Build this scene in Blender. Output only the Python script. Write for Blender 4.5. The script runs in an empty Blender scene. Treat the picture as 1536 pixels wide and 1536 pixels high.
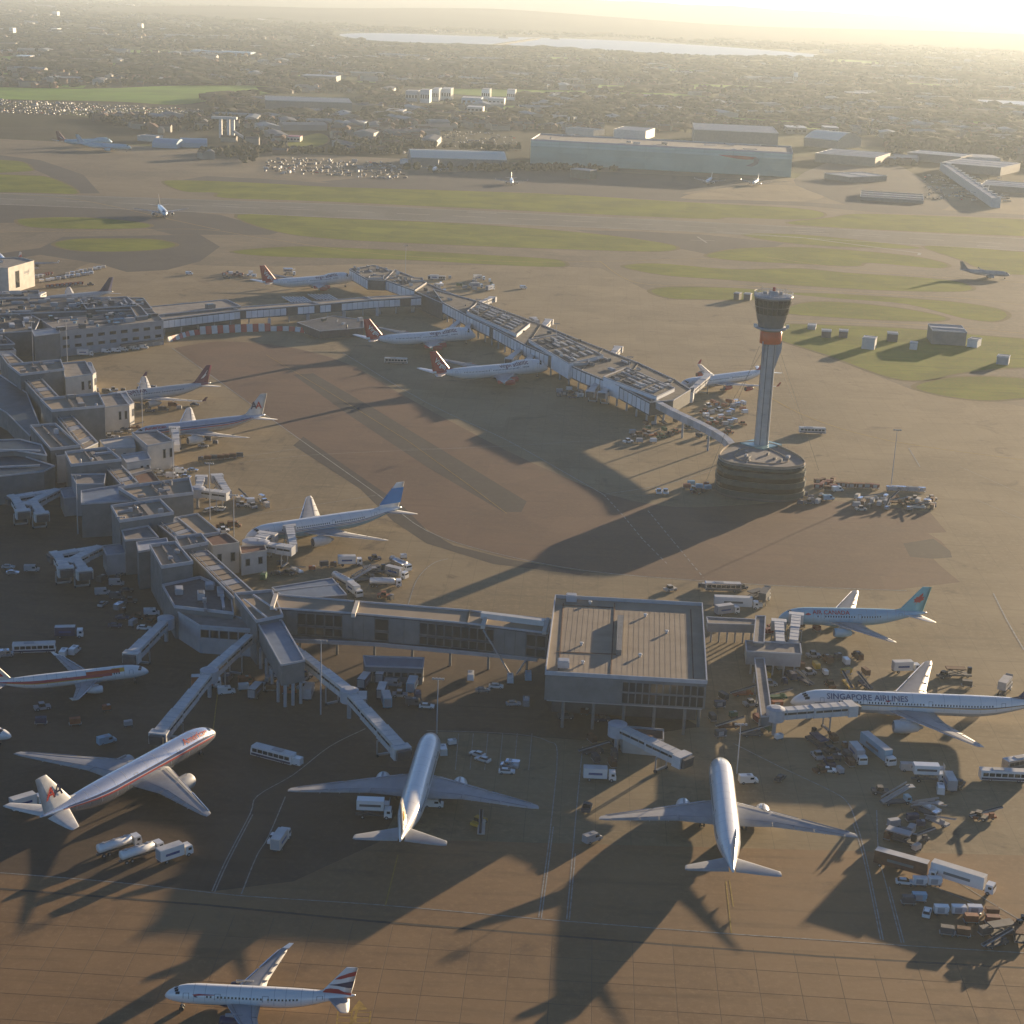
import bpy, math, random
from mathutils import Vector, Matrix
R = math.radians
rnd = random.Random(7)
S = bpy.context.scene
COL = S.collection

# ------------------------------------------------------------------ camera
FPX, ROLL, H = 2530.0, R(2.4), 193.0
TH = math.atan(778 * math.cos(ROLL) / FPX)
cam_d = bpy.data.cameras.new('camera'); cam = bpy.data.objects.new('camera', cam_d); COL.objects.link(cam)
cam_d.sensor_width = 36; cam_d.lens = FPX / 1536 * 36; cam_d.clip_start = 1; cam_d.clip_end = 90000
cam.matrix_world = Matrix.Translation((0, 0, H)) @ Matrix.Rotation(math.pi / 2 - TH, 4, 'X') @ Matrix.Rotation(ROLL, 4, 'Z')
S.camera = cam

# ------------------------------------------------------------------ sky and sun
SUN_AZ, SUN_EL = R(36.9), R(6.9)          # azimuth clockwise from +Y
w = bpy.data.worlds.new("World"); S.world = w; w.use_nodes = True
wn = w.node_tree.nodes; wl = w.node_tree.links; wn.clear()
sky = wn.new('ShaderNodeTexSky'); sky.sky_type = 'NISHITA'; sky.sun_disc = False
sky.sun_elevation = SUN_EL; sky.sun_rotation = SUN_AZ; sky.air_density = 0.5; sky.dust_density = 0.12; sky.ozone_density = 2.2
bg = wn.new('ShaderNodeBackground'); bg.inputs['Strength'].default_value = 0.075
wo = wn.new('ShaderNodeOutputWorld'); wl.new(sky.outputs[0], bg.inputs[0]); wl.new(bg.outputs[0], wo.inputs[0])
sd = bpy.data.lights.new('sun', 'SUN'); sd.energy = 5.0; sd.angle = R(0.5); sd.color = (1.0, 0.75, 0.46)
sun = bpy.data.objects.new('sun', sd); COL.objects.link(sun)
sv = Vector((math.sin(SUN_AZ) * math.cos(SUN_EL), math.cos(SUN_AZ) * math.cos(SUN_EL), math.sin(SUN_EL)))
sun.rotation_euler = sv.to_track_quat('Z', 'Y').to_euler(); sun.location = sv * 500
S.view_settings.view_transform = 'Standard'; S.view_settings.look = 'None'; S.view_settings.gamma = 1
S.view_settings.use_curve_mapping = False; S.view_settings.exposure = 1.28
S.cycles.max_bounces = 6; S.cycles.volume_bounces = 1; S.cycles.use_denoising = True
S.cycles.volume_step_rate = 5

# ------------------------------------------------------------------ helpers
CR, SR = math.cos(ROLL), math.sin(ROLL)
def ray(px, py):
    x = px - 768; y = 768 - py
    u = x * CR - y * SR; v = x * SR + y * CR
    return u, v * math.sin(TH) + FPX * math.cos(TH), v * math.cos(TH) - FPX * math.sin(TH)
def G(px, py, z=0.0):
    d = ray(px, py); t = (z - H) / d[2]
    return Vector((d[0] * t, d[1] * t, z))
def at_dist(px, py, D):
    d = ray(px, py); t = D / d[1]
    return Vector((d[0] * t, D, H + d[2] * t))
def tag(o, label=None, cat=None, group=None, kind=None):
    if label: o['label'] = label
    if cat: o['category'] = cat
    if group: o['group'] = group
    if kind: o['kind'] = kind
    return o
def thing(name, loc, rz=0, label=None, cat=None, group=None, kind=None):
    o = bpy.data.objects.new(name, None); COL.objects.link(o)
    o.location = loc; o.rotation_euler = (0, 0, rz)
    return tag(o, label, cat, group, kind)
class MB:
    """collects faces, links them as one mesh object"""
    def __init__(s): s.v = []; s.f = []; s.m = []; s.sm = []
    def add(s, vs, fs, mi=0, smooth=False):
        b = len(s.v); s.v += [tuple(v) for v in vs]
        for f in fs: s.f.append([b + i for i in f]); s.m.append(mi); s.sm.append(smooth)
        return s
    def box(s, c, d, rz=0, mi=0):
        cx, cy, cz = c; dx, dy, dz = d[0] / 2, d[1] / 2, d[2] / 2; co, si = math.cos(rz), math.sin(rz)
        vs = []
        for z in (-dz, dz):
            for x, y in ((-dx, -dy), (dx, -dy), (dx, dy), (-dx, dy)):
                vs.append((cx + x * co - y * si, cy + x * si + y * co, cz + z))
        return s.add(vs, [(3, 2, 1, 0), (4, 5, 6, 7), (0, 1, 5, 4), (1, 2, 6, 5), (2, 3, 7, 6), (3, 0, 4, 7)], mi)
    def prism(s, poly, z0, z1, mi=0, top=None):
        poly = ccw(poly); n = len(poly)
        s.add([(p[0], p[1], z0) for p in poly] + [(p[0], p[1], z1) for p in poly],
              [tuple(reversed(range(n)))] + [(i, (i + 1) % n, n + (i + 1) % n, n + i) for i in range(n)], mi)
        return s.add([(p[0], p[1], z1) for p in poly], [tuple(range(n))], mi if top is None else top)
    def tube(s, p0, p1, r0, r1=None, n=8, mi=0, caps=True):
        r1 = r0 if r1 is None else r1
        p0 = Vector(p0); p1 = Vector(p1); d = (p1 - p0)
        if d.length < 1e-6: return s
        a = d.orthogonal().normalized(); b = d.normalized().cross(a)
        vs = []
        for p, r in ((p0, r0), (p1, r1)):
            for i in range(n):
                t = 2 * math.pi * i / n; vs.append(p + (a * math.cos(t) + b * math.sin(t)) * r)
        s.add(vs, [(i, (i + 1) % n, n + (i + 1) % n, n + i) for i in range(n)], mi, n > 6)
        if caps: s.add(vs, [tuple(reversed(range(n))), tuple(range(n, 2 * n))], mi)
        return s
    def loft(s, rings, mi=0, smooth=True, caps=True, close=True):
        n = len(rings[0]); vs = [p for r in rings for p in r]; fs = []
        for k in range(len(rings) - 1):
            for i in range(n if close else n - 1):
                j = (i + 1) % n; fs.append((k * n + i, k * n + j, (k + 1) * n + j, (k + 1) * n + i))
        s.add(vs, fs, mi, smooth)
        if caps: s.add(rings[0], [tuple(reversed(range(n)))], mi); s.add(rings[-1], [tuple(range(n))], mi)
        return s
    def beam(s, a, b, wd, h, mi=0):
        """box beam from a to b, width wd (horizontal), height h"""
        a = Vector(a); b = Vector(b); d = (b - a).normalized(); sd_ = Vector((d.y, -d.x, 0))
        if sd_.length < 1e-4: sd_ = Vector((1, 0, 0))
        sd_ = sd_.normalized() * wd / 2; up = d.cross(sd_).normalized() * h / 2
        if up.z < 0: up = -up
        vs = [a - sd_ - up, a + sd_ - up, a + sd_ + up, a - sd_ + up, b - sd_ - up, b + sd_ - up, b + sd_ + up, b - sd_ + up]
        return s.add(vs, [(0, 3, 2, 1), (4, 5, 6, 7), (0, 1, 5, 4), (1, 2, 6, 5), (2, 3, 7, 6), (3, 0, 4, 7)], mi)
    def mesh(s, name, mats, o=(0, 0, 0)):
        me = bpy.data.meshes.new(name)
        me.from_pydata([(v[0] - o[0], v[1] - o[1], v[2] - o[2]) for v in s.v], [], s.f)
        for m in (mats if isinstance(mats, (list, tuple)) else [mats]): me.materials.append(m)
        me.polygons.foreach_set('material_index', s.m); me.polygons.foreach_set('use_smooth', s.sm); me.update()
        return me
    def build(s, name, mats, parent=None, o=None, loc=None):
        if o is None: o = parent.location if parent is not None and parent.get('_w') else (0, 0, 0)
        me = s.mesh(name, mats, o)
        ob = bpy.data.objects.new(name, me); COL.objects.link(ob)
        if parent is not None: ob.parent = parent
        elif o is not None: ob.location = o
        return ob
def ccw(p):
    a = sum(p[i][0] * p[(i + 1) % len(p)][1] - p[(i + 1) % len(p)][0] * p[i][1] for i in range(len(p)))
    return list(p) if a > 0 else list(reversed(p))
def wthing(name, base, label, cat, group=None):
    """thing whose parts are given in world coordinates"""
    o = thing(name, base, 0, label, cat, group); o['_w'] = 1; return o
def obj_from(me, name, loc=(0, 0, 0), rz=0, parent=None):
    o = bpy.data.objects.new(name, me); COL.objects.link(o); o.location = loc; o.rotation_euler = (0, 0, rz)
    if parent is not None: o.parent = parent
    return o
def copy_tree(o, parent=None):
    c = o.copy(); COL.objects.link(c)
    if parent is not None: c.parent = parent
    for ch in o.children: copy_tree(ch, c)
    return c
def smooth_poly(pts, n=4):
    """closed Catmull-Rom through pts"""
    out = []; k = len(pts)
    for i in range(k):
        p0, p1, p2, p3 = (pts[(i + j - 1) % k] for j in range(4))
        for q in range(n):
            t = q / n
            out.append(tuple(0.5 * (2 * p1[a] + (p2[a] - p0[a]) * t + (2 * p0[a] - 5 * p1[a] + 4 * p2[a] - p3[a]) * t * t
                                    + (3 * p1[a] - p0[a] - 3 * p2[a] + p3[a]) * t ** 3) for a in (0, 1)))
    return out
def smooth_line(pts, n=5):
    out = []; k = len(pts)
    for i in range(k - 1):
        p0, p1, p2, p3 = pts[max(i - 1, 0)], pts[i], pts[i + 1], pts[min(i + 2, k - 1)]
        for q in range(n):
            t = q / n
            out.append(tuple(0.5 * (2 * p1[a] + (p2[a] - p0[a]) * t + (2 * p0[a] - 5 * p1[a] + 4 * p2[a] - p3[a]) * t * t
                                    + (3 * p1[a] - p0[a] - 3 * p2[a] + p3[a]) * t ** 3) for a in range(len(p1))))
    return out + [tuple(pts[-1])]

# ------------------------------------------------------------------ materials
MATS = {}
def mat(name, col, rough=0.6, metal=0.0, var=0.12, scale=0.6, col2=None, obj_var=0.0, coord='Object', spec=0.5, emit=None):
    if name in MATS: return MATS[name]
    m = bpy.data.materials.new(name); m.use_nodes = True; nt = m.node_tree; N = nt.nodes; L = nt.links
    b = N['Principled BSDF']; b.inputs['Roughness'].default_value = rough; b.inputs['Metallic'].default_value = metal
    b.inputs['Specular IOR Level'].default_value = spec
    c = (*col, 1)
    if var or col2:
        tc = N.new('ShaderNodeTexCoord'); nz = N.new('ShaderNodeTexNoise'); nz.inputs['Scale'].default_value = scale
        nz.inputs['Detail'].default_value = 5; nz.inputs['Roughness'].default_value = 0.62
        L.new(tc.outputs[coord], nz.inputs['Vector'])
        rp = N.new('ShaderNodeValToRGB'); L.new(nz.outputs['Fac'], rp.inputs[0])
        rp.color_ramp.elements[0].position = 0.32; rp.color_ramp.elements[1].position = 0.68
        lo = col2 or tuple(x * (1 - var * 2.2) for x in col)
        rp.color_ramp.elements[0].color = (*lo, 1); rp.color_ramp.elements[1].color = c
        src = rp.outputs[0]
        if obj_var:
            oi = N.new('ShaderNodeObjectInfo'); mr = N.new('ShaderNodeMapRange'); L.new(oi.outputs['Random'], mr.inputs[0])
            mr.inputs[3].default_value = 1 - obj_var; mr.inputs[4].default_value = 1 + obj_var
            mx = N.new('ShaderNodeMix'); mx.data_type = 'RGBA'; mx.blend_type = 'MULTIPLY'; mx.inputs[0].default_value = 1
            L.new(src, mx.inputs[6]); L.new(mr.outputs[0], mx.inputs[7]); src = mx.outputs[2]
        L.new(src, b.inputs['Base Color'])
        rr = N.new('ShaderNodeMapRange'); L.new(nz.outputs['Fac'], rr.inputs[0])
        rr.inputs[3].default_value = min(1, rough + .12); rr.inputs[4].default_value = max(0.02, rough - .08); L.new(rr.outputs[0], b.inputs['Roughness'])
    else: b.inputs['Base Color'].default_value = c
    MATS[name] = m; return m

def ground_mat(name, c1, c2, c3, big=0.012, fine=0.35, rough=0.85, stain=None, stain_amt=0.0, streak=0.0, spec=0.25, rot=0.0, grid=0.0, patch=0.0):
    """horizontal surfaces: large soft blotches, fine grain, oil stains, streaks along the traffic"""
    if name in MATS: return MATS[name]
    m = bpy.data.materials.new(name); m.use_nodes = True; nt = m.node_tree; N = nt.nodes; L = nt.links
    b = N['Principled BSDF']; b.inputs['Specular IOR Level'].default_value = spec
    g = N.new('ShaderNodeNewGeometry')
    def noise(sc, det=6, ro=.6, dist=0.0, vec=None):
        n = N.new('ShaderNodeTexNoise'); n.inputs['Scale'].default_value = sc; n.inputs['Detail'].default_value = det
        n.inputs['Roughness'].default_value = ro; n.inputs['Distortion'].default_value = dist
        L.new(vec or g.outputs['Position'], n.inputs['Vector']); return n.outputs['Fac']
    def ramp(src, p0, p1):
        r = N.new('ShaderNodeMapRange'); r.interpolation_type = 'SMOOTHSTEP'; L.new(src, r.inputs[0]); r.inputs[1].default_value = p0; r.inputs[2].default_value = p1; return r.outputs[0]
    def mix(a, bb, f, mode='MIX'):
        x = N.new('ShaderNodeMix'); x.data_type = 'RGBA'; x.blend_type = mode
        for i, q in ((6, a), (7, bb)):
            if isinstance(q, tuple): x.inputs[i].default_value = (*q, 1)
            else: L.new(q, x.inputs[i])
        if isinstance(f, float): x.inputs[0].default_value = f
        else: L.new(f, x.inputs[0])
        return x.outputs[2]
    c = mix(c1, c2, ramp(noise(big), .38, .62))
    c = mix(c, c3, ramp(noise(fine, 8, .75), .45, .75))
    if streak:
        mp = N.new('ShaderNodeMapping'); mp.inputs['Rotation'].default_value = (0, 0, rot); mp.inputs['Scale'].default_value = (.12, 1, 1)
        L.new(g.outputs['Position'], mp.inputs[0])
        f = ramp(noise(.22, 5, .6, 0.3, mp.outputs[0]), .48, .8)
        mm = N.new('ShaderNodeMath'); mm.operation = 'MULTIPLY'; L.new(f, mm.inputs[0]); mm.inputs[1].default_value = streak
        c = mix(c, tuple(x * .45 for x in c2), mm.outputs[0])
    if patch:   # relaid bays and repairs of slightly different age
        mp2 = N.new('ShaderNodeMapping'); mp2.inputs['Rotation'].default_value = (0, 0, R(3)); L.new(g.outputs['Position'], mp2.inputs[0])
        vo = N.new('ShaderNodeTexVoronoi'); vo.distance = 'CHEBYCHEV'; vo.inputs['Scale'].default_value = .035; L.new(mp2.outputs[0], vo.inputs['Vector'])
        sp = N.new('ShaderNodeSeparateColor'); L.new(vo.outputs['Color'], sp.inputs[0])
        mr2 = N.new('ShaderNodeMapRange'); L.new(sp.outputs[0], mr2.inputs[0]); mr2.inputs[3].default_value = 1 - patch; mr2.inputs[4].default_value = 1 + patch * .6
        c = mix(c, mr2.outputs[0], 1.0, 'MULTIPLY')
        mp3 = N.new('ShaderNodeMapping'); mp3.inputs['Rotation'].default_value = (0, 0, R(40)); mp3.inputs['Scale'].default_value = (.02, 1, 1); L.new(g.outputs['Position'], mp3.inputs[0])
        c = mix(c, tuple(x * .5 for x in c2), ramp(noise(.7, 3, .5, .4, mp3.outputs[0]), .66, .80))
    if grid:
        mg = N.new('ShaderNodeMapping'); mg.inputs['Rotation'].default_value = (0, 0, R(2.3)); L.new(g.outputs['Position'], mg.inputs[0])
        br = N.new('ShaderNodeTexBrick'); br.offset = 0; br.inputs['Scale'].default_value = 1; br.inputs['Brick Width'].default_value = 8.6; br.inputs['Row Height'].default_value = 8.6
        br.inputs['Mortar Size'].default_value = .09; br.inputs['Mortar Smooth'].default_value = .3; L.new(mg.outputs[0], br.inputs['Vector'])
        mm = N.new('ShaderNodeMath'); mm.operation = 'MULTIPLY'; L.new(br.outputs['Fac'], mm.inputs[0]); mm.inputs[1].default_value = grid
        c = mix(c, tuple(x * .35 for x in c2), mm.outputs[0])
    if stain:
        f = ramp(noise(.05, 7, .68, .6), .56, .72)
        mm = N.new('ShaderNodeMath'); mm.operation = 'MULTIPLY'; L.new(f, mm.inputs[0]); mm.inputs[1].default_value = stain_amt
        c = mix(c, stain, mm.outputs[0])
    L.new(c, b.inputs['Base Color'])
    rr = N.new('ShaderNodeMapRange'); L.new(noise(fine * .6, 4), rr.inputs[0]); rr.inputs[3].default_value = rough - .12; rr.inputs[4].default_value = min(1, rough + .1)
    L.new(rr.outputs[0], b.inputs['Roughness'])
    MATS[name] = m; return m

white = mat('white_paint', (.76, .76, .74), .15, var=.03, scale=.15, spec=.7)
wb_ = MATS['white_paint'].node_tree.nodes['Principled BSDF']; wb_.inputs['Coat Weight'].default_value = 1.0; wb_.inputs['Coat Roughness'].default_value = .28
wingg = mat('wing_grey_paint', (.52, .53, .54), .35, var=.06, scale=.25)
panelw = mat('white_wall_panel', (.72, .74, .76), .5, var=.07, scale=.3, obj_var=.12)
shadeb = mat('shaded_blue_roof_sheet', (.04, .065, .085), .5, var=.12, scale=.2)  # darker copy of the blue roof, shade put into its colour
win_fr = mat('window_frame_grey', (.16, .165, .175), .6, var=.05)
offwhite = mat('off_white_panel', (.60, .60, .59), .5, var=.10, scale=.35, obj_var=.1)
cream = mat('cream_render', (.58, .54, .48), .7, var=.1, scale=.25)
grey = mat('grey_cladding', (.175, .182, .185), .6, var=.12, scale=.3)
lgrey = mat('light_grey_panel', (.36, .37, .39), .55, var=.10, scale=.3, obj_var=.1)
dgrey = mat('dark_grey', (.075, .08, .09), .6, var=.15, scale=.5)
black = mat('black_rubber', (.02, .02, .022), .7, var=0)
glass = mat('dark_glass', (.02, .026, .032), .12, var=.2, scale=.2)
teal = mat('green_tinted_glass', (.06, .11, .11), .2, var=.2, scale=.3)
roofm = mat('gravel_roof', (.27, .25, .235), .9, var=.16, scale=.25)
droof = mat('dark_felt_roof', (.14, .13, .12), .9, var=.2, scale=.2)
roofb = mat('tan_membrane_roof', (.33, .265, .195), .85, var=.10, scale=.12)
roofr = mat('red_brown_roof', (.17, .085, .065), .85, var=.15, scale=.3)
roofbl = mat('blue_grey_metal_roof', (.20, .24, .30), .45, var=.10, scale=.3)
parap = mat('pale_parapet_metal', (.42, .44, .48), .45, var=.08, scale=.5)
steel = mat('galvanised_steel', (.40, .41, .43), .4, metal=.4, var=.1)
red = mat('red_paint', (.42, .035, .03), .4, var=.08)
dred = mat('maroon_paint', (.18, .02, .05), .4, var=.08)
orange = mat('orange_paint', (.66, .095, .02), .45, var=.1)
blue = mat('deep_blue_paint', (.02, .07, .25), .35, var=.08)
navy = mat('navy_paint', (.015, .02, .07), .35, var=.05)
skyb = mat('pale_blue_paint', (.22, .40, .52), .35, var=.05)
tealp = mat('teal_paint', (.12, .40, .46), .35, var=.05)
yellow = mat('yellow_paint', (.55, .36, .04), .5, var=.12)
silver = mat('polished_aluminium', (.66, .68, .72), .25, metal=.8, var=0)
brown = mat('brown_rust', (.16, .07, .035), .8, var=.2)
green_v = mat('green_paint', (.03, .12, .06), .5, var=.1)

# ------------------------------------------------------------------ lettering
def text_mb(s, size=1.0, bold=0.0, shear=0.0):
    cu = bpy.data.curves.new('lettering', 'FONT'); cu.body = s; cu.size = size; cu.resolution_u = 2; cu.offset = bold; cu.shear = shear
    o = bpy.data.objects.new('lettering', cu); COL.objects.link(o)
    dg = bpy.context.evaluated_depsgraph_get(); me = bpy.data.meshes.new_from_object(o.evaluated_get(dg))
    import bmesh
    bm = bmesh.new(); bm.from_mesh(me)
    for k in range(-2, 10):
        z = k * size * .14
        bmesh.ops.bisect_plane(bm, geom=bm.verts[:] + bm.edges[:] + bm.faces[:], plane_co=(0, z, 0), plane_no=(0, 1, 0))
    vs = [(v.co.x, v.co.y) for v in bm.verts]; bm.verts.index_update(); fs = [[v.index for v in f.verts] for f in bm.faces]
    bm.free(); bpy.data.objects.remove(o); bpy.data.curves.remove(cu); bpy.data.meshes.remove(me)
    return vs, fs

# ------------------------------------------------------------------ aircraft (nose along +x, x measured back from the nose)
NOSE = [(0, .03, -.36), (.12, .24, -.33), (.4, .45, -.25), (.9, .67, -.15), (1.5, .83, -.08), (2.2, .94, -.03), (3.1, .99, 0), (3.8, 1, 0)]
TAIL = [(7.4, 1, 0), (6.4, .965, .03), (5.2, .87, .11), (3.9, .70, .25), (2.6, .49, .41), (1.3, .28, .55), (.4, .14, .62), (0, .05, .65)]
SPEC = {  # length, span, radius, axis height, wing root x, root chord, sweep, engine dia, engine length, fin height, tail span, gear offset
    'twin_long': dict(L=63.7, sp=60.9, r=3.1, zc=5.3, xw=.305, rc=14.0, tc=2.2, sw=33, ed=3.8, el=7.0, eng=(.32,), fh=9.6, fc=9.6, ts=21.5, wl=0),
    'twin_longer': dict(L=73.9, sp=60.9, r=3.1, zc=5.3, xw=.34, rc=14.0, tc=2.2, sw=33, ed=3.8, el=7.0, eng=(.32,), fh=9.6, fc=9.6, ts=21.5, wl=0),
    'jumbo': dict(L=70.0, sp=62.5, r=3.3, zc=5.6, xw=.28, rc=15.5, tc=3.4, sw=40, ed=2.9, el=5.8, eng=(.37, .66), fh=10.4, fc=11.0, ts=22, wl=1.8, hump=1),
    'quad': dict(L=63.7, sp=60.3, r=2.85, zc=4.9, xw=.31, rc=12.0, tc=2.4, sw=32, ed=2.5, el=5.0, eng=(.31, .62), fh=8.6, fc=8.4, ts=19.4, wl=2.2),
    'wide_twin': dict(L=48.5, sp=47.6, r=2.85, zc=4.9, xw=.30, rc=11.0, tc=2.2, sw=33, ed=3.0, el=5.6, eng=(.33,), fh=8.6, fc=8.6, ts=18.6, wl=0),
    'airbus_wide': dict(L=58.8, sp=60.3, r=2.85, zc=5.0, xw=.31, rc=12.0, tc=2.3, sw=32, ed=3.0, el=6.0, eng=(.31,), fh=8.6, fc=8.4, ts=19.4, wl=2.0),
    'small_twin': dict(L=37.6, sp=34.1, r=2.02, zc=3.8, xw=.30, rc=7.0, tc=1.6, sw=27, ed=2.2, el=4.2, eng=(.34,), fh=6.0, fc=6.2, ts=12.5, wl=1.0),
}
def interp(tab, x):
    for a, b in zip(tab, tab[1:]):
        lo, hi = (a, b) if a[0] <= b[0] else (b, a)
        if lo[0] <= x <= hi[0]:
            t = (x - lo[0]) / (hi[0] - lo[0]); return tuple(lo[k] + (hi[k] - lo[k]) * t for k in (1, 2))
    return tab[-1][1:]
class Plane:
    def __init__(s, kind):
        s.k = SPEC[kind]; s.L = s.k['L']; s.r = s.k['r']; s.zc = s.k['zc']; s.hump = s.k.get('hump')
    def prof(s, x):
        u = x / s.r; v = (s.L - x) / s.r
        if u < 3.8: a, dz = interp(NOSE, u)
        elif v < 7.4: a, dz = interp(TAIL, v)
        else: a, dz = 1.0, 0.0
        return a * s.r, s.zc + dz * s.r
    def pt(s, x, ang, off=0.0):
        """ang from the top, positive to port (+y); local x axis points to the nose, origin amidships"""
        r, z = s.prof(x); c = math.cos(ang)
        up = r
        if s.hump and c > 0:
            t = x / s.L; hf = 0 if t < .015 else min(1, (t - .015) / .06) if t < .25 else max(0, 1 - (t - .25) / .09)
            hf = hf * hf * (3 - 2 * hf); up = r * (1 + .40 * hf)
        return (s.L / 2 - x, (r + off) * math.sin(ang), z + (up + off) * c)
    def shell(s, mb, x0, x1, a0, a1, off=.04, nx=24, na=4, mi=0):
        rings = []
        for i in range(nx + 1):
            x = x0 + (x1 - x0) * i / nx
            rings.append([s.pt(x, a0 + (a1 - a0) * j / na, off) for j in range(na + 1)])
        mb.loft(rings, mi, True, False, False)
        edge = [rings[0], rings[-1]]
        return mb
def wing_mesh(mb, side, x0, y0, z0, y1, rc, tc, sweep, dih, kink=.34, kc=None, th=.10, mi=0, L=0):
    """sections from root to tip; x0 = leading edge root position along local x"""
    prof = [(0, 0), (.04, .25), (.15, .42), (.38, .5), (.7, .3), (1, 0.02), (.7, -.22), (.38, -.38), (.15, -.34), (.04, -.2)]
    span = y1 - y0; st = []
    kc = kc if kc is not None else tc + (rc - tc) * (1 - kink) * .80
    for t, c in ((0, rc), (kink * .5, (rc + kc) / 2), (kink, kc), ((1 + kink) / 2, (kc + tc) / 2), (.93, tc + (kc - tc) * .1), (.985, tc * .9), (1.0, tc * .55)):
        y = y0 + span * t; xl = x0 - (y - y0) * math.tan(R(sweep)) - (tc * .3 if t == 1.0 else 0)
        z = z0 + (y - y0) * math.tan(R(dih)); tt = th * (1 - .35 * min(1, t * 1.3)) * (c if t < 1 else c * .5)
        st.append([(xl - p * c, side * y, z + q * tt) for p, q in prof])
    if side < 0: st = [list(reversed(r)) for r in st]
    mb.loft(st, mi); return st
def flip_x(v): return v
def make_plane(name, kind, nose, tail, label, lv, heading=None, z=0.0, gear=True, group=None, length=None):
    """nose, tail: world points; only the direction and the nose position are used, the size is the type's own"""
    k = SPEC[kind]; P = Plane(kind)
    if length: P.L = length
    n = Vector(nose); t = Vector(tail); d = (n - t); d.z = 0; d.normalize()
    rz = math.atan2(d.y, d.x)
    c = n - d * (P.L / 2); c.z = z
    root = thing(name, c, rz, label, 'aeroplane', group)
    body = lv.get('body', white); L = P.L; r = P.r
    # fuselage
    mb = MB(); NS = 28
    xs = [u * r for u, _, _ in NOSE]; xs = [xs[0], xs[1] * .5] + xs[1:]
    xs2 = []
    for a, b in zip(xs, xs[1:]): xs2 += [a, (a + b) / 2]
    xs = xs2 + [xs[-1]] + [3.8 * r + (L - 11.2 * r) * i / 10 for i in range(1, 11)] + [L - (7.4 - i * .37) * r for i in range(1, 21)]
    rings = [[P.pt(x, 2 * math.pi * i / NS) for i in range(NS)] for x in xs]
    rings = [list(reversed(q)) for q in rings]
    mb.v = [p for q in rings for p in q]
    for a in range(len(rings) - 1):
        for i in range(NS):
            j = (i + 1) % NS; zav = 0
            ang = 2 * math.pi * ((NS - 1 - i) % NS) / NS; mid = abs(math.pi - (2 * math.pi * (i + .5) / NS))
            # belly = far from the top
            topness = math.cos(2 * math.pi * (i + .5) / NS)
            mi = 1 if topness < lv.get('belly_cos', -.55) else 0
            mb.f.append([a * NS + i, a * NS + j, (a + 1) * NS + j, (a + 1) * NS + i]); mb.m.append(mi); mb.sm.append(True)
    mb.f.append(list(range(NS))); mb.m.append(0); mb.sm.append(True)
    mb.f.append([(len(rings) - 1) * NS + i for i in reversed(range(NS))]); mb.m.append(0); mb.sm.append(True)
    # wing box fairing
    xm = L * k['xw'] + k['rc'] * .52
    fr = []
    for i in range(9):
        t = i / 8; w_ = math.sin(math.pi * min(1, max(0, t))) ** .55
        fr.append([(L / 2 - xm + (0.5 - t) * k['rc'] * 1.75, math.cos(a_) * r * 1.04 * max(.05, w_), P.zc - r * .62 + math.sin(a_) * r * .52 * max(.05, w_)) for a_ in [2 * math.pi * q / 14 for q in range(14)]])
    mb.loft(fr, 1)
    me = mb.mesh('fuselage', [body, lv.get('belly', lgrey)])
    # make face directions consistent
    import bmesh
    bm = bmesh.new(); bm.from_mesh(me); bmesh.ops.recalc_face_normals(bm, faces=bm.faces[:]); bm.to_mesh(me); bm.free()
    fus = obj_from(me, 'fuselage', parent=root)
    # cockpit windows
    cw = MB()
    a_up = .62 if not P.hump else .3
    for sgn in (1, -1):
        for q in range(3):
            a0 = sgn * (.10 + q * .34) ; a1 = sgn * (.40 + q * .34)
            xa = r * ((.98 + q * .10) if not P.hump else (1.45 + q * .12)); xb = xa + r * (.36 if q < 2 else .42)
            P.shell(cw, xa, xb, a0, a1, .05, 3, 3)
    cw.build('cockpit_window', glass, root)
    if lv.get('windows', True):
        wm = MB(); dx = .85 if L > 45 else .7; x = 4.2 * r
        rows = [R(72)] + ([R(40)] if 0 else [])
        while x < L - 5.4 * r:
            if abs((x / L) - .27) > .012 and abs((x / L) - .52) > .012:
                for sgn in (1, -1):
                    for a in rows:
                        h_ = .20 / r * (1.35 if L > 45 else 1)
                        wm.add([P.pt(x, sgn * (a - h_), .035), P.pt(x + .38, sgn * (a - h_), .035), P.pt(x + .38, sgn * (a + h_), .035), P.pt(x, sgn * (a + h_), .035)], [(0, 1, 2, 3)])
            x += dx
        tag(wm.build('window_row', glass, root), kind='stuff')
    pm = MB()
    for fx in (.16, .22, .33, .40, .46, .58, .64, .72, .78, .84):   # skin joints
        P.shell(pm, fx * L, fx * L + .07, -1.9, 1.9, .012, 1, 22)
    tag(pm.build('skin_joint', lgrey, root), kind='stuff')
    # doors as thin outlines
    dm = MB()
    for fx in (.105, .27, .52, .80):
        for sgn in (1, -1):
            x = fx * L
            for (xa, xb, aa, ab) in ((x, x + .10, 55, 88), (x + 1.1, x + 1.2, 55, 88), (x, x + 1.2, 54, 56)):
                P.shell(dm, xa, xb, sgn * R(aa), sgn * R(ab), .03, 1, 4)
    tag(dm.build('door_outline', grey, root), kind='stuff')
    # stripes: (material, x0, x1, angle0, angle1)
    for q in lv.get('stripes', ()):
        m_, x0, x1, a0, a1 = q[:5]
        for sgn in (1, -1):
            sm_ = MB(); P.shell(sm_, x0 * L, x1 * L, sgn * R(a0), sgn * R(a1), .05 + (q[5] if len(q) > 5 else 0), 40, 4); sm_.build('stripe', m_, root)
    # wings
    zw = P.zc - r * .52; half = k['sp'] / 2; xr = L / 2 - L * k['xw']; sw = k['sw']
    wm_ = lv.get('wing', wingg)
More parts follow.
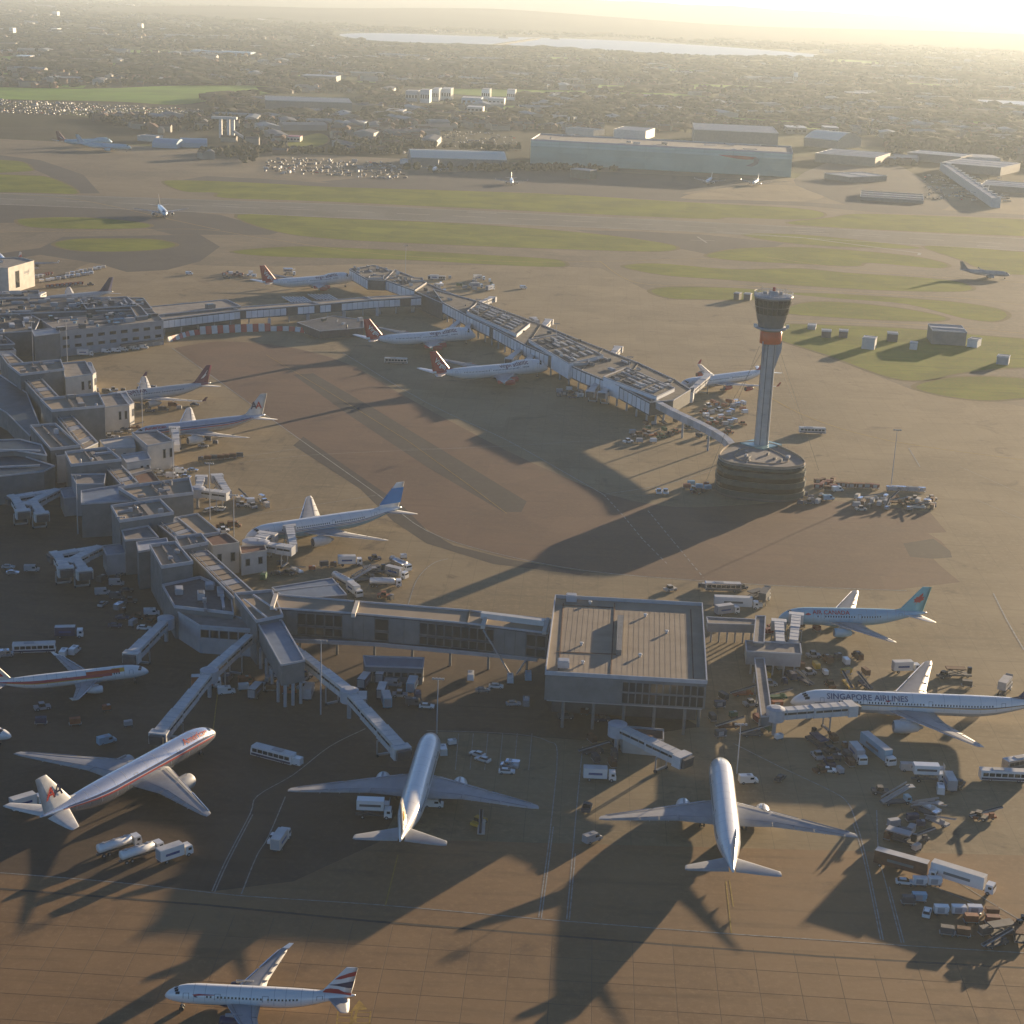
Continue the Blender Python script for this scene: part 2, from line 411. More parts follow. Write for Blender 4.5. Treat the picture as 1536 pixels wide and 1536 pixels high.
    for sd_ in (1, -1):
        a = MB(); wing_mesh(a, sd_, xr - r * .45, r * .55, zw, half, k['rc'] * .98, k['tc'], sw, 5.5, L=L)
        wg = a.build('wing', wm_, root)
        # flap and slat seams, raised fairings below trailing edge
        fb = MB()
        for fy in (.25, .42, .58, .74):
            y = r * .55 + (half - r * .55) * fy; ch = k['tc'] + (k['rc'] - k['tc']) * (1 - fy) * .70
            xl = xr - r * .45 - (y - r * .55) * math.tan(R(sw)); zz = zw + (y - r * .55) * math.tan(R(5.5))
            fb.tube((xl - ch * .55, sd_ * y, zz - .35), (xl - ch * 1.06, sd_ * y, zz - .25), .32, .06, 8)
        fb.build('flap_fairing', wm_, wg)
        le = MB()
        for (f0, f1) in ((.10, .55), (.58, .95)):
            pts = []
            for f in (f0, f1):
                y = r * .55 + (half - r * .55) * f
                xl = xr - r * .45 - (y - r * .55) * math.tan(R(sw)); zz = zw + (y - r * .55) * math.tan(R(5.5)); pts.append((xl + .02, sd_ * y, zz + .05))
            le.tube(pts[0], pts[1], .13, .09, 6)
        le.build('slat', silver, wg)
        sm = MB(); kc_ = k['tc'] + (k['rc'] * .98 - k['tc']) * .66 * .80
        def wtop(f, u):
            y = r * .55 + (half - r * .55) * f; ch = (k['rc'] * .98 + (kc_ - k['rc'] * .98) * f / .34) if f < .34 else (kc_ + (k['tc'] - kc_) * (f - .34) / .66)
            return (xr - r * .45 - (y - r * .55) * math.tan(R(sw)) - u * ch, sd_ * y, zw + (y - r * .55) * math.tan(R(5.5)) + ch * .10 * (.42 - .55 * (u - .3)) * (1 - .35 * f) + .05)
        for (f0, f1, u) in ((.06, .33, .74), (.35, .66, .72), (.68, .90, .72), (.06, .33, .14), (.35, .93, .15)): sm.tube(wtop(f0, u), wtop(f1, u), .06, n=5)
        for f in (.33, .50, .66, .90): sm.tube(wtop(f, .72), wtop(f, .98), .05, n=5)
        tag(sm.build('flap_seam', grey, wg), kind='stuff')
        if k['wl']:
            y = half; zt = zw + (half - r * .55) * math.tan(R(5.5)); xl = xr - r * .45 - (half - r * .55) * math.tan(R(sw)); wl_ = k['wl']
            a = MB(); a.add([(xl - .2, sd_ * y, zt), (xl - k['tc'], sd_ * y, zt), (xl - k['tc'] - .9, sd_ * (y + .35), zt + wl_), (xl - k['tc'] * .75 - .4, sd_ * (y + .35), zt + wl_),
                             (xl - .2, sd_ * (y - .12), zt), (xl - k['tc'], sd_ * (y - .12), zt), (xl - k['tc'] - .9, sd_ * (y + .25), zt + wl_), (xl - k['tc'] * .75 - .4, sd_ * (y + .25), zt + wl_)],
                            [(0, 1, 2, 3), (7, 6, 5, 4), (0, 4, 5, 1), (1, 5, 6, 2), (2, 6, 7, 3), (3, 7, 4, 0)])
            a.build('winglet', lv.get('winglet', body), wg)
        # engines
        for ey in k['eng']:
            y = half * ey; ch = k['tc'] + (k['rc'] - k['tc']) * (1 - ey) * .72
            xl = xr - r * .45 - (y - r * .55) * math.tan(R(sw)); zz = zw + (y - r * .55) * math.tan(R(5.5)); er = k['ed'] / 2; el = k['el']
            zc = zz - er * .98 - .25; xf = xl + el * .62
            e = MB(); NE = 20; rr = [(0, .80), (-.02, .90), (-.10, .98), (-.3, 1.0), (-.55, .97), (-.8, .80), (-1, .62)]
            e.loft([[(xf + q * el, sd_ * y + math.cos(2 * math.pi * i / NE) * er * p, zc + math.sin(2 * math.pi * i / NE) * er * p) for i in range(NE)] for q, p in rr], 0, True, False)
            e.loft([[(xf + q * el, sd_ * y + math.cos(2 * math.pi * i / NE) * er * p, zc + math.sin(2 * math.pi * i / NE) * er * p) for i in range(NE)] for q, p in ((0, .80), (-.06, .78), (-.12, .80))], 1, True, False)
            eo = e.build('engine', [lv.get('engine', body), silver], root)
            f_ = MB(); f_.tube((xf - el * .13, sd_ * y, zc), (xf - el * .16, sd_ * y, zc), er * .8, er * .8, 20); f_.tube((xf - el * .05, sd_ * y, zc), (xf - el * .13, sd_ * y, zc), .05, er * .25, 10)
            f_.build('fan', dgrey, eo)
            g_ = MB(); g_.tube((xf - el * .95, sd_ * y, zc), (xf - el * 1.18, sd_ * y, zc), er * .5, er * .22, 12); g_.build('exhaust_cone', steel, eo)
            p_ = MB(); p_.beam((xf - el * .25, sd_ * y, zc + er * .98), (xl - ch * .45, sd_ * y, zz - .1), .4, 1.0); p_.build('pylon', wm_, eo)
    # tailplane and fin
    for sd_ in (1, -1):
        a = MB(); wing_mesh(a, sd_, -L / 2 + r * 2.75, r * .25, P.zc + r * .38, k['ts'] / 2, k['fc'] * .72, k['fc'] * .26, sw + 3, 6, .5, k['fc'] * .5, .09)
        a.build('tailplane', lv.get('tailplane', wm_), root)
    fx0 = -L / 2 + r * 3.55; zb = P.zc + r * .62; fh = k['fh'] + r * .1; fcr = k['fc']; fct = fcr * .36; swf = fh * .86
    def fin_xz(u, v):  # u 0..1 from leading to trailing edge, v 0..1 up
        cr_ = fcr + (fct - fcr) * v; return (fx0 - swf * v - u * cr_, zb + fh * v)
    a = MB(); prof = [(0, 0), (.08, .7), (.3, 1), (.65, .7), (1, .08), (.65, -.7), (.3, -1), (.08, -.7)]
    for i in range(7):
        v = i / 6; th = .42 * (1 - .55 * v) * (fh / 9.6)
        if v == 1: th *= .7
    rg = []
    for i in range(13):
        v = i / 12; th = .42 * (1 - .55 * v) * (fh / 9.6)
        rg.append([(fin_xz(u, v)[0], q * th, fin_xz(u, v)[1]) for u, q in prof])
    a.loft(rg, 0)
    a.add([(fx0 + fcr * .55, 0, zb - .1), (fx0 - .4, .22, zb - .1), (fx0 - swf * .16, 0.02, zb + fh * .16), (fx0 - .4, -.22, zb - .1)], [(0, 1, 2), (0, 2, 3)], 0)
    fin = a.build('fin', lv.get('fin', body), root)
    def plate(poly, name, m_, off=0.02):
        """poly in fin (u, v), shells on both faces of the fin"""
        q = MB()
        for sd_ in (1, -1):
            n_ = len(poly); vs = []
            for u, v in poly:
                x, z = fin_xz(u, v); th = .42 * (1 - .55 * v) * (fh / 9.6)
                vs.append((x, sd_ * (th + off), z))
            vi = [(x, y - sd_ * .5 * abs(y), z) for x, y, z in vs]
            q.add(vs + vi, [tuple(range(n_)) if sd_ < 0 else tuple(reversed(range(n_)))] + [(i, (i + 1) % n_, n_ + (i + 1) % n_, n_ + i) for i in range(n_)])
        return q.build(name, m_, fin)
    for nm, m_, poly in lv.get('fin_marks', ()): plate(poly, nm, m_, .02 + .01 * rnd.random())
    for (txt, m_, u, v, sz, ang) in lv.get('fin_text', ()):
        vs, fs = text_mb(txt, sz, .02 * sz)
        xs_ = [p[0] for p in vs]; wd = max(xs_) - min(xs_)
        q = MB(); x0, z0 = fin_xz(u, v); ca, sa = math.cos(R(ang)), math.sin(R(ang))
        for sd_ in (1, -1):
            pts = []
            for tx, ty in vs:
                xx = tx - wd / 2
                px_, pz_ = xx * ca - ty * sa, xx * sa + ty * ca
                if sd_ > 0: px_, pz_ = xx * ca + ty * sa, -(-xx * sa) * -1 + ty * ca
                if sd_ > 0:   # seen from port: reading direction is towards the tail (-x)
                    X = x0 - (xx * ca - ty * sa); Z = z0 + xx * sa + ty * ca
                else:
                    X = x0 + (xx * ca + ty * sa) ; Z = z0 - xx * sa + ty * ca
                pts.append((X, sd_ * (.50 * (fh / 9.6)), Z))
            q.add(pts, fs)
        q.build('tail_lettering', m_, fin)
    # fuselage lettering (text, material, x from nose / L, angle, size, side)
    for (txt, m_, fx, ang, sz, sd_) in lv.get('text', ()):
        vs, fs = text_mb(txt, sz, .015 * sz); wd = max(p[0] for p in vs)
        q = MB(); pts = []
        for tx, ty in vs:
            x = fx * L + tx if sd_ > 0 else fx * L + (wd - tx)
            pts.append(P.pt(x, sd_ * (R(ang) - ty / r), .09))
        q.add(pts, fs); q.build('lettering', m_, root)
    for (m_, x0, x1, poly) in lv.get('side_marks', ()):   # poly in (x/L, angle deg)
        for sd_ in (1, -1):
            q = MB(); q.add([P.pt(a_ * L, sd_ * R(b_), .12) for a_, b_ in poly], [tuple(range(len(poly)))]); q.build('side_emblem', m_, root)
    # gear
    if gear:
        gr = MB(); gr.tube((L / 2 - L * .09, 0, P.zc - r * .8), (L / 2 - L * .09, 0, .5), .16, .12, 8, 0)
        for s_ in (1, -1): gr.tube((L / 2 - L * .09, s_ * .25, .5), (L / 2 - L * .09, s_ * .6, .5), .5, .5, 12, 1)
        gr.build('nose_wheel', [steel, black], root)
        for s_ in (1, -1):
            gr = MB(); gx = L / 2 - xm - .6; gy = r * 1.65
            gr.tube((gx, s_ * gy, zw), (gx, s_ * gy, .6), .25, .2, 8, 0)
            for ox in (-1.4, 0, 1.4) if L > 60 and not P.hump else (-.8, .8):
                for oy in (-.6, .35): gr.tube((gx + ox, s_ * gy + oy, .65), (gx + ox, s_ * gy + oy + .4, .65), .62, .62, 12, 1)
            gr.build('main_wheel', [steel, black], root)
    return root

# ------------------------------------------------------------------ airfield vehicles and equipment
def wheels(root, xs, hw, r=.42, wd=.3):
    for x in xs:
        for s_ in (1, -1):
            m = MB(); m.tube((x, s_ * (hw - wd), r), (x, s_ * hw, r), r, r, 10); m.tube((x, s_ * (hw - .02), r), (x, s_ * (hw + .02), r), r * .5, r * .5, 8, 1)
            m.build('wheel', [black, steel], root)
def profile_body(pts, hw, inset=0.0):
    """side outline (x, z) extruded across; upper points can be inset"""
    m = MB(); zt = max(p[1] for p in pts); zm = min(p[1] for p in pts); n = len(pts); vs = []
    for s_ in (-1, 1):
        for x, z in pts: vs.append((x, s_ * (hw - inset * max(0, (z - zm) / (zt - zm) - .5) * 2), z))
    m.add(vs, [tuple(range(n)), tuple(reversed(range(n, 2 * n)))] + [(i, n + i, n + (i + 1) % n, (i + 1) % n) for i in range(n)])
    return m
def v_car(root, m_):
    profile_body([(-2.15, .35), (2.1, .35), (2.15, .8), (1.2, .98), (-2.1, 1.0)], .86).build('body', m_, root)
    profile_body([(1.0, .97), (-1.75, .97), (-1.35, 1.42), (.35, 1.42)], .78, .14).build('cabin_glass', glass, root)
    m = MB(); m.box((-.5, 0, 1.44), (1.5, 1.15, .05)); m.build('roof', m_, root)
    for s_ in (1, -1): m = MB(); m.box((2.14, s_ * .6, .65), (.05, .3, .14)); m.build('headlight', white, root)
    wheels(root, (1.3, -1.3), .87, .32, .2)
def v_van(root, m_):
    profile_body([(-2.5, .4), (2.5, .4), (2.5, 1.05), (1.75, 1.25), (1.15, 2.25), (-2.5, 2.3)], .98, .1).build('body', m_, root)
    profile_body([(1.80, 1.25), (1.70, 1.22), (1.16, 2.08), (1.24, 2.12)], .88, .1).build('windscreen', glass, root)
    for s_ in (1, -1): m = MB(); m.box((.75, s_ * .96, 1.6), (1.0, .05, .55)); m.build('side_window', glass, root)
    m = MB(); m.box((0, 0, 2.33), (.9, .9, .08)); m.build('roof_hatch', lgrey, root)
    wheels(root, (1.6, -1.5), .98, .36, .25)
def cab(root, x, w_=1.2, zb=.6, h=2.1, l=1.9, m_=None):
    profile_body([(x - l, zb), (x, zb), (x, zb + h * .45), (x - .25, zb + h), (x - l, zb + h)], w_, .08).build('cab', m_ or white, root)
    m = MB(); m.beam((x - .02, 0, zb + h * .50), (x - .20, 0, zb + h * .88), w_ * 1.75, .06) if 0 else m.box((x - .1, 0, zb + h * .66), (.1, w_ * 1.7, h * .34)); m.build('windscreen', glass, root)
    for s_ in (1, -1): m = MB(); m.box((x - .85, s_ * (w_ - .01), zb + h * .66), (.8, .06, h * .3)); m.build('side_window', glass, root)
def v_truck(root, m_, L=8.5, bh=2.7):
    m = MB(); m.box((-.3, 0, .75), (L - .4, .9, .3)); m.build('chassis', dgrey, root)
    cab(root, L / 2)
    m = MB(); m.box((-1.15, 0, .95 + bh / 2), (L - 2.4, 2.45, bh)); m.build('box_body', m_, root)
    m = MB(); m.box((-1.15, 0, .97 + bh), (L - 2.5, 2.3, .06)); m.build('roof_panel', offwhite, root)
    m = MB(); m.box((-L / 2 + .02, 0, .95 + bh / 2), (.08, 2.0, bh * .85)); m.build('rear_shutter', lgrey, root)
    for s_ in (1, -1): m = MB(); m.box((-1.15, s_ * 1.24, 1.0 + bh * .45), (L * .42, .05, bh * .22)); m.build('side_stripe', blue if L < 10 else grey, root)
    wheels(root, (L / 2 - 1.2, -L / 2 + 1.6), 1.2, .5)
def v_lorry(root, m_): v_truck(root, m_, 15.0, 3.1)
def v_catering(root, m_):
    m = MB(); m.box((-.3, 0, .75), (8.4, 1.0, .3)); m.build('chassis', dgrey, root)
    cab(root, 4.4)
    m = MB(); m.box((-.9, 0, 3.7), (6.6, 2.5, 2.5)); m.build('box_body', m_, root)
    m = MB(); m.box((3.1, 0, 4.0), (1.4, 2.3, .15)); m.box((3.75, 0, 4.6), (.06, 2.2, .9)); m.build('front_platform', steel, root)
    for s_ in (1, -1): m = MB(); m.box((-.9, s_ * 1.26, 3.7), (5.2, .05, .6)); m.build('side_stripe', dgrey, root)
    for s_ in (1, -1):
        m = MB(); m.beam((-3.4, s_ * .95, 1.0), (1.6, s_ * .95, 2.4), .12, .2); m.beam((1.6, s_ * .95, 1.0), (-3.4, s_ * .95, 2.4), .12, .2); m.build('scissor_lift', dgrey, root)
    wheels(root, (3.1, -2.7), 1.2, .5)
def v_tanker(root, m_, L=11.0):
    m = MB(); m.box((-.3, 0, .8), (L - .4, .9, .3)); m.build('chassis', dgrey, root)
    cab(root, L / 2, 1.2)
    m = MB(); n = 16; x0, x1 = -L / 2 + .2, L / 2 - 2.3
    rg = [[(x, 1.22 * s_ * math.cos(2 * math.pi * i / n), 2.15 + 1.05 * s_ * math.sin(2 * math.pi * i / n)) for i in range(n)] for x, s_ in ((x0, .6), (x0 + .25, 1), (x1 - .25, 1), (x1, .6))]
    m.loft(rg, 0); m.build('tank', m_, root)
    for x in (x0 + 1.5, (x0 + x1) / 2, x1 - 1.5): m = MB(); m.tube((x, 0, 3.1), (x, 0, 3.35), .4, .4, 10); m.build('hatch', steel, root)
    m = MB(); m.box(((x0 + x1) / 2, 0, 3.25), (x1 - x0 - 1, .5, .04)); m.build('walkway', steel, root)
    wheels(root, (L / 2 - 1.2, -L / 2 + 2.6, -L / 2 + 1.2), 1.2, .5)
def v_bus(root, m_, L=12.5):
    profile_body([(-L / 2, .4), (L / 2, .4), (L / 2, 1.5), (L / 2 - .25, 3.0), (-L / 2, 3.0)], 1.35, .05).build('body', m_, root)
    for s_ in (1, -1):
        for k_ in range(7): m = MB(); m.box((-L / 2 + 1.3 + k_ * 1.65, s_ * 1.35, 1.95), (1.4, .06, .95)); m.build('side_window', glass, root)
    m = MB(); m.box((L / 2 - .06, 0, 2.05), (.14, 2.2, 1.2)); m.build('windscreen', glass, root)
    m = MB(); m.box((-1.5, 0, 3.1), (3, 1.6, .25)); m.build('roof_unit', lgrey, root)
    for s_ in (1, -1): m = MB(); m.box((0, s_ * 1.37, .85), (L * .96, .04, .55)); m.build('skirt_band', navy if m_ is white else dgrey, root)
    m = MB(); m.box((0, 0, 3.02), (L - .5, 2.3, .06)); m.build('roof', offwhite, root)
    wheels(root, (L / 2 - 2.4, -L / 2 + 2.6), 1.36, .5)
def v_dolly(root, m_):
    m = MB(); m.box((0, 0, .5), (3.3, 1.6, .14)); m.build('deck', steel, root)
    m = MB(); m.box((-.0, 0, 1.35), (2.9, 1.55, 1.5)); m.build('load', m_, root)
    m = MB(); m.tube((1.65, 0, .5), (2.6, 0, .35), .05); m.build('tow_bar', dgrey, root)
    wheels(root, (1.1, -1.1), .8, .25, .15)
def v_container(root, m_):
    p = [(-1.6, 0), (1.0, 0), (1.6, .6), (1.6, 1.62), (-1.6, 1.62)]
    m = MB(); n = 5; vs = [(s_ * .0 + q[0], y, q[1] + .55) for y in (-.76, .76) for q in p for s_ in (1,)]
    m.add(vs, [tuple(range(n)), tuple(reversed(range(n, 2 * n)))] + [(i, n + i, n + (i + 1) % n, (i + 1) % n) for i in range(n)]); m.build('shell', m_, root)
    m = MB(); m.box((0, 0, .47), (3.2, 1.5, .14)); m.build('base', steel, root)
    m = MB(); m.box((-.2, -.78, 1.35), (1.6, .05, 1.2)); m.build('door', lgrey, root)
    wheels(root, (1.1, -1.1), .75, .22, .12)
def v_tug(root, m_):
    profile_body([(-2.2, .35), (2.2, .35), (2.2, 1.0), (-2.2, 1.1)], 1.15).build('body', m_, root)
    profile_body([(-1.0, 1.05), (.8, 1.05), (.55, 2.0), (-.9, 2.0)], .9, .1).build('cabin', glass, root)
    m = MB(); m.box((-.15, 0, 2.03), (1.5, 1.7, .07)); m.build('roof', m_, root)
    wheels(root, (1.4, -1.4), 1.16, .48)
def v_belt(root, m_):
    profile_body([(-3.4, .4), (2.6, .4), (2.6, .95), (-3.4, .95)], .9).build('chassis', m_, root)
    m = MB(); m.beam((-4.2, .2, 1.0), (4.3, .2, 3.0), .9, .25); m.build('conveyor', lgrey, root)
    m = MB(); m.beam((-4.2, .2, 1.16), (4.3, .2, 3.16), .6, .06); m.build('belt', black, root)
    m = MB(); m.box((1.2, -.6, 1.4), (1.2, .6, .9)); m.build('cab', m_, root)
    wheels(root, (1.6, -2.2), .9, .35, .2)
def v_stairs(root, m_):
    m = MB(); m.box((-.5, 0, .75), (7.5, 2.0, .35)); m.build('chassis', dgrey, root); cab(root, 3.9, 1.0, .5, 1.7, 1.6, m_)
    m = MB(); m.beam((-4.0, 0, 1.0), (2.8, 0, 4.6), 1.6, .3); m.build('stair_flight', lgrey, root)
    m = MB(); m.box((3.5, 0, 4.75), (1.8, 1.9, .15)); m.build('top_platform', lgrey, root)
    for s_ in (1, -1):
        m = MB(); m.beam((-4.0, s_ * .85, 1.9), (2.8, s_ * .85, 5.6), .06, .5); m.build('handrail', steel, root)
    wheels(root, (2.7, -2.6), 1.0, .42)
def v_loader(root, m_):
    m = MB(); m.box((0, 0, .7), (8.0, 2.8, .45)); m.build('chassis', dgrey, root)
    m = MB(); m.box((-.8, 0, 2.6), (6.0, 2.6, .3)); m.build('platform', m_, root)
    m = MB(); m.box((3.2, -.9, 2.4), (1.2, 1.0, 2.0)); m.build('operator_cab', glass, root)
    for s_ in (1, -1): m = MB(); m.beam((-3.4, s_ * 1.1, .9), (1.8, s_ * 1.1, 2.5), .14, .22); m.beam((1.8, s_ * 1.1, .9), (-3.4, s_ * 1.1, 2.5), .14, .22); m.build('scissor_lift', dgrey, root)
    wheels(root, (2.8, -2.8), 1.35, .4)
def v_steps(root, m_):
    m = MB(); m.box((0, 0, .45), (2.4, 1.4, .2)); m.build('base', dgrey, root)
    m = MB(); m.box((0, 0, 1.15), (2.2, 1.3, 1.2)); m.build('housing', m_, root)
    m = MB(); m.box((.6, 0, 1.8), (.8, 1.1, .12)); m.build('lid', lgrey, root)
    wheels(root, (.8, -.8), .75, .22, .12)
KINDS = {'car': (v_car, 'car', 'car'), 'van': (v_van, 'van', 'van'), 'truck': (v_truck, 'box truck', 'truck'), 'lorry': (v_lorry, 'long articulated lorry', 'lorry'),
         'catering': (v_catering, 'catering truck', 'truck'), 'tanker': (v_tanker, 'fuel tanker', 'tanker'), 'bus': (v_bus, 'single deck bus', 'bus'),
         'dolly': (v_dolly, 'loaded baggage trailer', 'trailer'), 'container': (v_container, 'air cargo container', 'container'), 'tug': (v_tug, 'low aircraft tug', 'tug'),
         'belt': (v_belt, 'conveyor belt loader', 'belt loader'), 'stairs': (v_stairs, 'passenger stair truck', 'stair truck'), 'loader': (v_loader, 'scissor cargo loader', 'loader'),
         'unit': (v_steps, 'ground power unit', 'power unit')}
NAMES = {'car': 'parked_car', 'van': 'parked_van', 'truck': 'box_truck', 'lorry': 'articulated_lorry', 'catering': 'catering_truck', 'tanker': 'fuel_tanker', 'bus': 'airfield_bus', 'dolly': 'baggage_trailer',
         'container': 'cargo_container', 'tug': 'aircraft_tug', 'belt': 'belt_loader', 'stairs': 'stair_truck', 'loader': 'cargo_loader', 'unit': 'power_unit'}
COLS = {'white': white, 'silver': silver, 'blue': mat('dull_blue_paint', (.03, .05, .12), .6, var=.2), 'red': mat('dull_red_paint', (.22, .04, .03), .6, var=.2), 'orange': mat('dull_orange_paint', (.34, .10, .035), .6, var=.2), 'yellow': yellow, 'grey': lgrey, 'dark': dgrey, 'pale blue': skyb, 'green': green_v, 'cream': cream, 'brown': brown}
PROTO = {}; VEH = []
def vehicle(kind, col, loc, deg, place):
    """deg: heading in degrees counter-clockwise from +x; place: words that say where it stands"""
    key = (kind, col)
    if key in PROTO:
        o = copy_tree(PROTO[key])
    else:
        o = thing(NAMES[kind], (0, 0, 0)); KINDS[kind][0](o, COLS[col]); PROTO[key] = o
    o.location = loc; o.rotation_euler = (0, 0, R(deg)); o['category'] = KINDS[kind][2]
    VEH.append((o, kind, col, place)); return o
def veh_px(kind, col, px, py, deg, place): return vehicle(kind, col, G(px, py, 0) , deg, place)
ORD = ['', 'second', 'third', 'fourth', 'fifth', 'sixth', 'seventh', 'eighth', 'ninth', 'tenth', 'eleventh', 'twelfth', 'thirteenth', 'fourteenth', 'fifteenth', 'sixteenth', 'seventeenth', 'eighteenth', 'nineteenth', 'twentieth']
def screen_x(v):
    q = Vector(v) - Vector((0, 0, H)); F = q.y * math.cos(TH) - q.z * math.sin(TH); U = q.y * math.sin(TH) + q.z * math.cos(TH)
    return FPX * (q.x * CR + U * SR) / F
def label_all():
    from collections import defaultdict
    g = defaultdict(list)
    for v in VEH: g[(v[1], v[2], v[3])].append(v[0])
    for (kind, col, place), obs in g.items():
        nm = KINDS[kind][1]; obs.sort(key=lambda o: screen_x(o.location)); n = len(obs)
        for i, o in enumerate(obs):
            if n == 1: t = f"{col} {nm} {place}"
            elif i == 0: t = f"leftmost {col} {nm} {place}"
            elif i == n - 1: t = f"rightmost {col} {nm} {place}"
            else: t = f"{col} {nm} {place}, {ORD[i]} from left"
            o['label'] = t
            o['group'] = f"{nm}s on the airfield" if not nm.endswith('s') else nm

# ------------------------------------------------------------------ the ground
m_land = ground_mat('countryside', (0.049, 0.054, 0.030), (0.031, 0.037, 0.022), (0.073, 0.068, 0.043), big=.004, fine=.03, rough=1.0, spec=.1)
def field_cells(m):
    nt = m.node_tree; b = nt.nodes['Principled BSDF']; src = b.inputs['Base Color'].links[0].from_socket
    g = nt.nodes.new('ShaderNodeNewGeometry'); v = nt.nodes.new('ShaderNodeTexVoronoi'); v.inputs['Scale'].default_value = .0038; nt.links.new(g.outputs['Position'], v.inputs['Vector'])
    r_ = nt.nodes.new('ShaderNodeValToRGB'); nt.links.new(v.outputs['Color'], r_.inputs[0]); r_.color_ramp.interpolation = 'CONSTANT'
    for i, (p, c) in enumerate(((0, (.5, .55, .45)), (.35, (1.0, 1.15, .6)), (.5, (.7, .7, .75)), (.68, (1.5, 1.7, .8)), (.78, (.55, .6, .6)))):
        e_ = r_.color_ramp.elements[i] if i < 2 else r_.color_ramp.elements.new(p); e_.position = p; e_.color = (*c, 1)
    x = nt.nodes.new('ShaderNodeMix'); x.data_type = 'RGBA'; x.blend_type = 'MULTIPLY'; x.inputs[0].default_value = 1; nt.links.new(src, x.inputs[6]); nt.links.new(r_.outputs[0], x.inputs[7]); nt.links.new(x.outputs[2], b.inputs['Base Color'])
field_cells(m_land)
m_conc = ground_mat('apron_concrete', (0.262, 0.200, 0.112), (0.195, 0.146, 0.080), (0.295, 0.235, 0.140), big=.018, fine=.5, stain=(0.073, 0.048, 0.029), stain_amt=.75, grid=.4, patch=.10, streak=.35, rough=.82, spec=.3, rot=R(55))
m_conc2 = ground_mat('foreground_concrete', (0.250, 0.155, 0.074), (0.195, 0.118, 0.056), (0.280, 0.180, 0.090), big=.02, fine=.6, stain=(0.073, 0.044, 0.029), stain_amt=.5, streak=.5, rough=.8, spec=.3, rot=R(-5))
m_brown = ground_mat('brown_taxiway_asphalt', (0.158, 0.094, 0.058), (0.128, 0.077, 0.049), (0.180, 0.113, 0.073), big=.02, patch=.08, fine=.6, stain=(0.073, 0.056, 0.043), stain_amt=.3, streak=.3, rough=.8, spec=.3, rot=R(50))
m_dark = ground_mat('dark_asphalt_and_shade', (0.061, 0.053, 0.045), (0.045, 0.040, 0.036), (0.082, 0.070, 0.058), big=.02, fine=.5, streak=.3, rough=.8, spec=.3, rot=R(3))  # also colours the painted shadow sheets by the hangars
m_tarm = ground_mat('taxiway_tarmac', (0.185, 0.145, 0.090), (0.120, 0.095, 0.064), (0.225, 0.182, 0.115), big=.01, patch=.10, fine=.3, stain=(0.082, 0.068, 0.054), stain_amt=.35, streak=.5, rough=.85, spec=.3, rot=R(3))
m_runw = ground_mat('runway_asphalt', (0.125, 0.124, 0.112), (0.088, 0.087, 0.078), (0.160, 0.158, 0.142), big=.012, patch=.10, fine=.3, streak=.6, rough=.85, spec=.3, rot=R(2.5))
m_grass = ground_mat('mown_grass', (0.165, 0.205, 0.010), (0.105, 0.145, 0.008), (0.230, 0.160, 0.025), big=.02, fine=.5, rough=1.0, patch=.12, streak=.6, spec=.1, rot=R(2.5))
m_field = ground_mat('bright_green_field', (0.150, 0.320, 0.025), (0.105, 0.230, 0.018), (0.139, 0.187, 0.031), big=.008, fine=.1, rough=1.0, spec=.1)
m_line = mat('white_marking_paint', (.42, .41, .38), .7, var=.3, scale=.8)
m_yel = mat('yellow_marking_paint', (.42, .27, .04), .7, var=.25, scale=.8)
m_joint = mat('drain_channel', (.06, .047, .038), .9, var=.1)
def sheet(name, pts, m_, z, px=True, kind='structure', parent=None):
    poly = [G(p[0], p[1]) for p in pts] if px else [Vector((p[0], p[1], 0)) for p in pts]
    mb = MB(); poly = ccw([(p[0], p[1]) for p in poly]); mb.add([(p[0], p[1], z) for p in poly], [tuple(range(len(poly)))])
    return tag(mb.build(name, m_, parent), kind=kind if parent is None else None)
def strip_line(mb, pts, w_, z=.03, px=True, dash=None):
    """painted line: pts in pixels or world, width in metres"""
    P_ = [G(*p) if px else Vector((p[0], p[1], 0)) for p in pts]
    if dash:
        segs = []; on, off = dash
        for a, b in zip(P_, P_[1:]):
            Ln = (b - a).length; d = (b - a) / Ln; t = 0
            while t < Ln: segs.append((a + d * t, a + d * min(Ln, t + on))); t += on + off
    else: segs = None
    if segs:
        for a, b in segs:
            d = (b - a).normalized(); n_ = Vector((-d.y, d.x, 0)) * w_ / 2
            mb.add([(*(a - n_)[:2], z), (*(a + n_)[:2], z), (*(b + n_)[:2], z), (*(b - n_)[:2], z)], [(0, 3, 2, 1)])
        return
    L_, R_ = [], []
    for i, p in enumerate(P_):
        a = P_[max(0, i - 1)]; b = P_[min(len(P_) - 1, i + 1)]; d = (b - a).normalized(); n_ = Vector((-d.y, d.x, 0)) * w_ / 2
        L_.append((p.x + n_.x, p.y + n_.y, z)); R_.append((p.x - n_.x, p.y - n_.y, z))
    n = len(P_); mb.add(L_ + R_, [(i, n + i, n + i + 1, i + 1) for i in range(n - 1)])
sheet('ground', [(-30000, -600), (30000, -600), (30000, 24000), (-30000, 24000)], m_land, -.30, False)
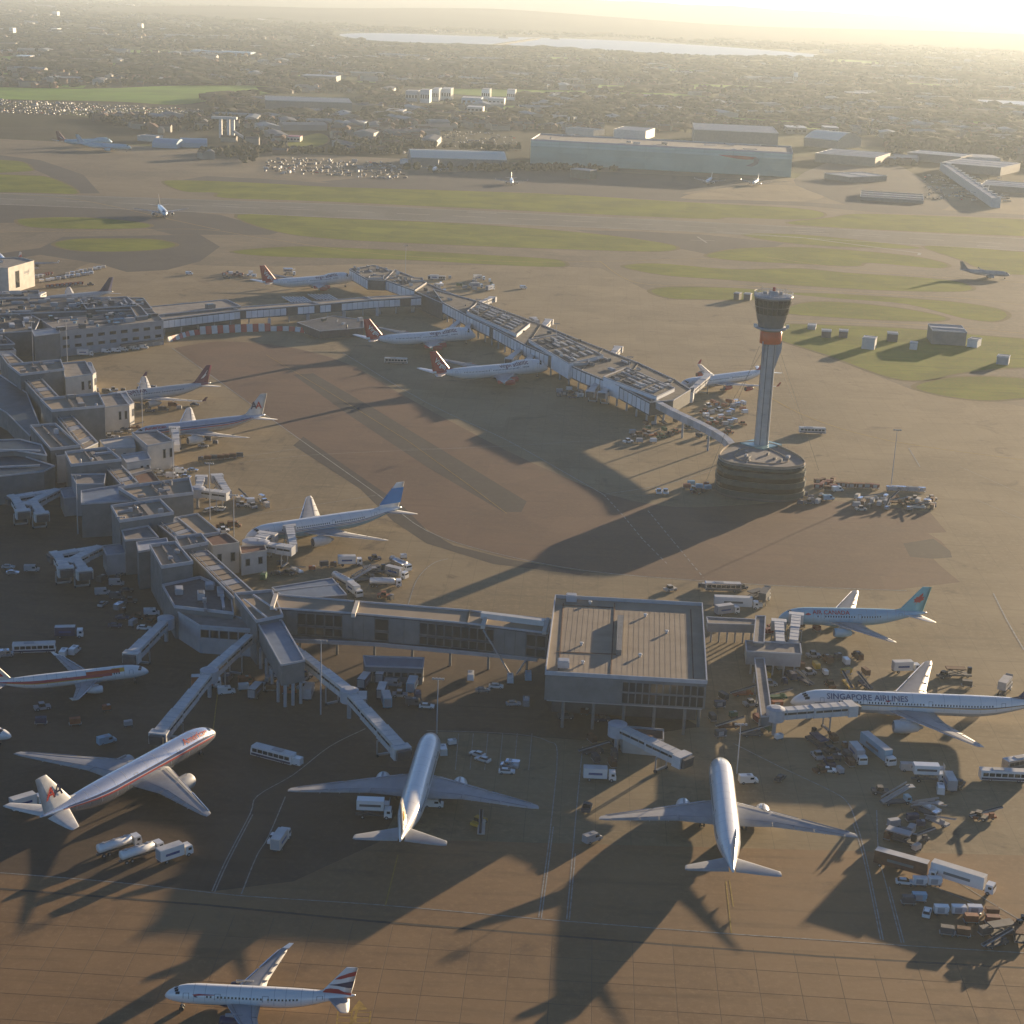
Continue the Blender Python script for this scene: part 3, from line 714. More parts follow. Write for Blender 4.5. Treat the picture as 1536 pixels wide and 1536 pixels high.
# the airfield's paved area: everything this side of the hangars
sheet('airfield_tarmac', [(-900, 60), (900, 60), (1400, 1500), (1500, 1900), (-1500, 2150), (-1300, 1500)], m_tarm, -.04, False)
sheet('apron', [(-500, 521), (0, 466), (120, 400), (160, 385), (300, 398), (380, 400), (560, 396), (770, 398), (900, 402), (980, 440), (1120, 450), (1165, 505), (1370, 585), (1536, 610), (2300, 640),
                (2300, 1336), (1536, 1290), (-600, 1240), (-900, 700)], m_conc, -.03)
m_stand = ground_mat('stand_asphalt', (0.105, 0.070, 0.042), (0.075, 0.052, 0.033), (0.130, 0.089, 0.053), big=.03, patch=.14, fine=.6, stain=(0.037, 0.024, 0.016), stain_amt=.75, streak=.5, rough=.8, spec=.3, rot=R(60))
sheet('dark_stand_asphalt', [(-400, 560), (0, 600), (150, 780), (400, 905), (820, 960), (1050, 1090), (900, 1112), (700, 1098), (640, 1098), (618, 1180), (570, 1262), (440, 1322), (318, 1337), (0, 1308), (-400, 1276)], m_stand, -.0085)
ap = sheet('near_apron', [(-300, 1235), (1800, 1290), (1900, 1800), (-500, 1800)], m_conc2, -.02)
# ---- pavement patches, and dark sheets painting shade round the hangars
sheet('brown_taxiway', smooth_line([(262, 522), (330, 512), (430, 520), (520, 545), (600, 590), (700, 645), (800, 695), (915, 742), (1010, 760), (1120, 757), (1230, 750), (1330, 760), (1395, 768)], 3) +
      [(1420, 798), (1392, 800), (1412, 812), (1428, 830), (1400, 838), (1410, 848), (1440, 873), (1340, 885), (1200, 880), (1050, 872), (890, 858), (760, 836), (660, 806), (560, 742), (440, 652), (315, 562)], m_brown, -.018)
sheet('asphalt_patch', [(1355, 815), (1400, 808), (1425, 826), (1428, 836), (1400, 838), (1365, 835)], m_dark, -.014)
sheet('taxiway_wheel_band', [(440, 562), (470, 560), (560, 612), (790, 752), (782, 768), (755, 768), (640, 700), (520, 620)], m_dark, -.012)
sheet('dark_taxiway_curve', [(455, 655), (520, 700), (600, 755), (640, 795), (680, 818), (760, 838), (880, 858), (870, 862), (740, 846), (640, 815), (590, 782), (540, 733), (440, 668)], m_dark, -.012)
sheet('dark_taxiway', [(-120, 300), (0, 303), (100, 305), (230, 313), (330, 322), (420, 348), (405, 352), (330, 352), (260, 352), (160, 327), (60, 326), (20, 334), (-120, 336)], m_dark, -.026)
sheet('dark_taxiway_far', [(-90, 222), (60, 240), (125, 262), (150, 290), (117, 290), (70, 262), (40, 250), (-90, 236)], m_dark, -.026)
sheet('dark_cross_taxiway', [(862, 345), (960, 347), (1060, 352), (1178, 365), (1150, 375), (1065, 382), (1010, 371), (930, 355)], m_dark, -.022)
sheet('junction_asphalt', [(247, 274), (310, 264), (512, 274), (800, 282), (1024, 289), (1200, 303), (1536, 322), (1536, 327), (1330, 320), (1210, 309), (1024, 302), (800, 289), (512, 281), (330, 272), (250, 280)], m_dark, -.022)
sheet('dark_bend', [(95, 355), (300, 352), (330, 370), (300, 392), (250, 405), (190, 408), (150, 396), (60, 382), (0, 392), (0, 380), (60, 372)], m_dark, -.024)
sheet('runway', [(-300, 279), (0, 289), (512, 306), (1024, 331), (1536, 357), (1800, 371), (1800, 390), (1536, 377), (1024, 347), (512, 327), (0, 307), (-300, 296)], m_runw, -.016)
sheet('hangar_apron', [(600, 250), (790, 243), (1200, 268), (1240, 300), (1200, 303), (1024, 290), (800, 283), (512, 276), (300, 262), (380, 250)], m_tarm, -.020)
sheet('painted_yard_shadow', smooth_poly([(1190, 270), (1262, 238), (1330, 240), (1400, 280), (1425, 308), (1385, 318), (1290, 312), (1230, 292)], 3), m_dark, -.010)  # dark sheet painting the apron shadows beside the hangar
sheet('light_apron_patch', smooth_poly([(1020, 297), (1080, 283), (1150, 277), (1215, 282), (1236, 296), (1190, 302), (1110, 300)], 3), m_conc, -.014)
sheet('painted_hangar_shadow', [(600, 262), (795, 252), (1190, 272), (1150, 276), (1060, 284), (1010, 292), (800, 284), (512, 277), (480, 272)], m_dark, -.016)  # the hangar's cast shadow laid down as a dark sheet
# ---- grass
GR = [
    [(-80, 238), (0, 240), (33, 243), (45, 251), (38, 257), (-80, 259)], [(-80, 262), (30, 263), (76, 267), (117, 289), (60, 289), (-80, 284)],
    [(246, 272), (300, 271), (400, 275), (512, 281), (800, 290), (1024, 303), (1190, 312), (1236, 321), (1204, 329), (1090, 326), (1024, 327), (512, 303), (340, 297), (325, 289), (277, 287)],
    [(1184, 336), (1250, 326), (1290, 321), (1400, 324), (1536, 329), (1700, 337), (1700, 362), (1536, 354), (1390, 348)],
    [(27, 330), (60, 327), (107, 326), (167, 329), (222, 336), (210, 342), (120, 343), (45, 340)],
    [(82, 366), (110, 359), (160, 358), (230, 359), (263, 367), (236, 374), (170, 377), (110, 375)],
    [(357, 322), (512, 328), (700, 336), (862, 348), (950, 358), (1012, 369), (990, 377), (860, 374), (700, 368), (512, 359), (415, 347)],
    [(350, 377), (440, 370), (520, 372), (700, 381), (820, 388), (846, 394), (838, 400), (760, 398), (620, 390), (500, 387), (400, 384)],
    [(938, 401), (955, 396), (1000, 396), (1100, 404), (1200, 403), (1266, 409), (1412, 419), (1456, 430), (1440, 437), (1344, 436), (1214, 429), (1100, 420), (1000, 413)],
    [(1060, 384), (1100, 374), (1170, 371), (1240, 373), (1357, 383), (1417, 395), (1405, 402), (1303, 394), (1282, 399), (1190, 395), (1110, 391)],
    [(1386, 370), (1460, 372), (1536, 378), (1700, 384), (1700, 420), (1536, 412), (1500, 410), (1461, 399), (1443, 390)],
    [(977, 437), (1000, 431), (1060, 431), (1130, 434), (1160, 440), (1145, 449), (1060, 449), (1005, 447)],
    [(1180, 440), (1260, 441), (1381, 449), (1448, 455), (1498, 464), (1510, 474), (1488, 482), (1440, 476), (1360, 456), (1260, 448)],
    [(1186, 460), (1220, 453), (1282, 455), (1360, 464), (1417, 476), (1396, 482), (1290, 478), (1180, 470)],
    [(1160, 487), (1303, 490), (1386, 495), (1459, 502), (1536, 508), (1700, 516), (1700, 560), (1536, 551), (1436, 560), (1396, 569), (1339, 567), (1240, 532), (1165, 507)],
    [(1374, 580), (1417, 568), (1488, 565), (1560, 572), (1580, 590), (1520, 598), (1470, 600), (1409, 592)],
    [(432, 214), (455, 205), (478, 200), (492, 206), (488, 215), (465, 222), (440, 223)],
    [(1115, 352), (1200, 352), (1330, 365), (1380, 372), (1330, 372), (1200, 366)],
]
m_worn = ground_mat('worn_turf_edge', (.15, .12, .055), (.11, .10, .045), (.19, .16, .08), big=.05, fine=.5, rough=1.0, spec=.1)
for p in GR:
    w_ = [G(*q) for q in smooth_poly(p, 4)]; c_ = sum(w_, Vector()) / len(w_)
    ring = [(c_ + (q - c_) * (1 + 3.2 / max(12, (q - c_).length))) for q in w_]
    sheet('worn_grass_edge', [(q.x, q.y) for q in ring], m_worn, -.009, False)
    o = sheet('grass_island', smooth_poly(p, 4), m_grass, -.006)
FD = [[(-60, 131), (130, 133), (270, 128), (400, 129), (418, 138), (330, 149), (262, 157), (170, 152), (-60, 146)], [(678, 133), (780, 134), (882, 137), (884, 146), (800, 146), (680, 141)],
      [(924, 139), (1030, 141), (1100, 151), (1097, 154), (1000, 150), (930, 147)], [(1010, 125), (1100, 128), (1170, 132), (1168, 139), (1100, 136), (1015, 132)],
      [(1050, 173), (1150, 179), (1267, 186), (1270, 194), (1134, 190), (1050, 181)], [(0, 84), (60, 86), (40, 92), (0, 91)], [(150, 95), (200, 93), (195, 100), (160, 100)],
      [(1310, 168), (1345, 170), (1340, 173), (1312, 172)], [(760, 126), (800, 127), (795, 131), (765, 130)], [(1330, 204), (1372, 208), (1365, 212), (1335, 209)], [(480, 163), (560, 168), (555, 178), (490, 172)],
      [(1000, 160), (1060, 165), (1050, 172), (1010, 168)], [(700, 160), (820, 158), (830, 162), (760, 166)]]
for p in FD: sheet('green_field', smooth_poly(p, 3), m_field, -.1)
# ---- water
m_wat = mat('reservoir_water', (.30, .31, .31), .35, var=0, spec=.8)
sheet('reservoir_water', smooth_poly([(508, 53), (540, 50), (620, 51), (700, 54), (850, 58), (950, 62), (1080, 70), (1180, 78), (1246, 85), (1150, 85), (1024, 82), (935, 77), (830, 71), (740, 67), (620, 64), (550, 60)], 3), m_wat, .8)
sheet('reservoir_water', smooth_poly([(1466, 151), (1500, 151), (1600, 157), (1620, 166), (1536, 163)], 3), m_wat, .8)
sheet('reservoir_water', smooth_poly([(1520, 88), (1560, 89), (1600, 92), (1540, 91)], 3), m_wat, .8)
m_bank = mat('reservoir_bank', (.10, .09, .07), .95, var=.1, scale=.01)
mb = MB(); a = G(738, 69); b = G(806, 58.5); mb.beam((a.x, a.y, 1.5), (b.x, b.y, 1.5), 30, 5); tag(mb.build('causeway', m_bank), 'dark causeway crossing the large reservoir', 'causeway')
for (px, py) in ((755, 57.5), (832, 59)):
    mb = MB(); p = G(px, py); mb.tube((p.x, p.y, 0), (p.x, p.y, 9), 26, 14, 10); mb.box((p.x + 4, p.y, 12), (16, 12, 8)); tag(mb.build('island', m_bank), 'small dark wooded island in the reservoir ' + ('beside the causeway' if px < 800 else 'right of the causeway'), 'island')
# ---- markings
mk = MB(); LN = [
    ([(0, 1309), (170, 1323), (318, 1339), (380, 1345), (578, 1358), (840, 1381), (1100, 1401), (1236, 1410), (1400, 1421), (1600, 1433)], .30),
    ([(318, 1337), (338, 1292), (375, 1221), (386, 1194), (440, 1162), (494, 1120), (548, 1093)], .28), ([(322, 1338), (342, 1293), (379, 1222)], .28),
    ([(362, 1341), (385, 1284), (402, 1256), (428, 1195)], .28), ([(808, 1376), (817, 1310), (826, 1240), (836, 1130), (822, 1112), (790, 1103), (720, 1098), (640, 1096)], .28),
    ([(812, 1377), (821, 1310), (830, 1240)], .28), ([(850, 1379), (859, 1280), (866, 1200), (874, 1120)], .28), ([(854, 1380), (863, 1280)], .28),
    ([(1325, 1410), (1300, 1290), (1283, 1230), (1272, 1205), (1250, 1188), (1170, 1150), (1100, 1115)], .30), ([(1321, 1409), (1296, 1290), (1280, 1235)], .28),
    ([(1352, 1414), (1330, 1330), (1318, 1280), (1315, 1215)], .28), ([(1356, 1414), (1334, 1330)], .28),
    ([(1366, 1290), (1400, 1305), (1440, 1325), (1500, 1362), (1600, 1420)], .28), ([(1400, 1330), (1460, 1355), (1536, 1396)], .25),
    ([(258, 522), (315, 562), (440, 652), (567, 742), (640, 796), (740, 829), (880, 856), (1050, 871), (1200, 880), (1360, 886)], .45),
    ([(514, 529), (640, 604), (760, 660), (860, 716), (906, 742)], .40), ([(360, 775), (430, 764), (563, 743)], .25), ([(360, 694), (475, 682), (700, 672)], .22), ([(360, 686), (450, 672)], .22),
    ([(600, 674), (740, 670), (900, 660)], .22), ([(908, 741), (990, 728), (1068, 706)], .3), ([(612, 908), (625, 870), (648, 846), (672, 838)], .3), ([(902, 742), (1000, 744)], .2),
    ([(1363, 672), (1380, 700)], .5), ([(1490, 890), (1510, 930), (1536, 975)], .5), ([(1440, 700), (1600, 770)], .2), ([(1466, 750), (1536, 780)], .2)]
for pts, w_ in LN: strip_line(mk, smooth_line(pts, 4) if len(pts) > 2 else pts, w_, .012)
for pts in ([(906, 742), (936, 775), (965, 810), (1000, 845)], [(972, 766), (1010, 812), (1055, 866)]): strip_line(mk, pts, .4, .012, dash=(3, 2))
for x in range(688, 800, 22): strip_line(mk, [(x, 1100), (x - 5, 1155)], .18, .012)
for x in (60, 130, 200, 270): strip_line(mk, [(x, 960 - x * .02), (x - 60, 1010)], .15, .012) if 0 else None
tag(mk.build('painted_white_lines', m_line), kind='structure')
yk = MB()
for pts in ([(597, 1282), (578, 1358)], [(1089, 1322), (1097, 1400)], [(399, 532), (500, 592), (610, 660), (700, 725), (760, 770)], [(330, 1010), (320, 1093)], [(1094, 1320), (1100, 1360)]): strip_line(yk, pts, .32, .014)
strip_line(yk, [(528, 1536), (537, 1512)], .5, .014)
tag(yk.build('painted_yellow_lines', m_yel), kind='structure')
ar = MB(); a = G(539, 1500); l_ = G(526, 1517); r_ = G(551, 1514); ar.add([(a.x, a.y, .018), (l_.x, l_.y, .018), (r_.x, r_.y, .018)], [(0, 1, 2)])
for (x0, x1) in ((507, 528), (535, 556)):
    for y in (1518, 1526, 1534): strip_line(ar, [(x0, y), (x1, y + 1)], .3, .018)
    for x in (x0, x1): strip_line(ar, [(x, 1517), (x - 2, 1537)], .3, .018)
tag(ar.build('yellow_arrow_marking', m_yel), kind='structure')
yk2 = MB()
for pts in ([(0, 348), (150, 346), (300, 344), (400, 358), (560, 380), (760, 392), (900, 392), (1080, 387)], [(900, 392), (960, 425), (1100, 428), (1300, 440), (1450, 448), (1536, 458)], [(1170, 480), (1300, 484), (1420, 490), (1536, 500)], [(0, 290), (120, 300), (260, 330), (330, 345)], [(1150, 386), (1290, 405), (1440, 418), (1536, 424)], [(1100, 560), (1200, 620), (1330, 660), (1536, 690)]):
    strip_line(yk2, smooth_line(pts, 6), .9, .0)
tag(yk2.build('taxiway_centre_lines', m_yel), kind='structure')
rk = MB()
for (a, b) in (((0, 289.8), (512, 306.8)), ((512, 306.8), (1024, 331.8)), ((1024, 331.8), (1536, 357.8))): strip_line(rk, [a, b], 1.5, -.004)
for (a, b) in (((0, 306.3), (512, 326.2)), ((512, 326.2), (1024, 346.2)), ((1024, 346.2), (1536, 376.2))): strip_line(rk, [a, b], 1.5, -.004)
strip_line(rk, [(0, 298), (512, 316.4), (1024, 338.8), (1536, 367)], 1.5, -.004, dash=(30, 20))
for k_ in range(6): strip_line(rk, [(1465, 361 + k_ * 1.8 + .5), (1500, 362.8 + k_ * 1.8 + .5)], 1.8, -.002) if k_ in (1, 4) else None
for (a, b) in (((320, 305.5), (362, 307.5)), ((318, 308.5), (358, 310.5)), ((420, 310), (455, 311.5)), ((700, 318), (745, 320)), ((1190, 345), (1235, 347.5)), ((1290, 350.5), (1335, 353.5))): strip_line(rk, [a, b], 1.6, -.002)
strip_line(rk, [(1075, 347.5), (1200, 356), (1380, 379.5)], 2.6, -.002); strip_line(rk, [(1380, 379.5), (1378, 382.5)], 2.6, -.002)
strip_line(rk, [(1046, 355), (1060, 364)], 1.6, -.002); strip_line(rk, [(1035, 360), (1072, 361)], 1.2, -.002)
tag(rk.build('runway_markings', m_line), kind='structure')
jk = MB()
strip_line(jk, [(-200, 1320), (0, 1333), (315, 1358), (560, 1382), (840, 1404), (1000, 1417), (1236, 1435), (1536, 1452), (1700, 1460)], .75, .010)
tag(jk.build('drain_channel', m_joint), kind='structure')
# ---- concrete slabs of the near apron, each its own piece with an open joint round it
ug = (G(1500, 1500) - G(100, 1420)).normalized(); a0 = math.atan2(-.04, 1); ux = Vector((math.cos(a0), math.sin(a0), 0)); uy = Vector((-math.sin(a0), math.cos(a0), 0)); sl = 8.6
mslab = bpy.data.meshes.new('slab')
e = sl / 2 - .024; h = .012
mslab.from_pydata([(-e, -e, -.02), (e, -e, -.02), (e, e, -.02), (-e, e, -.02), (-e + .05, -e + .05, h), (e - .05, -e + .05, h), (e - .05, e - .05, h), (-e + .05, e - .05, h), (-e - .048, -e - .048, -.012), (e + .048, -e - .048, -.012), (e + .048, e + .048, -.012), (-e - .048, e + .048, -.012)], [],
                  [(4, 5, 6, 7), (0, 1, 5, 4), (1, 2, 6, 5), (2, 3, 7, 6), (3, 0, 4, 7), (8, 9, 1, 0), (9, 10, 2, 1), (10, 11, 3, 2), (11, 8, 0, 3)])
m_slab = ground_mat('slab_concrete', (0.250, 0.155, 0.074), (0.195, 0.118, 0.056), (0.280, 0.180, 0.090), big=.02, fine=.6, stain=(0.065, 0.040, 0.027), stain_amt=.5, streak=.5, rough=.8, spec=.3, rot=R(-5))
nt = m_slab.node_tree; b_ = nt.nodes['Principled BSDF']; src = b_.inputs['Base Color'].links[0].from_socket
oi = nt.nodes.new('ShaderNodeObjectInfo'); mr = nt.nodes.new('ShaderNodeMapRange'); nt.links.new(oi.outputs['Random'], mr.inputs[0]); mr.inputs[3].default_value = .95; mr.inputs[4].default_value = 1.04
mx = nt.nodes.new('ShaderNodeMix'); mx.data_type = 'RGBA'; mx.blend_type = 'MULTIPLY'; mx.inputs[0].default_value = 1; nt.links.new(src, mx.inputs[6]); nt.links.new(mr.outputs[0], mx.inputs[7]); nt.links.new(mx.outputs[2], b_.inputs['Base Color'])
mslab.materials.append(m_slab); mslab.materials.append(mat('slab_joint', (.15, .10, .06), .9, var=0))
for p_ in mslab.polygons: p_.material_index = 0 if p_.index == 0 else 1
oo = G(700, 1395); cnt = 0
ap.data.materials[0] = m_joint if 0 else ap.data.materials[0]
under = sheet('slab_bed', [(-300, 1345), (1800, 1495), (1900, 1800), (-500, 1800)], m_joint, -.012) if 0 else None
drain0 = G(0, 1336); drain1 = G(1536, 1455)
for j in range(0, 7):
    for i in range(-14, 20):
        p = G(560, 1384) + ux * (i * sl) - uy * ((j + .5) * sl + .5)
        # inside the picture?
        q = p - Vector((0, 0, H)); F = q.y * math.cos(TH) - q.z * math.sin(TH); U = q.y * math.sin(TH) + q.z * math.cos(TH)
        u, v = FPX * q.x / F, FPX * U / F; sx = 768 + u * CR + v * SR; sy = 768 - (-u * SR + v * CR)
        if -70 < sx < 1606 and sy < 1590 and cnt < 290: obj_from(mslab, 'slab', (p.x, p.y, -.004), a0, ap); cnt += 1

# ------------------------------------------------------------------ buildings
def cen(ps): return Vector((sum(p[0] for p in ps) / len(ps), sum(p[1] for p in ps) / len(ps), 0))
def pxz(px, z): return [G(p[0], p[1], z) for p in px]
def block(parent, poly, z, z0=0.0, wall=grey, roof=roofm, par=.8, parm=None, name='wall'):
    """walls, roof deck and parapet; poly in world coordinates"""
    poly = ccw([(p[0], p[1]) for p in poly]); n = len(poly)
    mb = MB(); mb.add([(p[0], p[1], z0) for p in poly] + [(p[0], p[1], z) for p in poly], [tuple(reversed(range(n)))] + [(i, (i + 1) % n, n + (i + 1) % n, n + i) for i in range(n)])
    mb.build(name, wall, parent)
    rb = MB(); rb.add([(p[0], p[1], z + .004) for p in poly], [tuple(range(n))]); rb.build('roof', roof, parent)
    if par:
        pb = MB()
        for i in range(n):
            a = Vector((*poly[i], z + par / 2 + .01)); b = Vector((*poly[(i + 1) % n], z + par / 2 + .01)); d = (b - a).normalized(); pb.beam(a - d * .17, b + d * .17, .35, par)
        pb.build('parapet', parm or parap, parent)
    return poly
def roof_plant(parent, poly, z, n, seed=0, size=(2, 6), mats=None, name='roof_unit', hi=(.8, 2.2)):
    """air handling boxes, ducts and cowls set out along the roof's own long direction"""
    r = random.Random(seed); poly = [Vector((p[0], p[1], 0)) for p in poly]
    a = max(((poly[i] - poly[i - 1]) for i in range(len(poly))), key=lambda v: v.length).normalized(); rz = math.atan2(a.y, a.x)
    mats = mats or [grey, lgrey, dgrey, offwhite, parap]; c0 = cen(poly); k = 0; t = 0; done = []
    mnx, mxx = min(p.x for p in poly), max(p.x for p in poly); mny, mxy = min(p.y for p in poly), max(p.y for p in poly)
    while k < n and t < n * 30:
        t += 1; p = Vector((r.uniform(mnx, mxx), r.uniform(mny, mxy), 0))
        ins = all((poly[(i + 1) % len(poly)] - poly[i]).cross(p - poly[i]).z * sgn_poly(poly) > 1.8 * (poly[(i + 1) % len(poly)] - poly[i]).length for i in range(len(poly)))
        if not ins: continue
        l_, w_, h_ = r.uniform(*size), r.uniform(size[0] * .6, size[1] * .5), r.uniform(*hi)
        if any((p - q[0]).length < (l_ + q[1]) * .5 for q in done): continue
        done.append((p, l_)); m = MB(); kind = r.random()
        if kind < .55: m.box((p.x, p.y, z + h_ / 2 + .15), (l_, w_, h_), rz); m.box((p.x, p.y, z + h_ + .2), (l_ * .8, w_ * .7, .2), rz, 1); m.box((p.x, p.y, z + .09), (l_ * .9, w_ * .8, .18), rz, 1)
        elif kind < .8:
            d = a * l_; m.beam((p.x - d.x, p.y - d.y, z + .5), (p.x + d.x, p.y + d.y, z + .5), .8, .8); m.box((p.x - d.x, p.y - d.y, z + .8), (1.2, 1.2, 1.4), rz, 1)
        else: m.tube((p.x, p.y, z), (p.x, p.y, z + h_ * .7), w_ * .3, w_ * .3, 10); m.tube((p.x, p.y, z + h_ * .7), (p.x, p.y, z + h_), w_ * .42, w_ * .2, 10, 1)
        m.build(name, [r.choice(mats), r.choice(mats)], parent); k += 1
def sgn_poly(poly):
    return 1 if sum(poly[i].x * poly[(i + 1) % len(poly)].y - poly[(i + 1) % len(poly)].x * poly[i].y for i in range(len(poly))) > 0 else -1
def panels(parent, a, b, z0, z1, n, m_, name='panel', gap=.12, off=.10, thick=.12, skip=(), toward=None, alt=None):
    """row of separate panels on the wall line a-b, proud of it towards the viewer"""
    a = Vector((a[0], a[1], 0)); b = Vector((b[0], b[1], 0)); d = (b - a) / n; u = d.normalized(); nn = Vector((u.y, -u.x, 0))
    if nn.y > 0: nn = -nn
    me = None
    for i in range(n):
        if i in skip: continue
        c = a + d * (i + .5) + nn * off; m = MB()
        m.box((c.x, c.y, (z0 + z1) / 2), (d.length - gap * 2, thick, z1 - z0), math.atan2(u.y, u.x))
        m.build(name, (alt if alt and i % 2 else m_), parent)
def pillars(parent, a, b, z, n, r=.35, m_=None):
    a = Vector(a); b = Vector(b)
    for i in range(n):
        p = a + (b - a) * ((i + .5) / n); m = MB(); m.tube((p.x, p.y, 0), (p.x, p.y, z), r, r, 8); m.build('pillar', m_ or lgrey, parent)
def windows_on(parent, a, b, z0, z1, n, frac=.6, m_=None, name='window', off=.06, arr=None):
    a = Vector((a[0], a[1], 0)); b = Vector((b[0], b[1], 0)); d = (b - a) / n; u = d.normalized(); nn = Vector((u.y, -u.x, 0))
    if nn.y > 0: nn = -nn
    for i in range(n):
        c = a + d * (i + .5) + nn * off; w_ = d.length * frac; rz = math.atan2(u.y, u.x)
        f = MB(); zc = (z0 + z1) / 2
        for (dx, dz, sx, sz) in ((0, (z1 - z0) / 2, w_ + .3, .16), (0, -(z1 - z0) / 2, w_ + .3, .16), (-w_ / 2, 0, .14, z1 - z0 + .16), (w_ / 2, 0, .14, z1 - z0 + .16)):
            q = c + u * dx; f.box((q.x, q.y, zc + dz), (sx, .16, sz), rz)
        fo = f.build(name, win_fr, parent)
        g = MB(); g.box((c.x, c.y, zc), (w_, .06, z1 - z0), rz)
        go = g.build('pane', m_ or glass, fo)
        # parts hold world-relative coordinates of the thing: undo the second parenting level
        fo_loc = parent.location if parent.get('_w') else Vector((0, 0, 0))
        for v in go.data.vertices: v.co -= fo_loc
def tube_bridge(name, p0, p1, z0, z1, w_, h_, label, m_=offwhite, head=True, legs=1, group='passenger boarding bridges', seams=True, rot=True, lit=None):
    """boarding bridge from the rotunda p0 to the aircraft door p1 (world xy), floor heights z0, z1"""
    a = Vector((p0[0], p0[1], z0)); b = Vector((p1[0], p1[1], z1)); base = Vector((a.x, a.y, 0)); d = (b - a); L = d.length; u = d.normalized()
    t = wthing(name, base, label, 'boarding bridge', group)
    segs = 2 if L < 26 else 3
    for i in range(segs):
        q0 = a + d * (i / segs); q1 = a + d * ((i + 1) / segs); s_ = 1 + .10 * (segs - 1 - i)
        if segs > 1 and i < segs - 1: q1 = q1 + u * .8
        m = MB(); m.beam(q0 + Vector((0, 0, h_ * .5)), q1 + Vector((0, 0, h_ * .5)), w_ / s_ if 0 else w_ * (1 + .1 * i), h_ * (1 + .1 * i)); o_ = m.build('tunnel_section', m_, t)
        k_ = max(2, int((q1 - q0).length / 2.6)); rb = MB()
        for j in range(k_ + 1):
            q = q0 + (q1 - q0) * (j / k_); rb.beam(q + Vector((0, 0, h_ * .5)) - u * .08, q + Vector((0, 0, h_ * .5)) + u * .08, w_ * (1 + .1 * i) + .12, h_ * (1 + .1 * i) + .12)
        tag(rb.build('tunnel_rib', parap, t), kind='stuff')
        wm_ = MB(); sdv = Vector((u.y, -u.x, 0)).normalized() * (w_ * (1 + .1 * i) / 2 + .03)
        for sg in (1, -1): wm_.beam(q0 + Vector((0, 0, h_ * .62)) + sdv * sg + u * .6, q1 + Vector((0, 0, h_ * .62)) + sdv * sg - u * .6, .05, h_ * .22)
        wm_.build('side_window', glass, t)
    if rot:
        m = MB(); m.tube((a.x, a.y, z0 - .3), (a.x, a.y, z0 + h_ + .3), w_ * .95, w_ * .95, 18); m.tube((a.x, a.y, z0 + h_ + .3), (a.x, a.y, z0 + h_ + .7), w_ * .97, w_ * .5, 18); m.build('rotunda', parap, t)
        m = MB(); m.tube((a.x, a.y, 0), (a.x, a.y, z0), .6, .6, 10); m.build('column', lgrey, t)
    if head:
        sdv = Vector((u.y, -u.x, 0)); e = b + u * .8
        m = MB(); m.beam(b - u * .8 + Vector((0, 0, h_ * .5)), b + u * 2.0 + Vector((0, 0, h_ * .5)), w_ * 1.75, h_ * 1.15); m.build('cab', m_, t)
        m = MB(); m.beam(b + u * 2.0 + Vector((0, 0, h_ * .5)), b + u * 3.0 + Vector((0, 0, h_ * .45)), w_ * 1.4, h_ * .95); m.build('canopy_bellows', dgrey, t)
    for i in range(legs):
        q = a + d * (.72 if legs == 1 else .35 + .42 * i); sdv = Vector((u.y, -u.x, 0)).normalized() * w_ * .8; m = MB()
        for sg in (1, -1): m.tube((q.x + sdv.x * sg, q.y + sdv.y * sg, .7), (q.x + sdv.x * sg, q.y + sdv.y * sg, q.z), .22, .22, 8)
        m.beam((q.x - sdv.x, q.y - sdv.y, q.z - .2), (q.x + sdv.x, q.y + sdv.y, q.z - .2), .4, .4); m.beam((q.x - sdv.x, q.y - sdv.y, .7), (q.x + sdv.x, q.y + sdv.y, .7), .6, .5)
        m.build('support_frame', steel, t)
        m = MB()
        for sg in (1, -1):
            c = (q.x + sdv.x * sg, q.y + sdv.y * sg); m.tube((c[0] - u.y * .2, c[1] + u.x * .2, .5), (c[0] + u.y * .2, c[1] - u.x * .2, .5), .5, .5, 12)
        m.build('wheel_bogie', black, t)
    return t
def bridge_px(name, a, b, za, zb, label, w_=2.7, h_=2.8, **k):
    """a, b in pixels at the bridge's mid height"""
    return tube_bridge(name, G(a[0], a[1], za + h_ / 2), G(b[0], b[1], zb + h_ / 2), za, zb, w_, h_, label, **k)
def lamp_mast(px, py, hgt, label):
    b = G(px, py); t = wthing('floodlight_mast', b, label, 'light mast', 'tall floodlight masts of the apron')
    m = MB(); m.tube(b, b + Vector((0, 0, hgt)), .20, .10, 8); m.build('pole', parap, t)
    m = MB(); m.beam(b + Vector((-1.6, 0, hgt)), b + Vector((1.6, 0, hgt)), .25, .25); m.build('crossbar', steel, t)
    for i in range(4): m = MB(); m.box((b.x - 1.35 + .9 * i, b.y - .25, hgt + .1), (.6, .45, .5)); m.build('floodlight', lgrey, t)

# ---- square gate building at the pier's end
T = wthing('gate_building', G(940, 1060), 'square flat-roofed gate building with pale parapet and skylight strip at the pier end', 'building')
zr = 16.0; q = pxz([(833, 897), (1053, 909), (1060, 1026), (818, 1012)], zr)
block(T, q, zr, 8.6, wall=grey, roof=roofb, par=1.1, parm=parap)
qa, qb, qc, qd = q           # back-left, back-right, front-right, front-left
def lerp(a, b, t): return a + (b - a) * t
m = MB(); fl = [lerp(p, cen(q), .03) for p in q]; m.prism(fl, 7.9, 8.6); m.build('floor_slab', lgrey, T)
core = [lerp(qd, qa, .16), lerp(qc, qb, .16), lerp(qc, qb, .9), lerp(qd, qa, .9)]; core = [lerp(p, cen(core), .08) for p in core]
m = MB(); m.prism(core, 0, 7.9); m.build('undercroft_shade_core', dgrey, T)  # dark core pushed forward to stand for the undercroft's shade
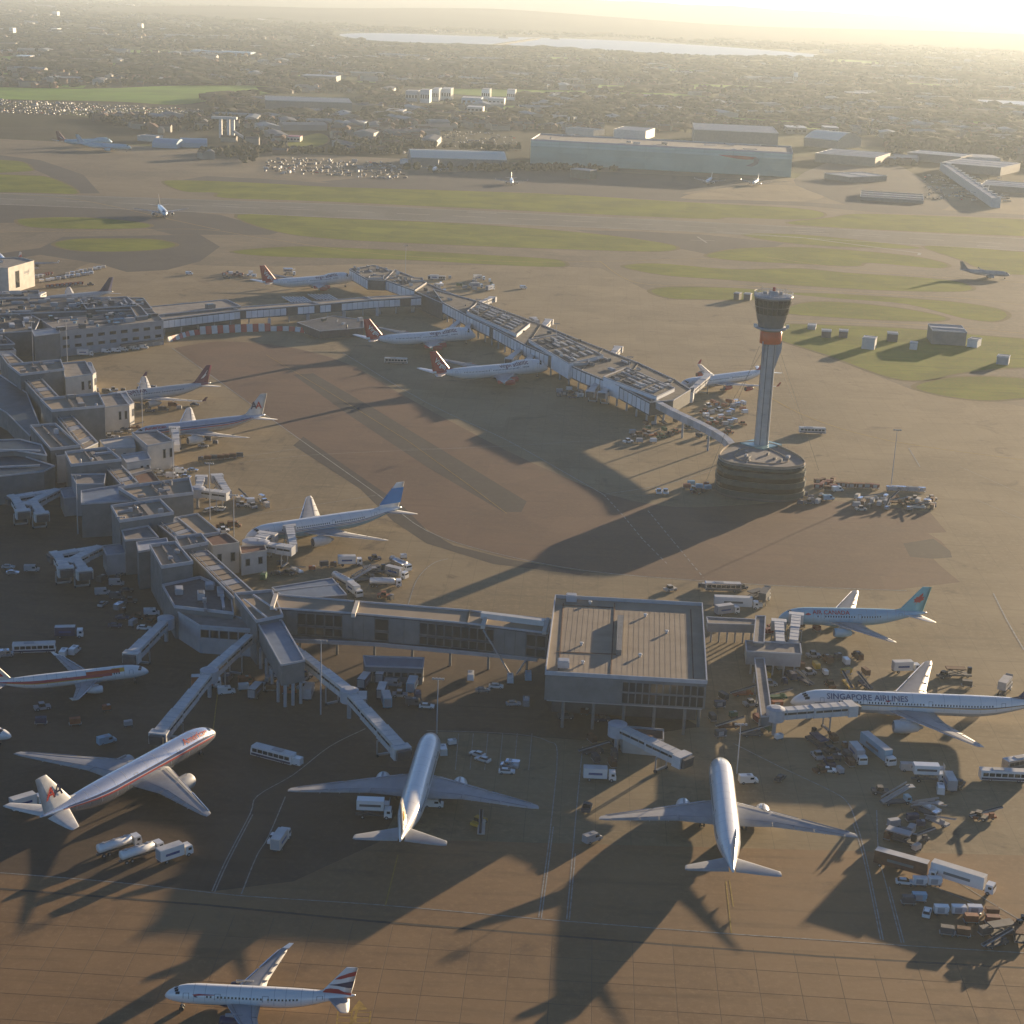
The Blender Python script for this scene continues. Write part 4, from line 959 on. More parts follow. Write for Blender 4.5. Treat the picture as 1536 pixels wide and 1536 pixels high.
pillars(T, lerp(qd, cen(q), .05), lerp(qc, cen(q), .05), 7.9, 5, .45, grey); pillars(T, lerp(qc, cen(q), .05), lerp(qb, cen(q), .05), 7.9, 5, .45, grey)
m1 = lerp(qd, qc, .47); panels(T, qd, m1, 9.0, 15.6, 9, grey, 'cladding_panel', gap=.04)
for (fa, fb, zz0, zz1, n_) in ((.48, .99, 9.0, 12.0, 12), (.48, .99, 12.4, 15.2, 12)):
    windows_on(T, lerp(qd, qc, fa), lerp(qd, qc, fb), zz0, zz1, n_, .9, glass)
sk = [(926, 930), (935, 930), (932, 983), (924, 983)]; s4 = pxz(sk, zr); m = MB(); m.prism(s4, zr, zr + 1.6); m.build('skylight', grey, T)
m = MB()
for (a, b) in (((845, 905), (838, 1006)), ((922, 905), (916, 1015)), ((1036, 915), (1040, 1018)), ((835, 978), (926, 982)), ((843, 908), (920, 912))):
    a, b = G(*a, zr), G(*b, zr); m.beam(a + Vector((0, 0, .12)), b + Vector((0, 0, .12)), .28, .15)
m.build('roof_seam', brown, T)
m = MB()
for i in range(26):
    a = lerp(lerp(qa, qd, .04), lerp(qb, qc, .04), .1 + i * .034); b = lerp(lerp(qa, qd, .95), lerp(qb, qc, .95), .1 + i * .034); m.beam(a + Vector((0, 0, .02)), b + Vector((0, 0, .02)), .08, .03)
tag(m.build('roof_batten', roofb, T), kind='stuff')
for (x, y) in ((857, 901), (845, 1000)):
    p = G(x, y, zr); m = MB(); m.box((p.x, p.y, zr + 1.0), (3.2, 3.0, 1.8)); m.box((p.x, p.y, zr + 2.0), (2.7, 2.4, .3)); m.build('roof_cabin', skyb if 0 else parap, T)
for (x, y) in ((885, 906), (872, 968), (874, 996), (968, 925), (1000, 950), (960, 985)):
    p = G(x, y, zr); m = MB(); m.tube((p.x, p.y, zr), (p.x, p.y, zr + .7), .35, .35, 8); m.tube((p.x, p.y, zr + .7), (p.x, p.y, zr + 1), .6, .5, 8); m.build('roof_vent', offwhite, T)
p = pxz([(925, 1090), (995, 1096), (995, 1112), (935, 1106)], 4.5); block(wthing('stair_block', cen(p), 'low pale stair block under the front edge of the square gate building', 'building'), p, 4.5, 0, cream, roofr, .5)

# ---- raised corridor from the pier's head to the square gate building
W = wthing('raised_corridor', G(640, 985), 'long raised corridor with tan roof and grey panels joining the square gate building', 'building')
zc_ = 14.0; ln = [G(410, 913, zc_), G(530, 921, zc_), G(700, 936, zc_), G(822, 951, zc_)]; lb = [G(414, 893, zc_), G(532, 903, zc_), G(705, 917, zc_), G(826, 931, zc_)]
for i in range(3):
    qd_ = [ln[i], ln[i + 1], lb[i + 1], lb[i]]; block(W, qd_, zc_, 6.0, wall=dgrey, roof=roofb, par=.5)
L0, L1 = ln[0], ln[3]
def wpt(px): t = (px - 410) / 412.0; i = 0 if px < 530 else 1 if px < 700 else 2; x0 = (410, 530, 700, 822); return lerp(ln[i], ln[i + 1], (px - x0[i]) / (x0[i + 1] - x0[i]))
for (x0, x1, pan) in ((412, 446, 1), (446, 514, 0), (514, 562, 1), (562, 584, 0), (584, 630, 1), (630, 742, 0), (742, 790, 1), (790, 820, 0)):
    a, b = wpt(x0), wpt(x1)
    if pan: panels(W, a, b, 6.0, 13.6, max(2, (x1 - x0) // 16), grey, 'cladding_panel', gap=.05)
    else: windows_on(W, a, b, 9.6, 13.2, max(1, (x1 - x0) // 12), .92); windows_on(W, a, b, 6.4, 8.9, max(1, (x1 - x0) // 12), .92)
pillars(W, L0 + Vector((2, 2.5, 0)), L1 + Vector((0, 2.5, 0)), 6.0, 7, .4, grey)
m = MB(); m.beam(G(722, 922, 15.6), G(817, 934, 15.6), 1.8, 1.7); m.build('roof_duct', offwhite, W)
for px in (408, 530, 724, 816):
    a, b = G(px, 915 + (px - 410) * .09, zc_), G(px + 6, 896 + (px - 410) * .09, zc_); m = MB(); m.beam(a + Vector((0, -.4, .7)), b + Vector((0, 0, .7)), 1.2, 1.2); m.build('roof_rib', cream, W)
foot = G(770, 1012); m = MB()
for px in (725, 815):
    a = G(px, 945 if px < 800 else 950, zc_ - .5); m.tube(a, (foot.x + (-1 if px < 800 else 1), foot.y, .2), .28, .28, 8)
m.build('raking_strut', lgrey, W)
# lower service deck in front of the corridor
W2 = wthing('service_deck', G(600, 990), 'low dark service building under the raised corridor', 'building')
p = pxz([(430, 940), (560, 948), (720, 962), (812, 972), (806, 985), (560, 962), (430, 956)], 6.2); block(W2, p, 5.6, 4.6, lgrey, roofm, .3)
p = pxz([(545, 985), (636, 988), (634, 1003), (548, 1000)], 5.0)
W3 = wthing('low_shed', G(590, 1010), 'low flat shed with pale roof edge below the raised corridor', 'building'); block(W3, p, 5.0, 0, grey, roofbl, .4); windows_on(W3, p[3], p[2], 2.2, 3.6, 8, .8)
# blue-grey pitched roof behind the corridor and its low neighbours
B = wthing('blue_roof_shed', G(450, 905), 'low building with blue-grey sheet roof behind the raised corridor', 'building')
p = pxz([(408, 882), (498, 868), (520, 893), (430, 900)], 8.0); block(B, p, 8.0, 0, grey, roofbl, .3); m = MB(); a, b = G(404, 888, 9.5), G(508, 876, 9.5); m.beam(a, b, .4, .5); m.build('ridge', parap, B)

# ---- head of the pier where the corridors meet
N_ = wthing('pier_hub_building', G(410, 990), 'angular pier head with blue-grey roof panel where the corridors meet', 'building')
p = pxz([(387, 936), (422, 931), (457, 992), (422, 999)], 12.5); block(N_, p, 12.5, 6.5, grey, roofbl, .5)
pillars(N_, p[3], p[2], 6.5, 3, .5); pillars(N_, p[0], p[3], 6.5, 4, .5)
p2 = pxz([(352, 893), (408, 888), (424, 926), (385, 934)], 13.5); block(N_, p2, 13.5, 0, grey, roofb, .9)
for (a_, b_) in (((366, 899), (400, 926)), ((380, 892), (415, 915))):
    a, b = G(*a_, 14.4), G(*b_, 14.4); m = MB(); m.beam(a, b, .5, .4); m.build('roof_beam', parap, N_)
windows_on(N_, p2[3], p2[2], 8, 11, 3, .8)
p3 = pxz([(262, 916), (352, 925), (385, 936), (386, 946), (300, 940)], 8.5); block(N_, p3, 8.5, 0, lgrey, roofm, .5)
windows_on(N_, p3[4], p3[3], 5.2, 7.6, 6, .85)
p4 = pxz([(244, 880), (300, 868), (345, 888), (350, 922), (262, 912)], 10); block(N_, p4, 10, 0, grey, dgrey, .9, parap)
roof_plant(N_, p4, 10, 6, 3, (3, 6), [lgrey, parap, grey])
lamp_mast(481, 1072, 22, 'tall thin floodlight mast standing by the long bridge to the central twin-engined jet')

# ---- the left pier: ladder-roofed corridors and gate blocks
def corridor(px, z, label, n):
    w0 = pxz(px, z); t = wthing('pier_corridor', cen(w0), label, 'corridor', 'roofed corridors of the left pier')
    block(t, w0, z, 0, grey, roofm, .5, parap)
    a0, a1, b1, b0 = w0      # near-left top, near-right top, far right, far left: px order = 2 ends
    for i in range(n):
        s0, s1 = (i + .08) / n, (i + .92) / n
        poly = [lerp(lerp(a0, b0, s0), lerp(a1, b1, s0), .10), lerp(lerp(a0, b0, s0), lerp(a1, b1, s0), .90), lerp(lerp(a0, b0, s1), lerp(a1, b1, s1), .90), lerp(lerp(a0, b0, s1), lerp(a1, b1, s1), .10)]
        m = MB(); m.prism(poly, z + .02, z + .30); m.build('roof_panel', roofb if 0 else lgrey if i % 3 == 0 else roofb, t)
    m = MB()
    for f in (.12, .88): m.beam(lerp(a0, a1, f) + Vector((0, 0, 1.1)), lerp(b0, b1, f) + Vector((0, 0, 1.1)), .18, .18)
    for i in range(n + 1):
        for f in (.12, .88): q = lerp(lerp(a0, b0, i / n), lerp(a1, b1, i / n), f); m.tube((q.x, q.y, z), (q.x, q.y, z + 1.1), .08)
    m.build('roof_handrail', steel, t)
    return t
corridor([(0, 531), (17, 530), (40, 549), (14, 551)], 12, 'farthest short corridor roof of the left pier', 4)
corridor([(34, 569), (60, 566), (88, 596), (62, 600)], 12, 'second corridor roof of the left pier beside the maroon-tailed jet', 6)
corridor([(83, 624), (105, 621), (147, 665), (124, 676)], 12, 'third corridor roof of the left pier with pale cross panels', 8)
corridor([(159, 703), (182, 699), (207, 725), (184, 731)], 12, 'short corridor roof of the left pier above the dark stand equipment', 5)
corridor([(236, 787), (267, 778), (296, 802), (266, 811)], 12, 'short corridor roof of the left pier beside the red-brown roof', 5)
corridor([(283, 830), (311, 827), (380, 889), (350, 897)], 12, 'nearest corridor roof of the left pier next to the pier head', 9)
def gate(px, z, label, extra=(), plant=3, seed=1, wall=grey, par=1.1, win=None, roof=roofb):
    w0 = pxz(px, z); t = wthing('gate_block', cen(w0), label, 'gate block', 'stepped gate blocks of the left pier')
    block(t, w0, z, 0, wall, roof, par, parap)
    lo = sorted(w0, key=lambda p: p.y)[:2]; lo.sort(key=lambda p: p.x)
    if win: windows_on(t, lerp(lo[0], lo[1], win[0]), lerp(lo[0], lo[1], win[1]), win[2], win[3], win[4], .6)
    m = MB(); a, b, c, d = w0[:4]
    m.beam(lerp(a, b, .45) + Vector((0, 0, .35)), lerp(d, c, .45) + Vector((0, 0, .35)), .5, .5); m.beam(lerp(a, b, .62) + Vector((0, 0, .25)), lerp(d, c, .62) + Vector((0, 0, .25)), 2.2, .25); m.build('roof_upstand', roofm, t)
    roof_plant(t, w0, z, plant, seed, (1.5, 4), [lgrey, roofm, parap])
    for (px2, z2, wl_, rf) in extra:
        p_ = pxz(px2, z2); block(t, p_, z2, 0, wl_, rf, .6, parap)
        lo = sorted(p_, key=lambda p: p.y)[:2]; lo.sort(key=lambda p: p.x)
        if wl_ in (cream, offwhite): windows_on(t, lerp(lo[0], lo[1], .5), lo[1], z2 * .45, z2 * .78, 2, .35)
    return t
gate([(12, 549), (91, 542), (96, 556), (31, 564)], 15, 'farthest gate block of the left pier with striped lit end wall', [([(92, 546), (128, 543), (139, 562), (98, 568)], 12, cream, roofm), ([(130, 545), (137, 545), (144, 560), (138, 563)], 10, offwhite, offwhite)], 3, 1)
gate([(61, 601), (148, 592), (157, 611), (78, 618)], 15, 'second gate block of the left pier beside the maroon-tailed jet', [([(149, 594), (181, 591), (193, 608), (157, 612)], 11, cream, roofm), ([(181, 591), (189, 590), (201, 606), (194, 609)], 9.5, offwhite, offwhite), ([(117, 620), (148, 615), (158, 628), (120, 630)], 8.5, offwhite, lgrey)], 3, 2)
gate([(46, 641), (83, 638), (120, 671), (76, 676)], 13, 'dark flat gate block on the shaded side of the left pier', [([(80, 676), (118, 672), (124, 680), (85, 685)], 11, lgrey, lgrey)], 2, 3)
gate([(98, 681), (160, 674), (182, 692), (107, 700)], 15, 'third gate block of the left pier level with the beige annex', [([(198, 650), (235, 647), (261, 663), (221, 670)], 11, cream, roofm), ([(150, 662), (199, 655), (203, 672), (160, 674)], 9, cream, cream), ([(182, 684), (220, 678), (226, 690), (190, 696)], 8.5, offwhite, lgrey)], 3, 4)
gate([(178, 734), (284, 720), (290, 742), (207, 752)], 14, 'fourth gate block of the left pier above the twin white bridges', [([(107, 713), (158, 712), (156, 727), (115, 728)], 12, lgrey, roofm)], 4, 5)
gate([(167, 762), (240, 752), (260, 772), (180, 784)], 15, 'fifth gate block of the left pier with deep blue shaded wall', [([(122, 738), (186, 728), (205, 752), (122, 757)], 12.5, grey, roofbl), ([(262, 778), (296, 772), (330, 800), (285, 806)], 11, grey, roofr if 0 else roofb)], 4, 6)
gate([(225, 821), (263, 816), (289, 846), (243, 853)], 15, 'sixth gate block of the left pier with pale recessed roof', [([(183, 797), (222, 790), (238, 808), (188, 812)], 12, grey, roofm), ([(205, 815), (250, 809), (254, 822), (208, 829)], 13, grey, parap)], 2, 7)
gate([(263, 809), (302, 804), (312, 817), (271, 825)], 14, 'small seventh gate block of the left pier beside the red-brown roof', (), 1, 8)
p = pxz([(307, 806), (339, 800), (359, 815), (319, 820)], 10.5); t = wthing('red_roof_annex', cen(p), 'beige annex with red-brown roof on the lit side of the left pier', 'building'); block(t, p, 10.5, 0, cream, roofr, .4, cream); windows_on(t, p[3], p[2], 4.5, 7.5, 2, .3)
p = pxz([(360, 820), (397, 818), (400, 826), (362, 832)], 7.5); t = wthing('small_annex', cen(p), 'small white annex with red-brown roof below the blue-tailed jet', 'building'); block(t, p, 7.5, 0, offwhite, roofr, .3, cream); windows_on(t, p[3], p[2], 3.2, 5.6, 2, .3)
p = pxz([(200, 712), (228, 708), (240, 722), (208, 726)], 5); t = wthing('low_red_shed', cen(p), 'low shed with red-brown roof between the left pier and the stands', 'building'); block(t, p, 5, 0, brown, roofr, .3, grey)
p = pxz([(188, 700), (222, 694), (226, 704), (196, 712)], 6); t = wthing('small_flat_shed', cen(p), 'small flat grey shed tight against the left pier', 'building'); block(t, p, 6, 0, lgrey, roofm, .3)
# teal-roofed halls on the far left
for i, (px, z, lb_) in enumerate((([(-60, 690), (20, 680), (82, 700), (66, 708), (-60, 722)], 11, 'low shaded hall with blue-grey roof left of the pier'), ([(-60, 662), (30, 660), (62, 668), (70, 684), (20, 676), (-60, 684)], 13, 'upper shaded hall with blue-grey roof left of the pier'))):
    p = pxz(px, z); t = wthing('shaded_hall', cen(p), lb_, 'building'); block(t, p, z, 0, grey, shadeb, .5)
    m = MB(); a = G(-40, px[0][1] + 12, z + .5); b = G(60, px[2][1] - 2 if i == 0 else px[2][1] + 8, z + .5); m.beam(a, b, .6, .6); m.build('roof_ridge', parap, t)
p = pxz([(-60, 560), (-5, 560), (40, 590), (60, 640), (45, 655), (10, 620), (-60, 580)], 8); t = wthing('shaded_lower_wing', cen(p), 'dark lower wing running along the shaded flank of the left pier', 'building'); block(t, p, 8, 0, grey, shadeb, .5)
for (x, y, l_) in ((50, 546, 'floodlight mast beside the farthest gate block'), (101, 543, 'floodlight mast in front of the grey office block'), (214, 648, 'floodlight mast behind the beige annex of the left pier'), (117, 801, 'floodlight mast on the shaded side of the left pier'),
                   (315, 780, 'floodlight mast by the white twin bridges with red lettering'), (183, 842, 'short floodlight mast before the fifth gate block'), (351, 806, 'thin mast in front of the blue-tailed jet nose'), (260, 722, 'thin mast beside the low red shed')):
    lamp_mast(x, y, 22 if y < 805 else 16, l_)

# ---- grey office block and the terminal roofs behind it
O = wthing('office_block', G(170, 530), 'grey three-storey office block with two rows of dark windows', 'building')
zo = 13.0; p = pxz([(88, 499), (245, 482), (229, 467), (60, 480)], zo); block(O, p, zo, 0, lgrey, roofm, .6, lgrey); f0, f1 = p[0], p[1]
windows_on(O, lerp(f0, f1, .01), f1, 9.0, 10.6, 9, .55); windows_on(O, lerp(f0, f1, .01), f1, 4.4, 6.0, 9, .55)
roof_plant(O, p, zo, 26, 11, (2, 6), [dgrey, grey, lgrey, teal, skyb, offwhite])
p = pxz([(52, 505), (90, 500), (88, 492), (48, 496)], 13.5); block(O, p, 13.5, 0, grey, roofbl, .4)
def mass(px, z, label, plant, seed, wall=grey, roof=droof, par=.6, name='terminal_building', size=(2, 7), win=0):
    p_ = pxz(px, z); t_ = wthing(name, cen(p_), label, 'building'); block(t_, p_, z, 0, wall, roof, par)
    roof_plant(t_, p_, z, plant, seed, size, [dgrey, grey, lgrey, parap, offwhite, teal])
    if win:
        lo = sorted(p_, key=lambda q: q.y)[:2]; lo.sort(key=lambda q: q.x); windows_on(t_, lo[0], lo[1], z * .5, z * .78, win, .7)
    return t_
mass([(-60, 504), (52, 497), (60, 480), (40, 470), (-60, 476)], 13, 'cluttered grey terminal roof left of the office block', 24, 21)
mass([(-60, 474), (60, 470), (228, 464), (215, 448), (120, 446), (-60, 450)], 14, 'wide terminal roof crowded with air handling units behind the office block', 52, 22)
mass([(-60, 448), (60, 446), (58, 437), (-60, 440)], 12, 'narrow terminal roof strip in front of the pale cargo office', 12, 23)
mass([(130, 464), (205, 459), (190, 446), (120, 450)], 15.5, 'dark raised plant deck in the middle of the terminal roof', 12, 24, dgrey, dgrey)
mass([(150, 450), (190, 446), (212, 462), (222, 474), (205, 476), (195, 460)], 15, 'L-shaped roof arm with pale edge beside the long corridor', 3, 25)
mass([(222, 461), (340, 450), (361, 460), (235, 473)], 10.5, 'long low flat-roofed hall behind the striped screen', 1, 26, grey, roofm, .5, 'flat_roofed_hall')
mass([(208, 455), (216, 452), (222, 460), (214, 463)], 12, 'small square cabin on the corner of the terminal roof', 0, 27, lgrey)
mass([(-40, 520), (14, 518), (24, 527), (-40, 531)], 9, 'small beige roofed block at the far end of the left pier', 2, 28, cream)
mass([(-40, 505), (4, 503), (22, 517), (-40, 520)], 11, 'dark roof with scattered plant by the left edge of the terminal', 4, 29, grey, dgrey)
p = pxz([(180, 515), (244, 505), (246, 509), (182, 520)], 3.2); t = wthing('canopy', cen(p), 'low dark canopy along the foot of the office block', 'canopy'); m = MB(); m.prism(p, 2.9, 3.3); m.build('roof', dgrey, t); pillars(t, p[3], p[2], 2.9, 6, .15)
# pale cargo office at the left edge with big lit end wall
C_ = wthing('pale_office', G(28, 440), 'pale office building with bright sunlit end wall at the left edge', 'building')
p = pxz([(-60, 405), (13, 402), (27, 397), (50, 389), (20, 386), (-60, 392)], 17); 
b1 = pxz([(11, 404), (27, 398), (27, 398), (10, 393)], 17)
poly = pxz([(-60, 402), (12, 403), (51, 392), (30, 387), (-60, 390)], 16); block(C_, poly, 16, 0, cream, roofm, .6, cream); lo0, lo1 = poly[1], poly[2]
windows_on(C_, lerp(lo0, lo1, .25), lerp(lo0, lo1, .42), 2.5, 13, 1, .85); windows_on(C_, lerp(lo0, lo1, .55), lerp(lo0, lo1, .95), 9.2, 10.4, 1, .01)
em = MB(); c_ = lerp(lo0, lo1, .72); u_ = (lo1 - lo0).normalized(); n_ = Vector((u_.y, -u_.x, 0)); 
m = MB()
vs, fs = text_mb('BUILDING', 1.5, .02)
m.add([(c_.x + u_.x * (x - 3.2) + n_.x * .08, c_.y + u_.y * (x - 3.2) + n_.y * .08, 9.6 + y) for x, y in vs], fs) if 0 else None
for i, (dx, w_) in enumerate(((-3.6, 1.2), (-2.2, 1.0), (-.9, 1.1), (.5, .9))):
    m.box((c_.x + u_.x * dx, c_.y + u_.y * dx, 10.6), (w_ * .9, .2, 1.6), math.atan2(u_.y, u_.x))
m.box((c_.x + u_.x * -1.2, c_.y + u_.y * -1.2, 8.9), (5.6, .2, .3), math.atan2(u_.y, u_.x))
m.tube((c_.x + u_.x * 2.6 + n_.x * -.1, c_.y + u_.y * 2.6 + n_.y * -.1, 11.0), (c_.x + u_.x * 2.6 + n_.x * .12, c_.y + u_.y * 2.6 + n_.y * .12, 11.0), 1.1, 1.1, 16)
m.build('wall_sign', lgrey, C_)
roof_plant(C_, poly, 16, 6, 31, (1.5, 4))

# ---- elevated corridor with white panels and striped screen
E_ = wthing('panelled_corridor', G(430, 490), 'long elevated corridor with white panels running to the central pier', 'building')
zt = 9.5; fr_ = [G(236, 481, zt), G(360, 466, zt), G(480, 457, zt), G(560, 450, zt), G(632, 446, zt)]
for i in range(4):
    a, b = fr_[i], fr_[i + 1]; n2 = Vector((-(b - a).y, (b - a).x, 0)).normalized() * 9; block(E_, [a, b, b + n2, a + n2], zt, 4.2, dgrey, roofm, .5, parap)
    k_ = int((b - a).length / 3.6); r_ = random.Random(i); sk_ = [j for j in range(k_) if r_.random() < .17]; panels(E_, a, b, 4.8, 8.9, k_, panelw, 'white_panel', skip=sk_)
    pillars(E_, a + n2 * .2, b + n2 * .2, 4.2, max(2, k_ // 3), .45)
for px in (404, 462, 516, 566, 620): a = G(px, 478 - (px - 404) * .1, 5); m = MB(); m.box((a.x, a.y, 2.6), (1.8, .8, 5.2)); m.build('pier_leg', lgrey, E_)
D_ = wthing('striped_screen', G(380, 500), 'row of red and white striped screens curving below the corridor', 'screen')
line = [G(x, y) for x, y in smooth_line([(254, 513), (272, 508), (290, 503), (330, 500), (370, 498), (400, 497), (440, 497), (462, 501)], 6)]
tot = sum((b - a).length for a, b in zip(line, line[1:])); nS = 27; pos = []
for i in range(nS + 1):
    s_ = tot * i / nS; 
    for a, b in zip(line, line[1:]):
        if s_ <= (b - a).length + 1e-6: pos.append(a + (b - a) * (s_ / (b - a).length)); break
        s_ -= (b - a).length
for i in range(min(nS, len(pos) - 1)):
    a, b = pos[i], pos[i + 1]; u = (b - a).normalized(); hh = 4.4 if 7 < i < 20 else 2.7
    m = MB(); n2 = Vector((-u.y, u.x, 0)); a_, b_ = a + u * .08, b - u * .08
    vs = [a_, b_, b_ + n2 * 1.0 + Vector((0, 0, hh)), a_ + n2 * 1.0 + Vector((0, 0, hh)), a_ + n2 * 1.4, b_ + n2 * 1.4, b_ + n2 * 1.3 + Vector((0, 0, hh)), a_ + n2 * 1.3 + Vector((0, 0, hh))]
    m.add(vs, [(0, 1, 2, 3), (5, 4, 7, 6), (1, 5, 6, 2), (4, 0, 3, 7), (3, 2, 6, 7)]); m.build('screen_panel', red if i % 2 else offwhite, D_)
# cluttered low deck in front of the corridor
mass([(446, 484), (500, 474), (545, 480), (545, 492), (480, 497)], 4.5, 'low dark equipment deck with pale slatted roof lights beside the striped screen', 5, 33, dgrey, dgrey, .3, 'equipment_deck', (1.5, 4))
for (x, y, n_, lb_) in ((424, 452, 7, 'left'), (462, 448, 7, 'right')):
    t = wthing('slatted_rack', G(x + 15, y), f'{lb_} rack of pale slanted slats behind the panelled corridor', 'rack')
    for i in range(n_):
        a, b = G(x + i * 5, y - 3), G(x + 14 + i * 5, y + 5); m = MB(); m.beam(a + Vector((0, 0, 1.6)), b + Vector((0, 0, 1.6)), 1.2, .4); m.build('slat', offwhite, t)
    m = MB(); c = G(x + 22, y + 1); m.box((c.x, c.y, .7), (9, 12, 1.4)); m.build('base', dgrey, t)

# ---- the central pier
Pm = wthing('central_pier', G(820, 560), 'long central pier with plant-covered roofs and white wall panels', 'building')
zp = 11.0
Lf = [(664, 454), (700, 473), (740, 492), (790, 519), (830, 536), (872, 556), (930, 580), (975, 604), (1010, 601)]
Rt = [(650, 434), (716, 452), (760, 468), (812, 487), (850, 503), (905, 524), (958, 545), (1012, 570), (1036, 585)]
LW = pxz(Lf, zp); RW = pxz(Rt, zp)
for i in range(len(LW) - 1):
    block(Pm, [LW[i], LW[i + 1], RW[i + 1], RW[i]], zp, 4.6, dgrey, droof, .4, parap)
    k_ = max(1, int((LW[i + 1] - LW[i]).length / 4.4))
    if i < 7: panels(Pm, LW[i], LW[i + 1], 5.2, 10.4, k_, panelw, 'white_panel', gap=.35, skip=[k_ - 1] if i % 2 else [])
    pillars(Pm, LW[i] + Vector((1.5, 1, 0)), LW[i + 1] + Vector((1.5, 1, 0)), 4.6, max(1, k_ // 2), .5)
for s_, seed, n_ in (((0, 2), 41, 10), ((2, 4), 42, 11), ((4, 6), 43, 12), ((6, 8), 44, 10)):
    a, b = s_; roof_plant(Pm, [LW[a], LW[b], RW[b], RW[a]], zp, n_, seed, (2, 5), [dgrey, grey, lgrey, parap, offwhite], hi=(.6, 1.6))
def roofdeck(px, z, label, seed, n_):
    p_ = pxz(px, z); t_ = wthing('raised_roof_block', cen(p_), label, 'roof block', 'raised plant blocks on the central pier')
    block(t_, p_, z, 4.6, panelw, droof, .5, parap); u1, u2 = p_[0], p_[1]
    # long rows of roof lights
    a, b, c, d = p_[:4]
    for f in (.2, .42, .64, .84):
        for g in (.08, .30, .52, .74):
            m = MB(); q0 = lerp(lerp(a, b, g), lerp(d, c, g), f); q1 = lerp(lerp(a, b, g + .15), lerp(d, c, g + .15), f); m.beam(q0 + Vector((0, 0, .5)), q1 + Vector((0, 0, .5)), 1.4, .7); m.build('rooflight', lgrey if (f * 10 + g * 10) % 2 > 1 else dgrey, t_)
    roof_plant(t_, p_, z, n_, seed, (1.5, 4), [dgrey, grey, lgrey, offwhite], hi=(.5, 1.4))
roofdeck([(700, 468), (775, 502), (795, 486), (716, 455)], 12.5, 'raised roof block of the central pier nearest the corridor junction', 51, 7)
roofdeck([(793, 510), (853, 546), (905, 534), (838, 502)], 12.5, 'raised roof block in the middle of the central pier', 52, 9)
roofdeck([(905, 566), (985, 596), (1012, 583), (940, 552)], 12.5, 'raised roof block near the free end of the central pier', 53, 8)
p = pxz([(853, 546), (882, 545), (884, 538), (860, 540)], 12); t = wthing('white_box_room', cen(p), 'plain white box room hanging on the side of the central pier', 'building'); block(t, p, 12, 4.6, offwhite, droof, .3)
p = pxz([(1012, 591), (1040, 589), (1042, 582), (1016, 585)], 9); t = wthing('end_room', cen(p), 'small white room at the free end of the central pier', 'building'); block(t, p, 9, 4, offwhite, droof, .3)
# upper arm of the pier
U = wthing('upper_pier', G(590, 440), 'upper arm of the central pier with white ribs and crowded roof', 'building')
p = pxz([(524, 404), (552, 420), (577, 421), (590, 407), (560, 398)], 11); block(U, p, 11, 4.5, dgrey, droof, .4); panels(U, p[0], p[1], 5, 10.5, 8, panelw, 'white_panel', gap=.4)
roof_plant(U, p, 11, 10, 61, (1.5, 4))
p = pxz([(577, 420), (622, 436), (640, 424), (592, 405)], 11); block(U, p, 11, 4.5, dgrey, droof, .4); panels(U, p[0], p[1], 5, 10.5, 7, panelw, 'white_panel', gap=.3); roof_plant(U, p, 11, 12, 62, (1.5, 4))
p = pxz([(553, 417), (575, 417), (576, 413), (556, 413)], 11.6); block(U, p, 11.6, 5, offwhite, droof, .3)
p = pxz([(617, 421), (635, 421), (634, 417), (618, 417)], 11.8); block(U, p, 11.8, 4, cream, droof, .3)
mass([(622, 437), (665, 456), (690, 446), (640, 425)], 10, 'low junction roof where the corridor meets the central pier', 6, 63, dgrey, droof, .4, 'junction_roof', (1.5, 4))
for (x, y, l_) in ((716, 505, 'mast'), (941, 600, 'mast'), (608, 415, 'mast'), (832, 545, 'mast')):
    lamp_mast(x, y, 22, {716: 'floodlight mast before the first raised roof block of the central pier', 941: 'floodlight mast before the last raised roof block of the central pier', 608: 'floodlight mast over the upper arm of the central pier', 832: 'floodlight mast before the middle roof block of the central pier'}[x])
# curved link from the pier to the control tower podium
K = wthing('curved_link', G(1000, 625), 'curved grey tubular link from the central pier to the control tower podium', 'walkway')
cp = smooth_line([(958, 592), (985, 606), (1015, 622), (1045, 636), (1072, 650), (1090, 662), (1100, 674)], 3)
cw = [G(x, y, 9.5) for x, y in cp]
for i in range(len(cw) - 1):
    m = MB(); m.beam(cw[i] - (cw[i + 1] - cw[i]).normalized() * .1, cw[i + 1] + (cw[i + 1] - cw[i]).normalized() * .1, 3.2, 3.2); m.build('link_section', parap if i % 2 else lgrey, K)
for i in (3, 7, 11, 15): m = MB(); m.tube((cw[i].x, cw[i].y, 0), (cw[i].x, cw[i].y, 8), .5, .5, 8); m.build('pillar', lgrey, K)

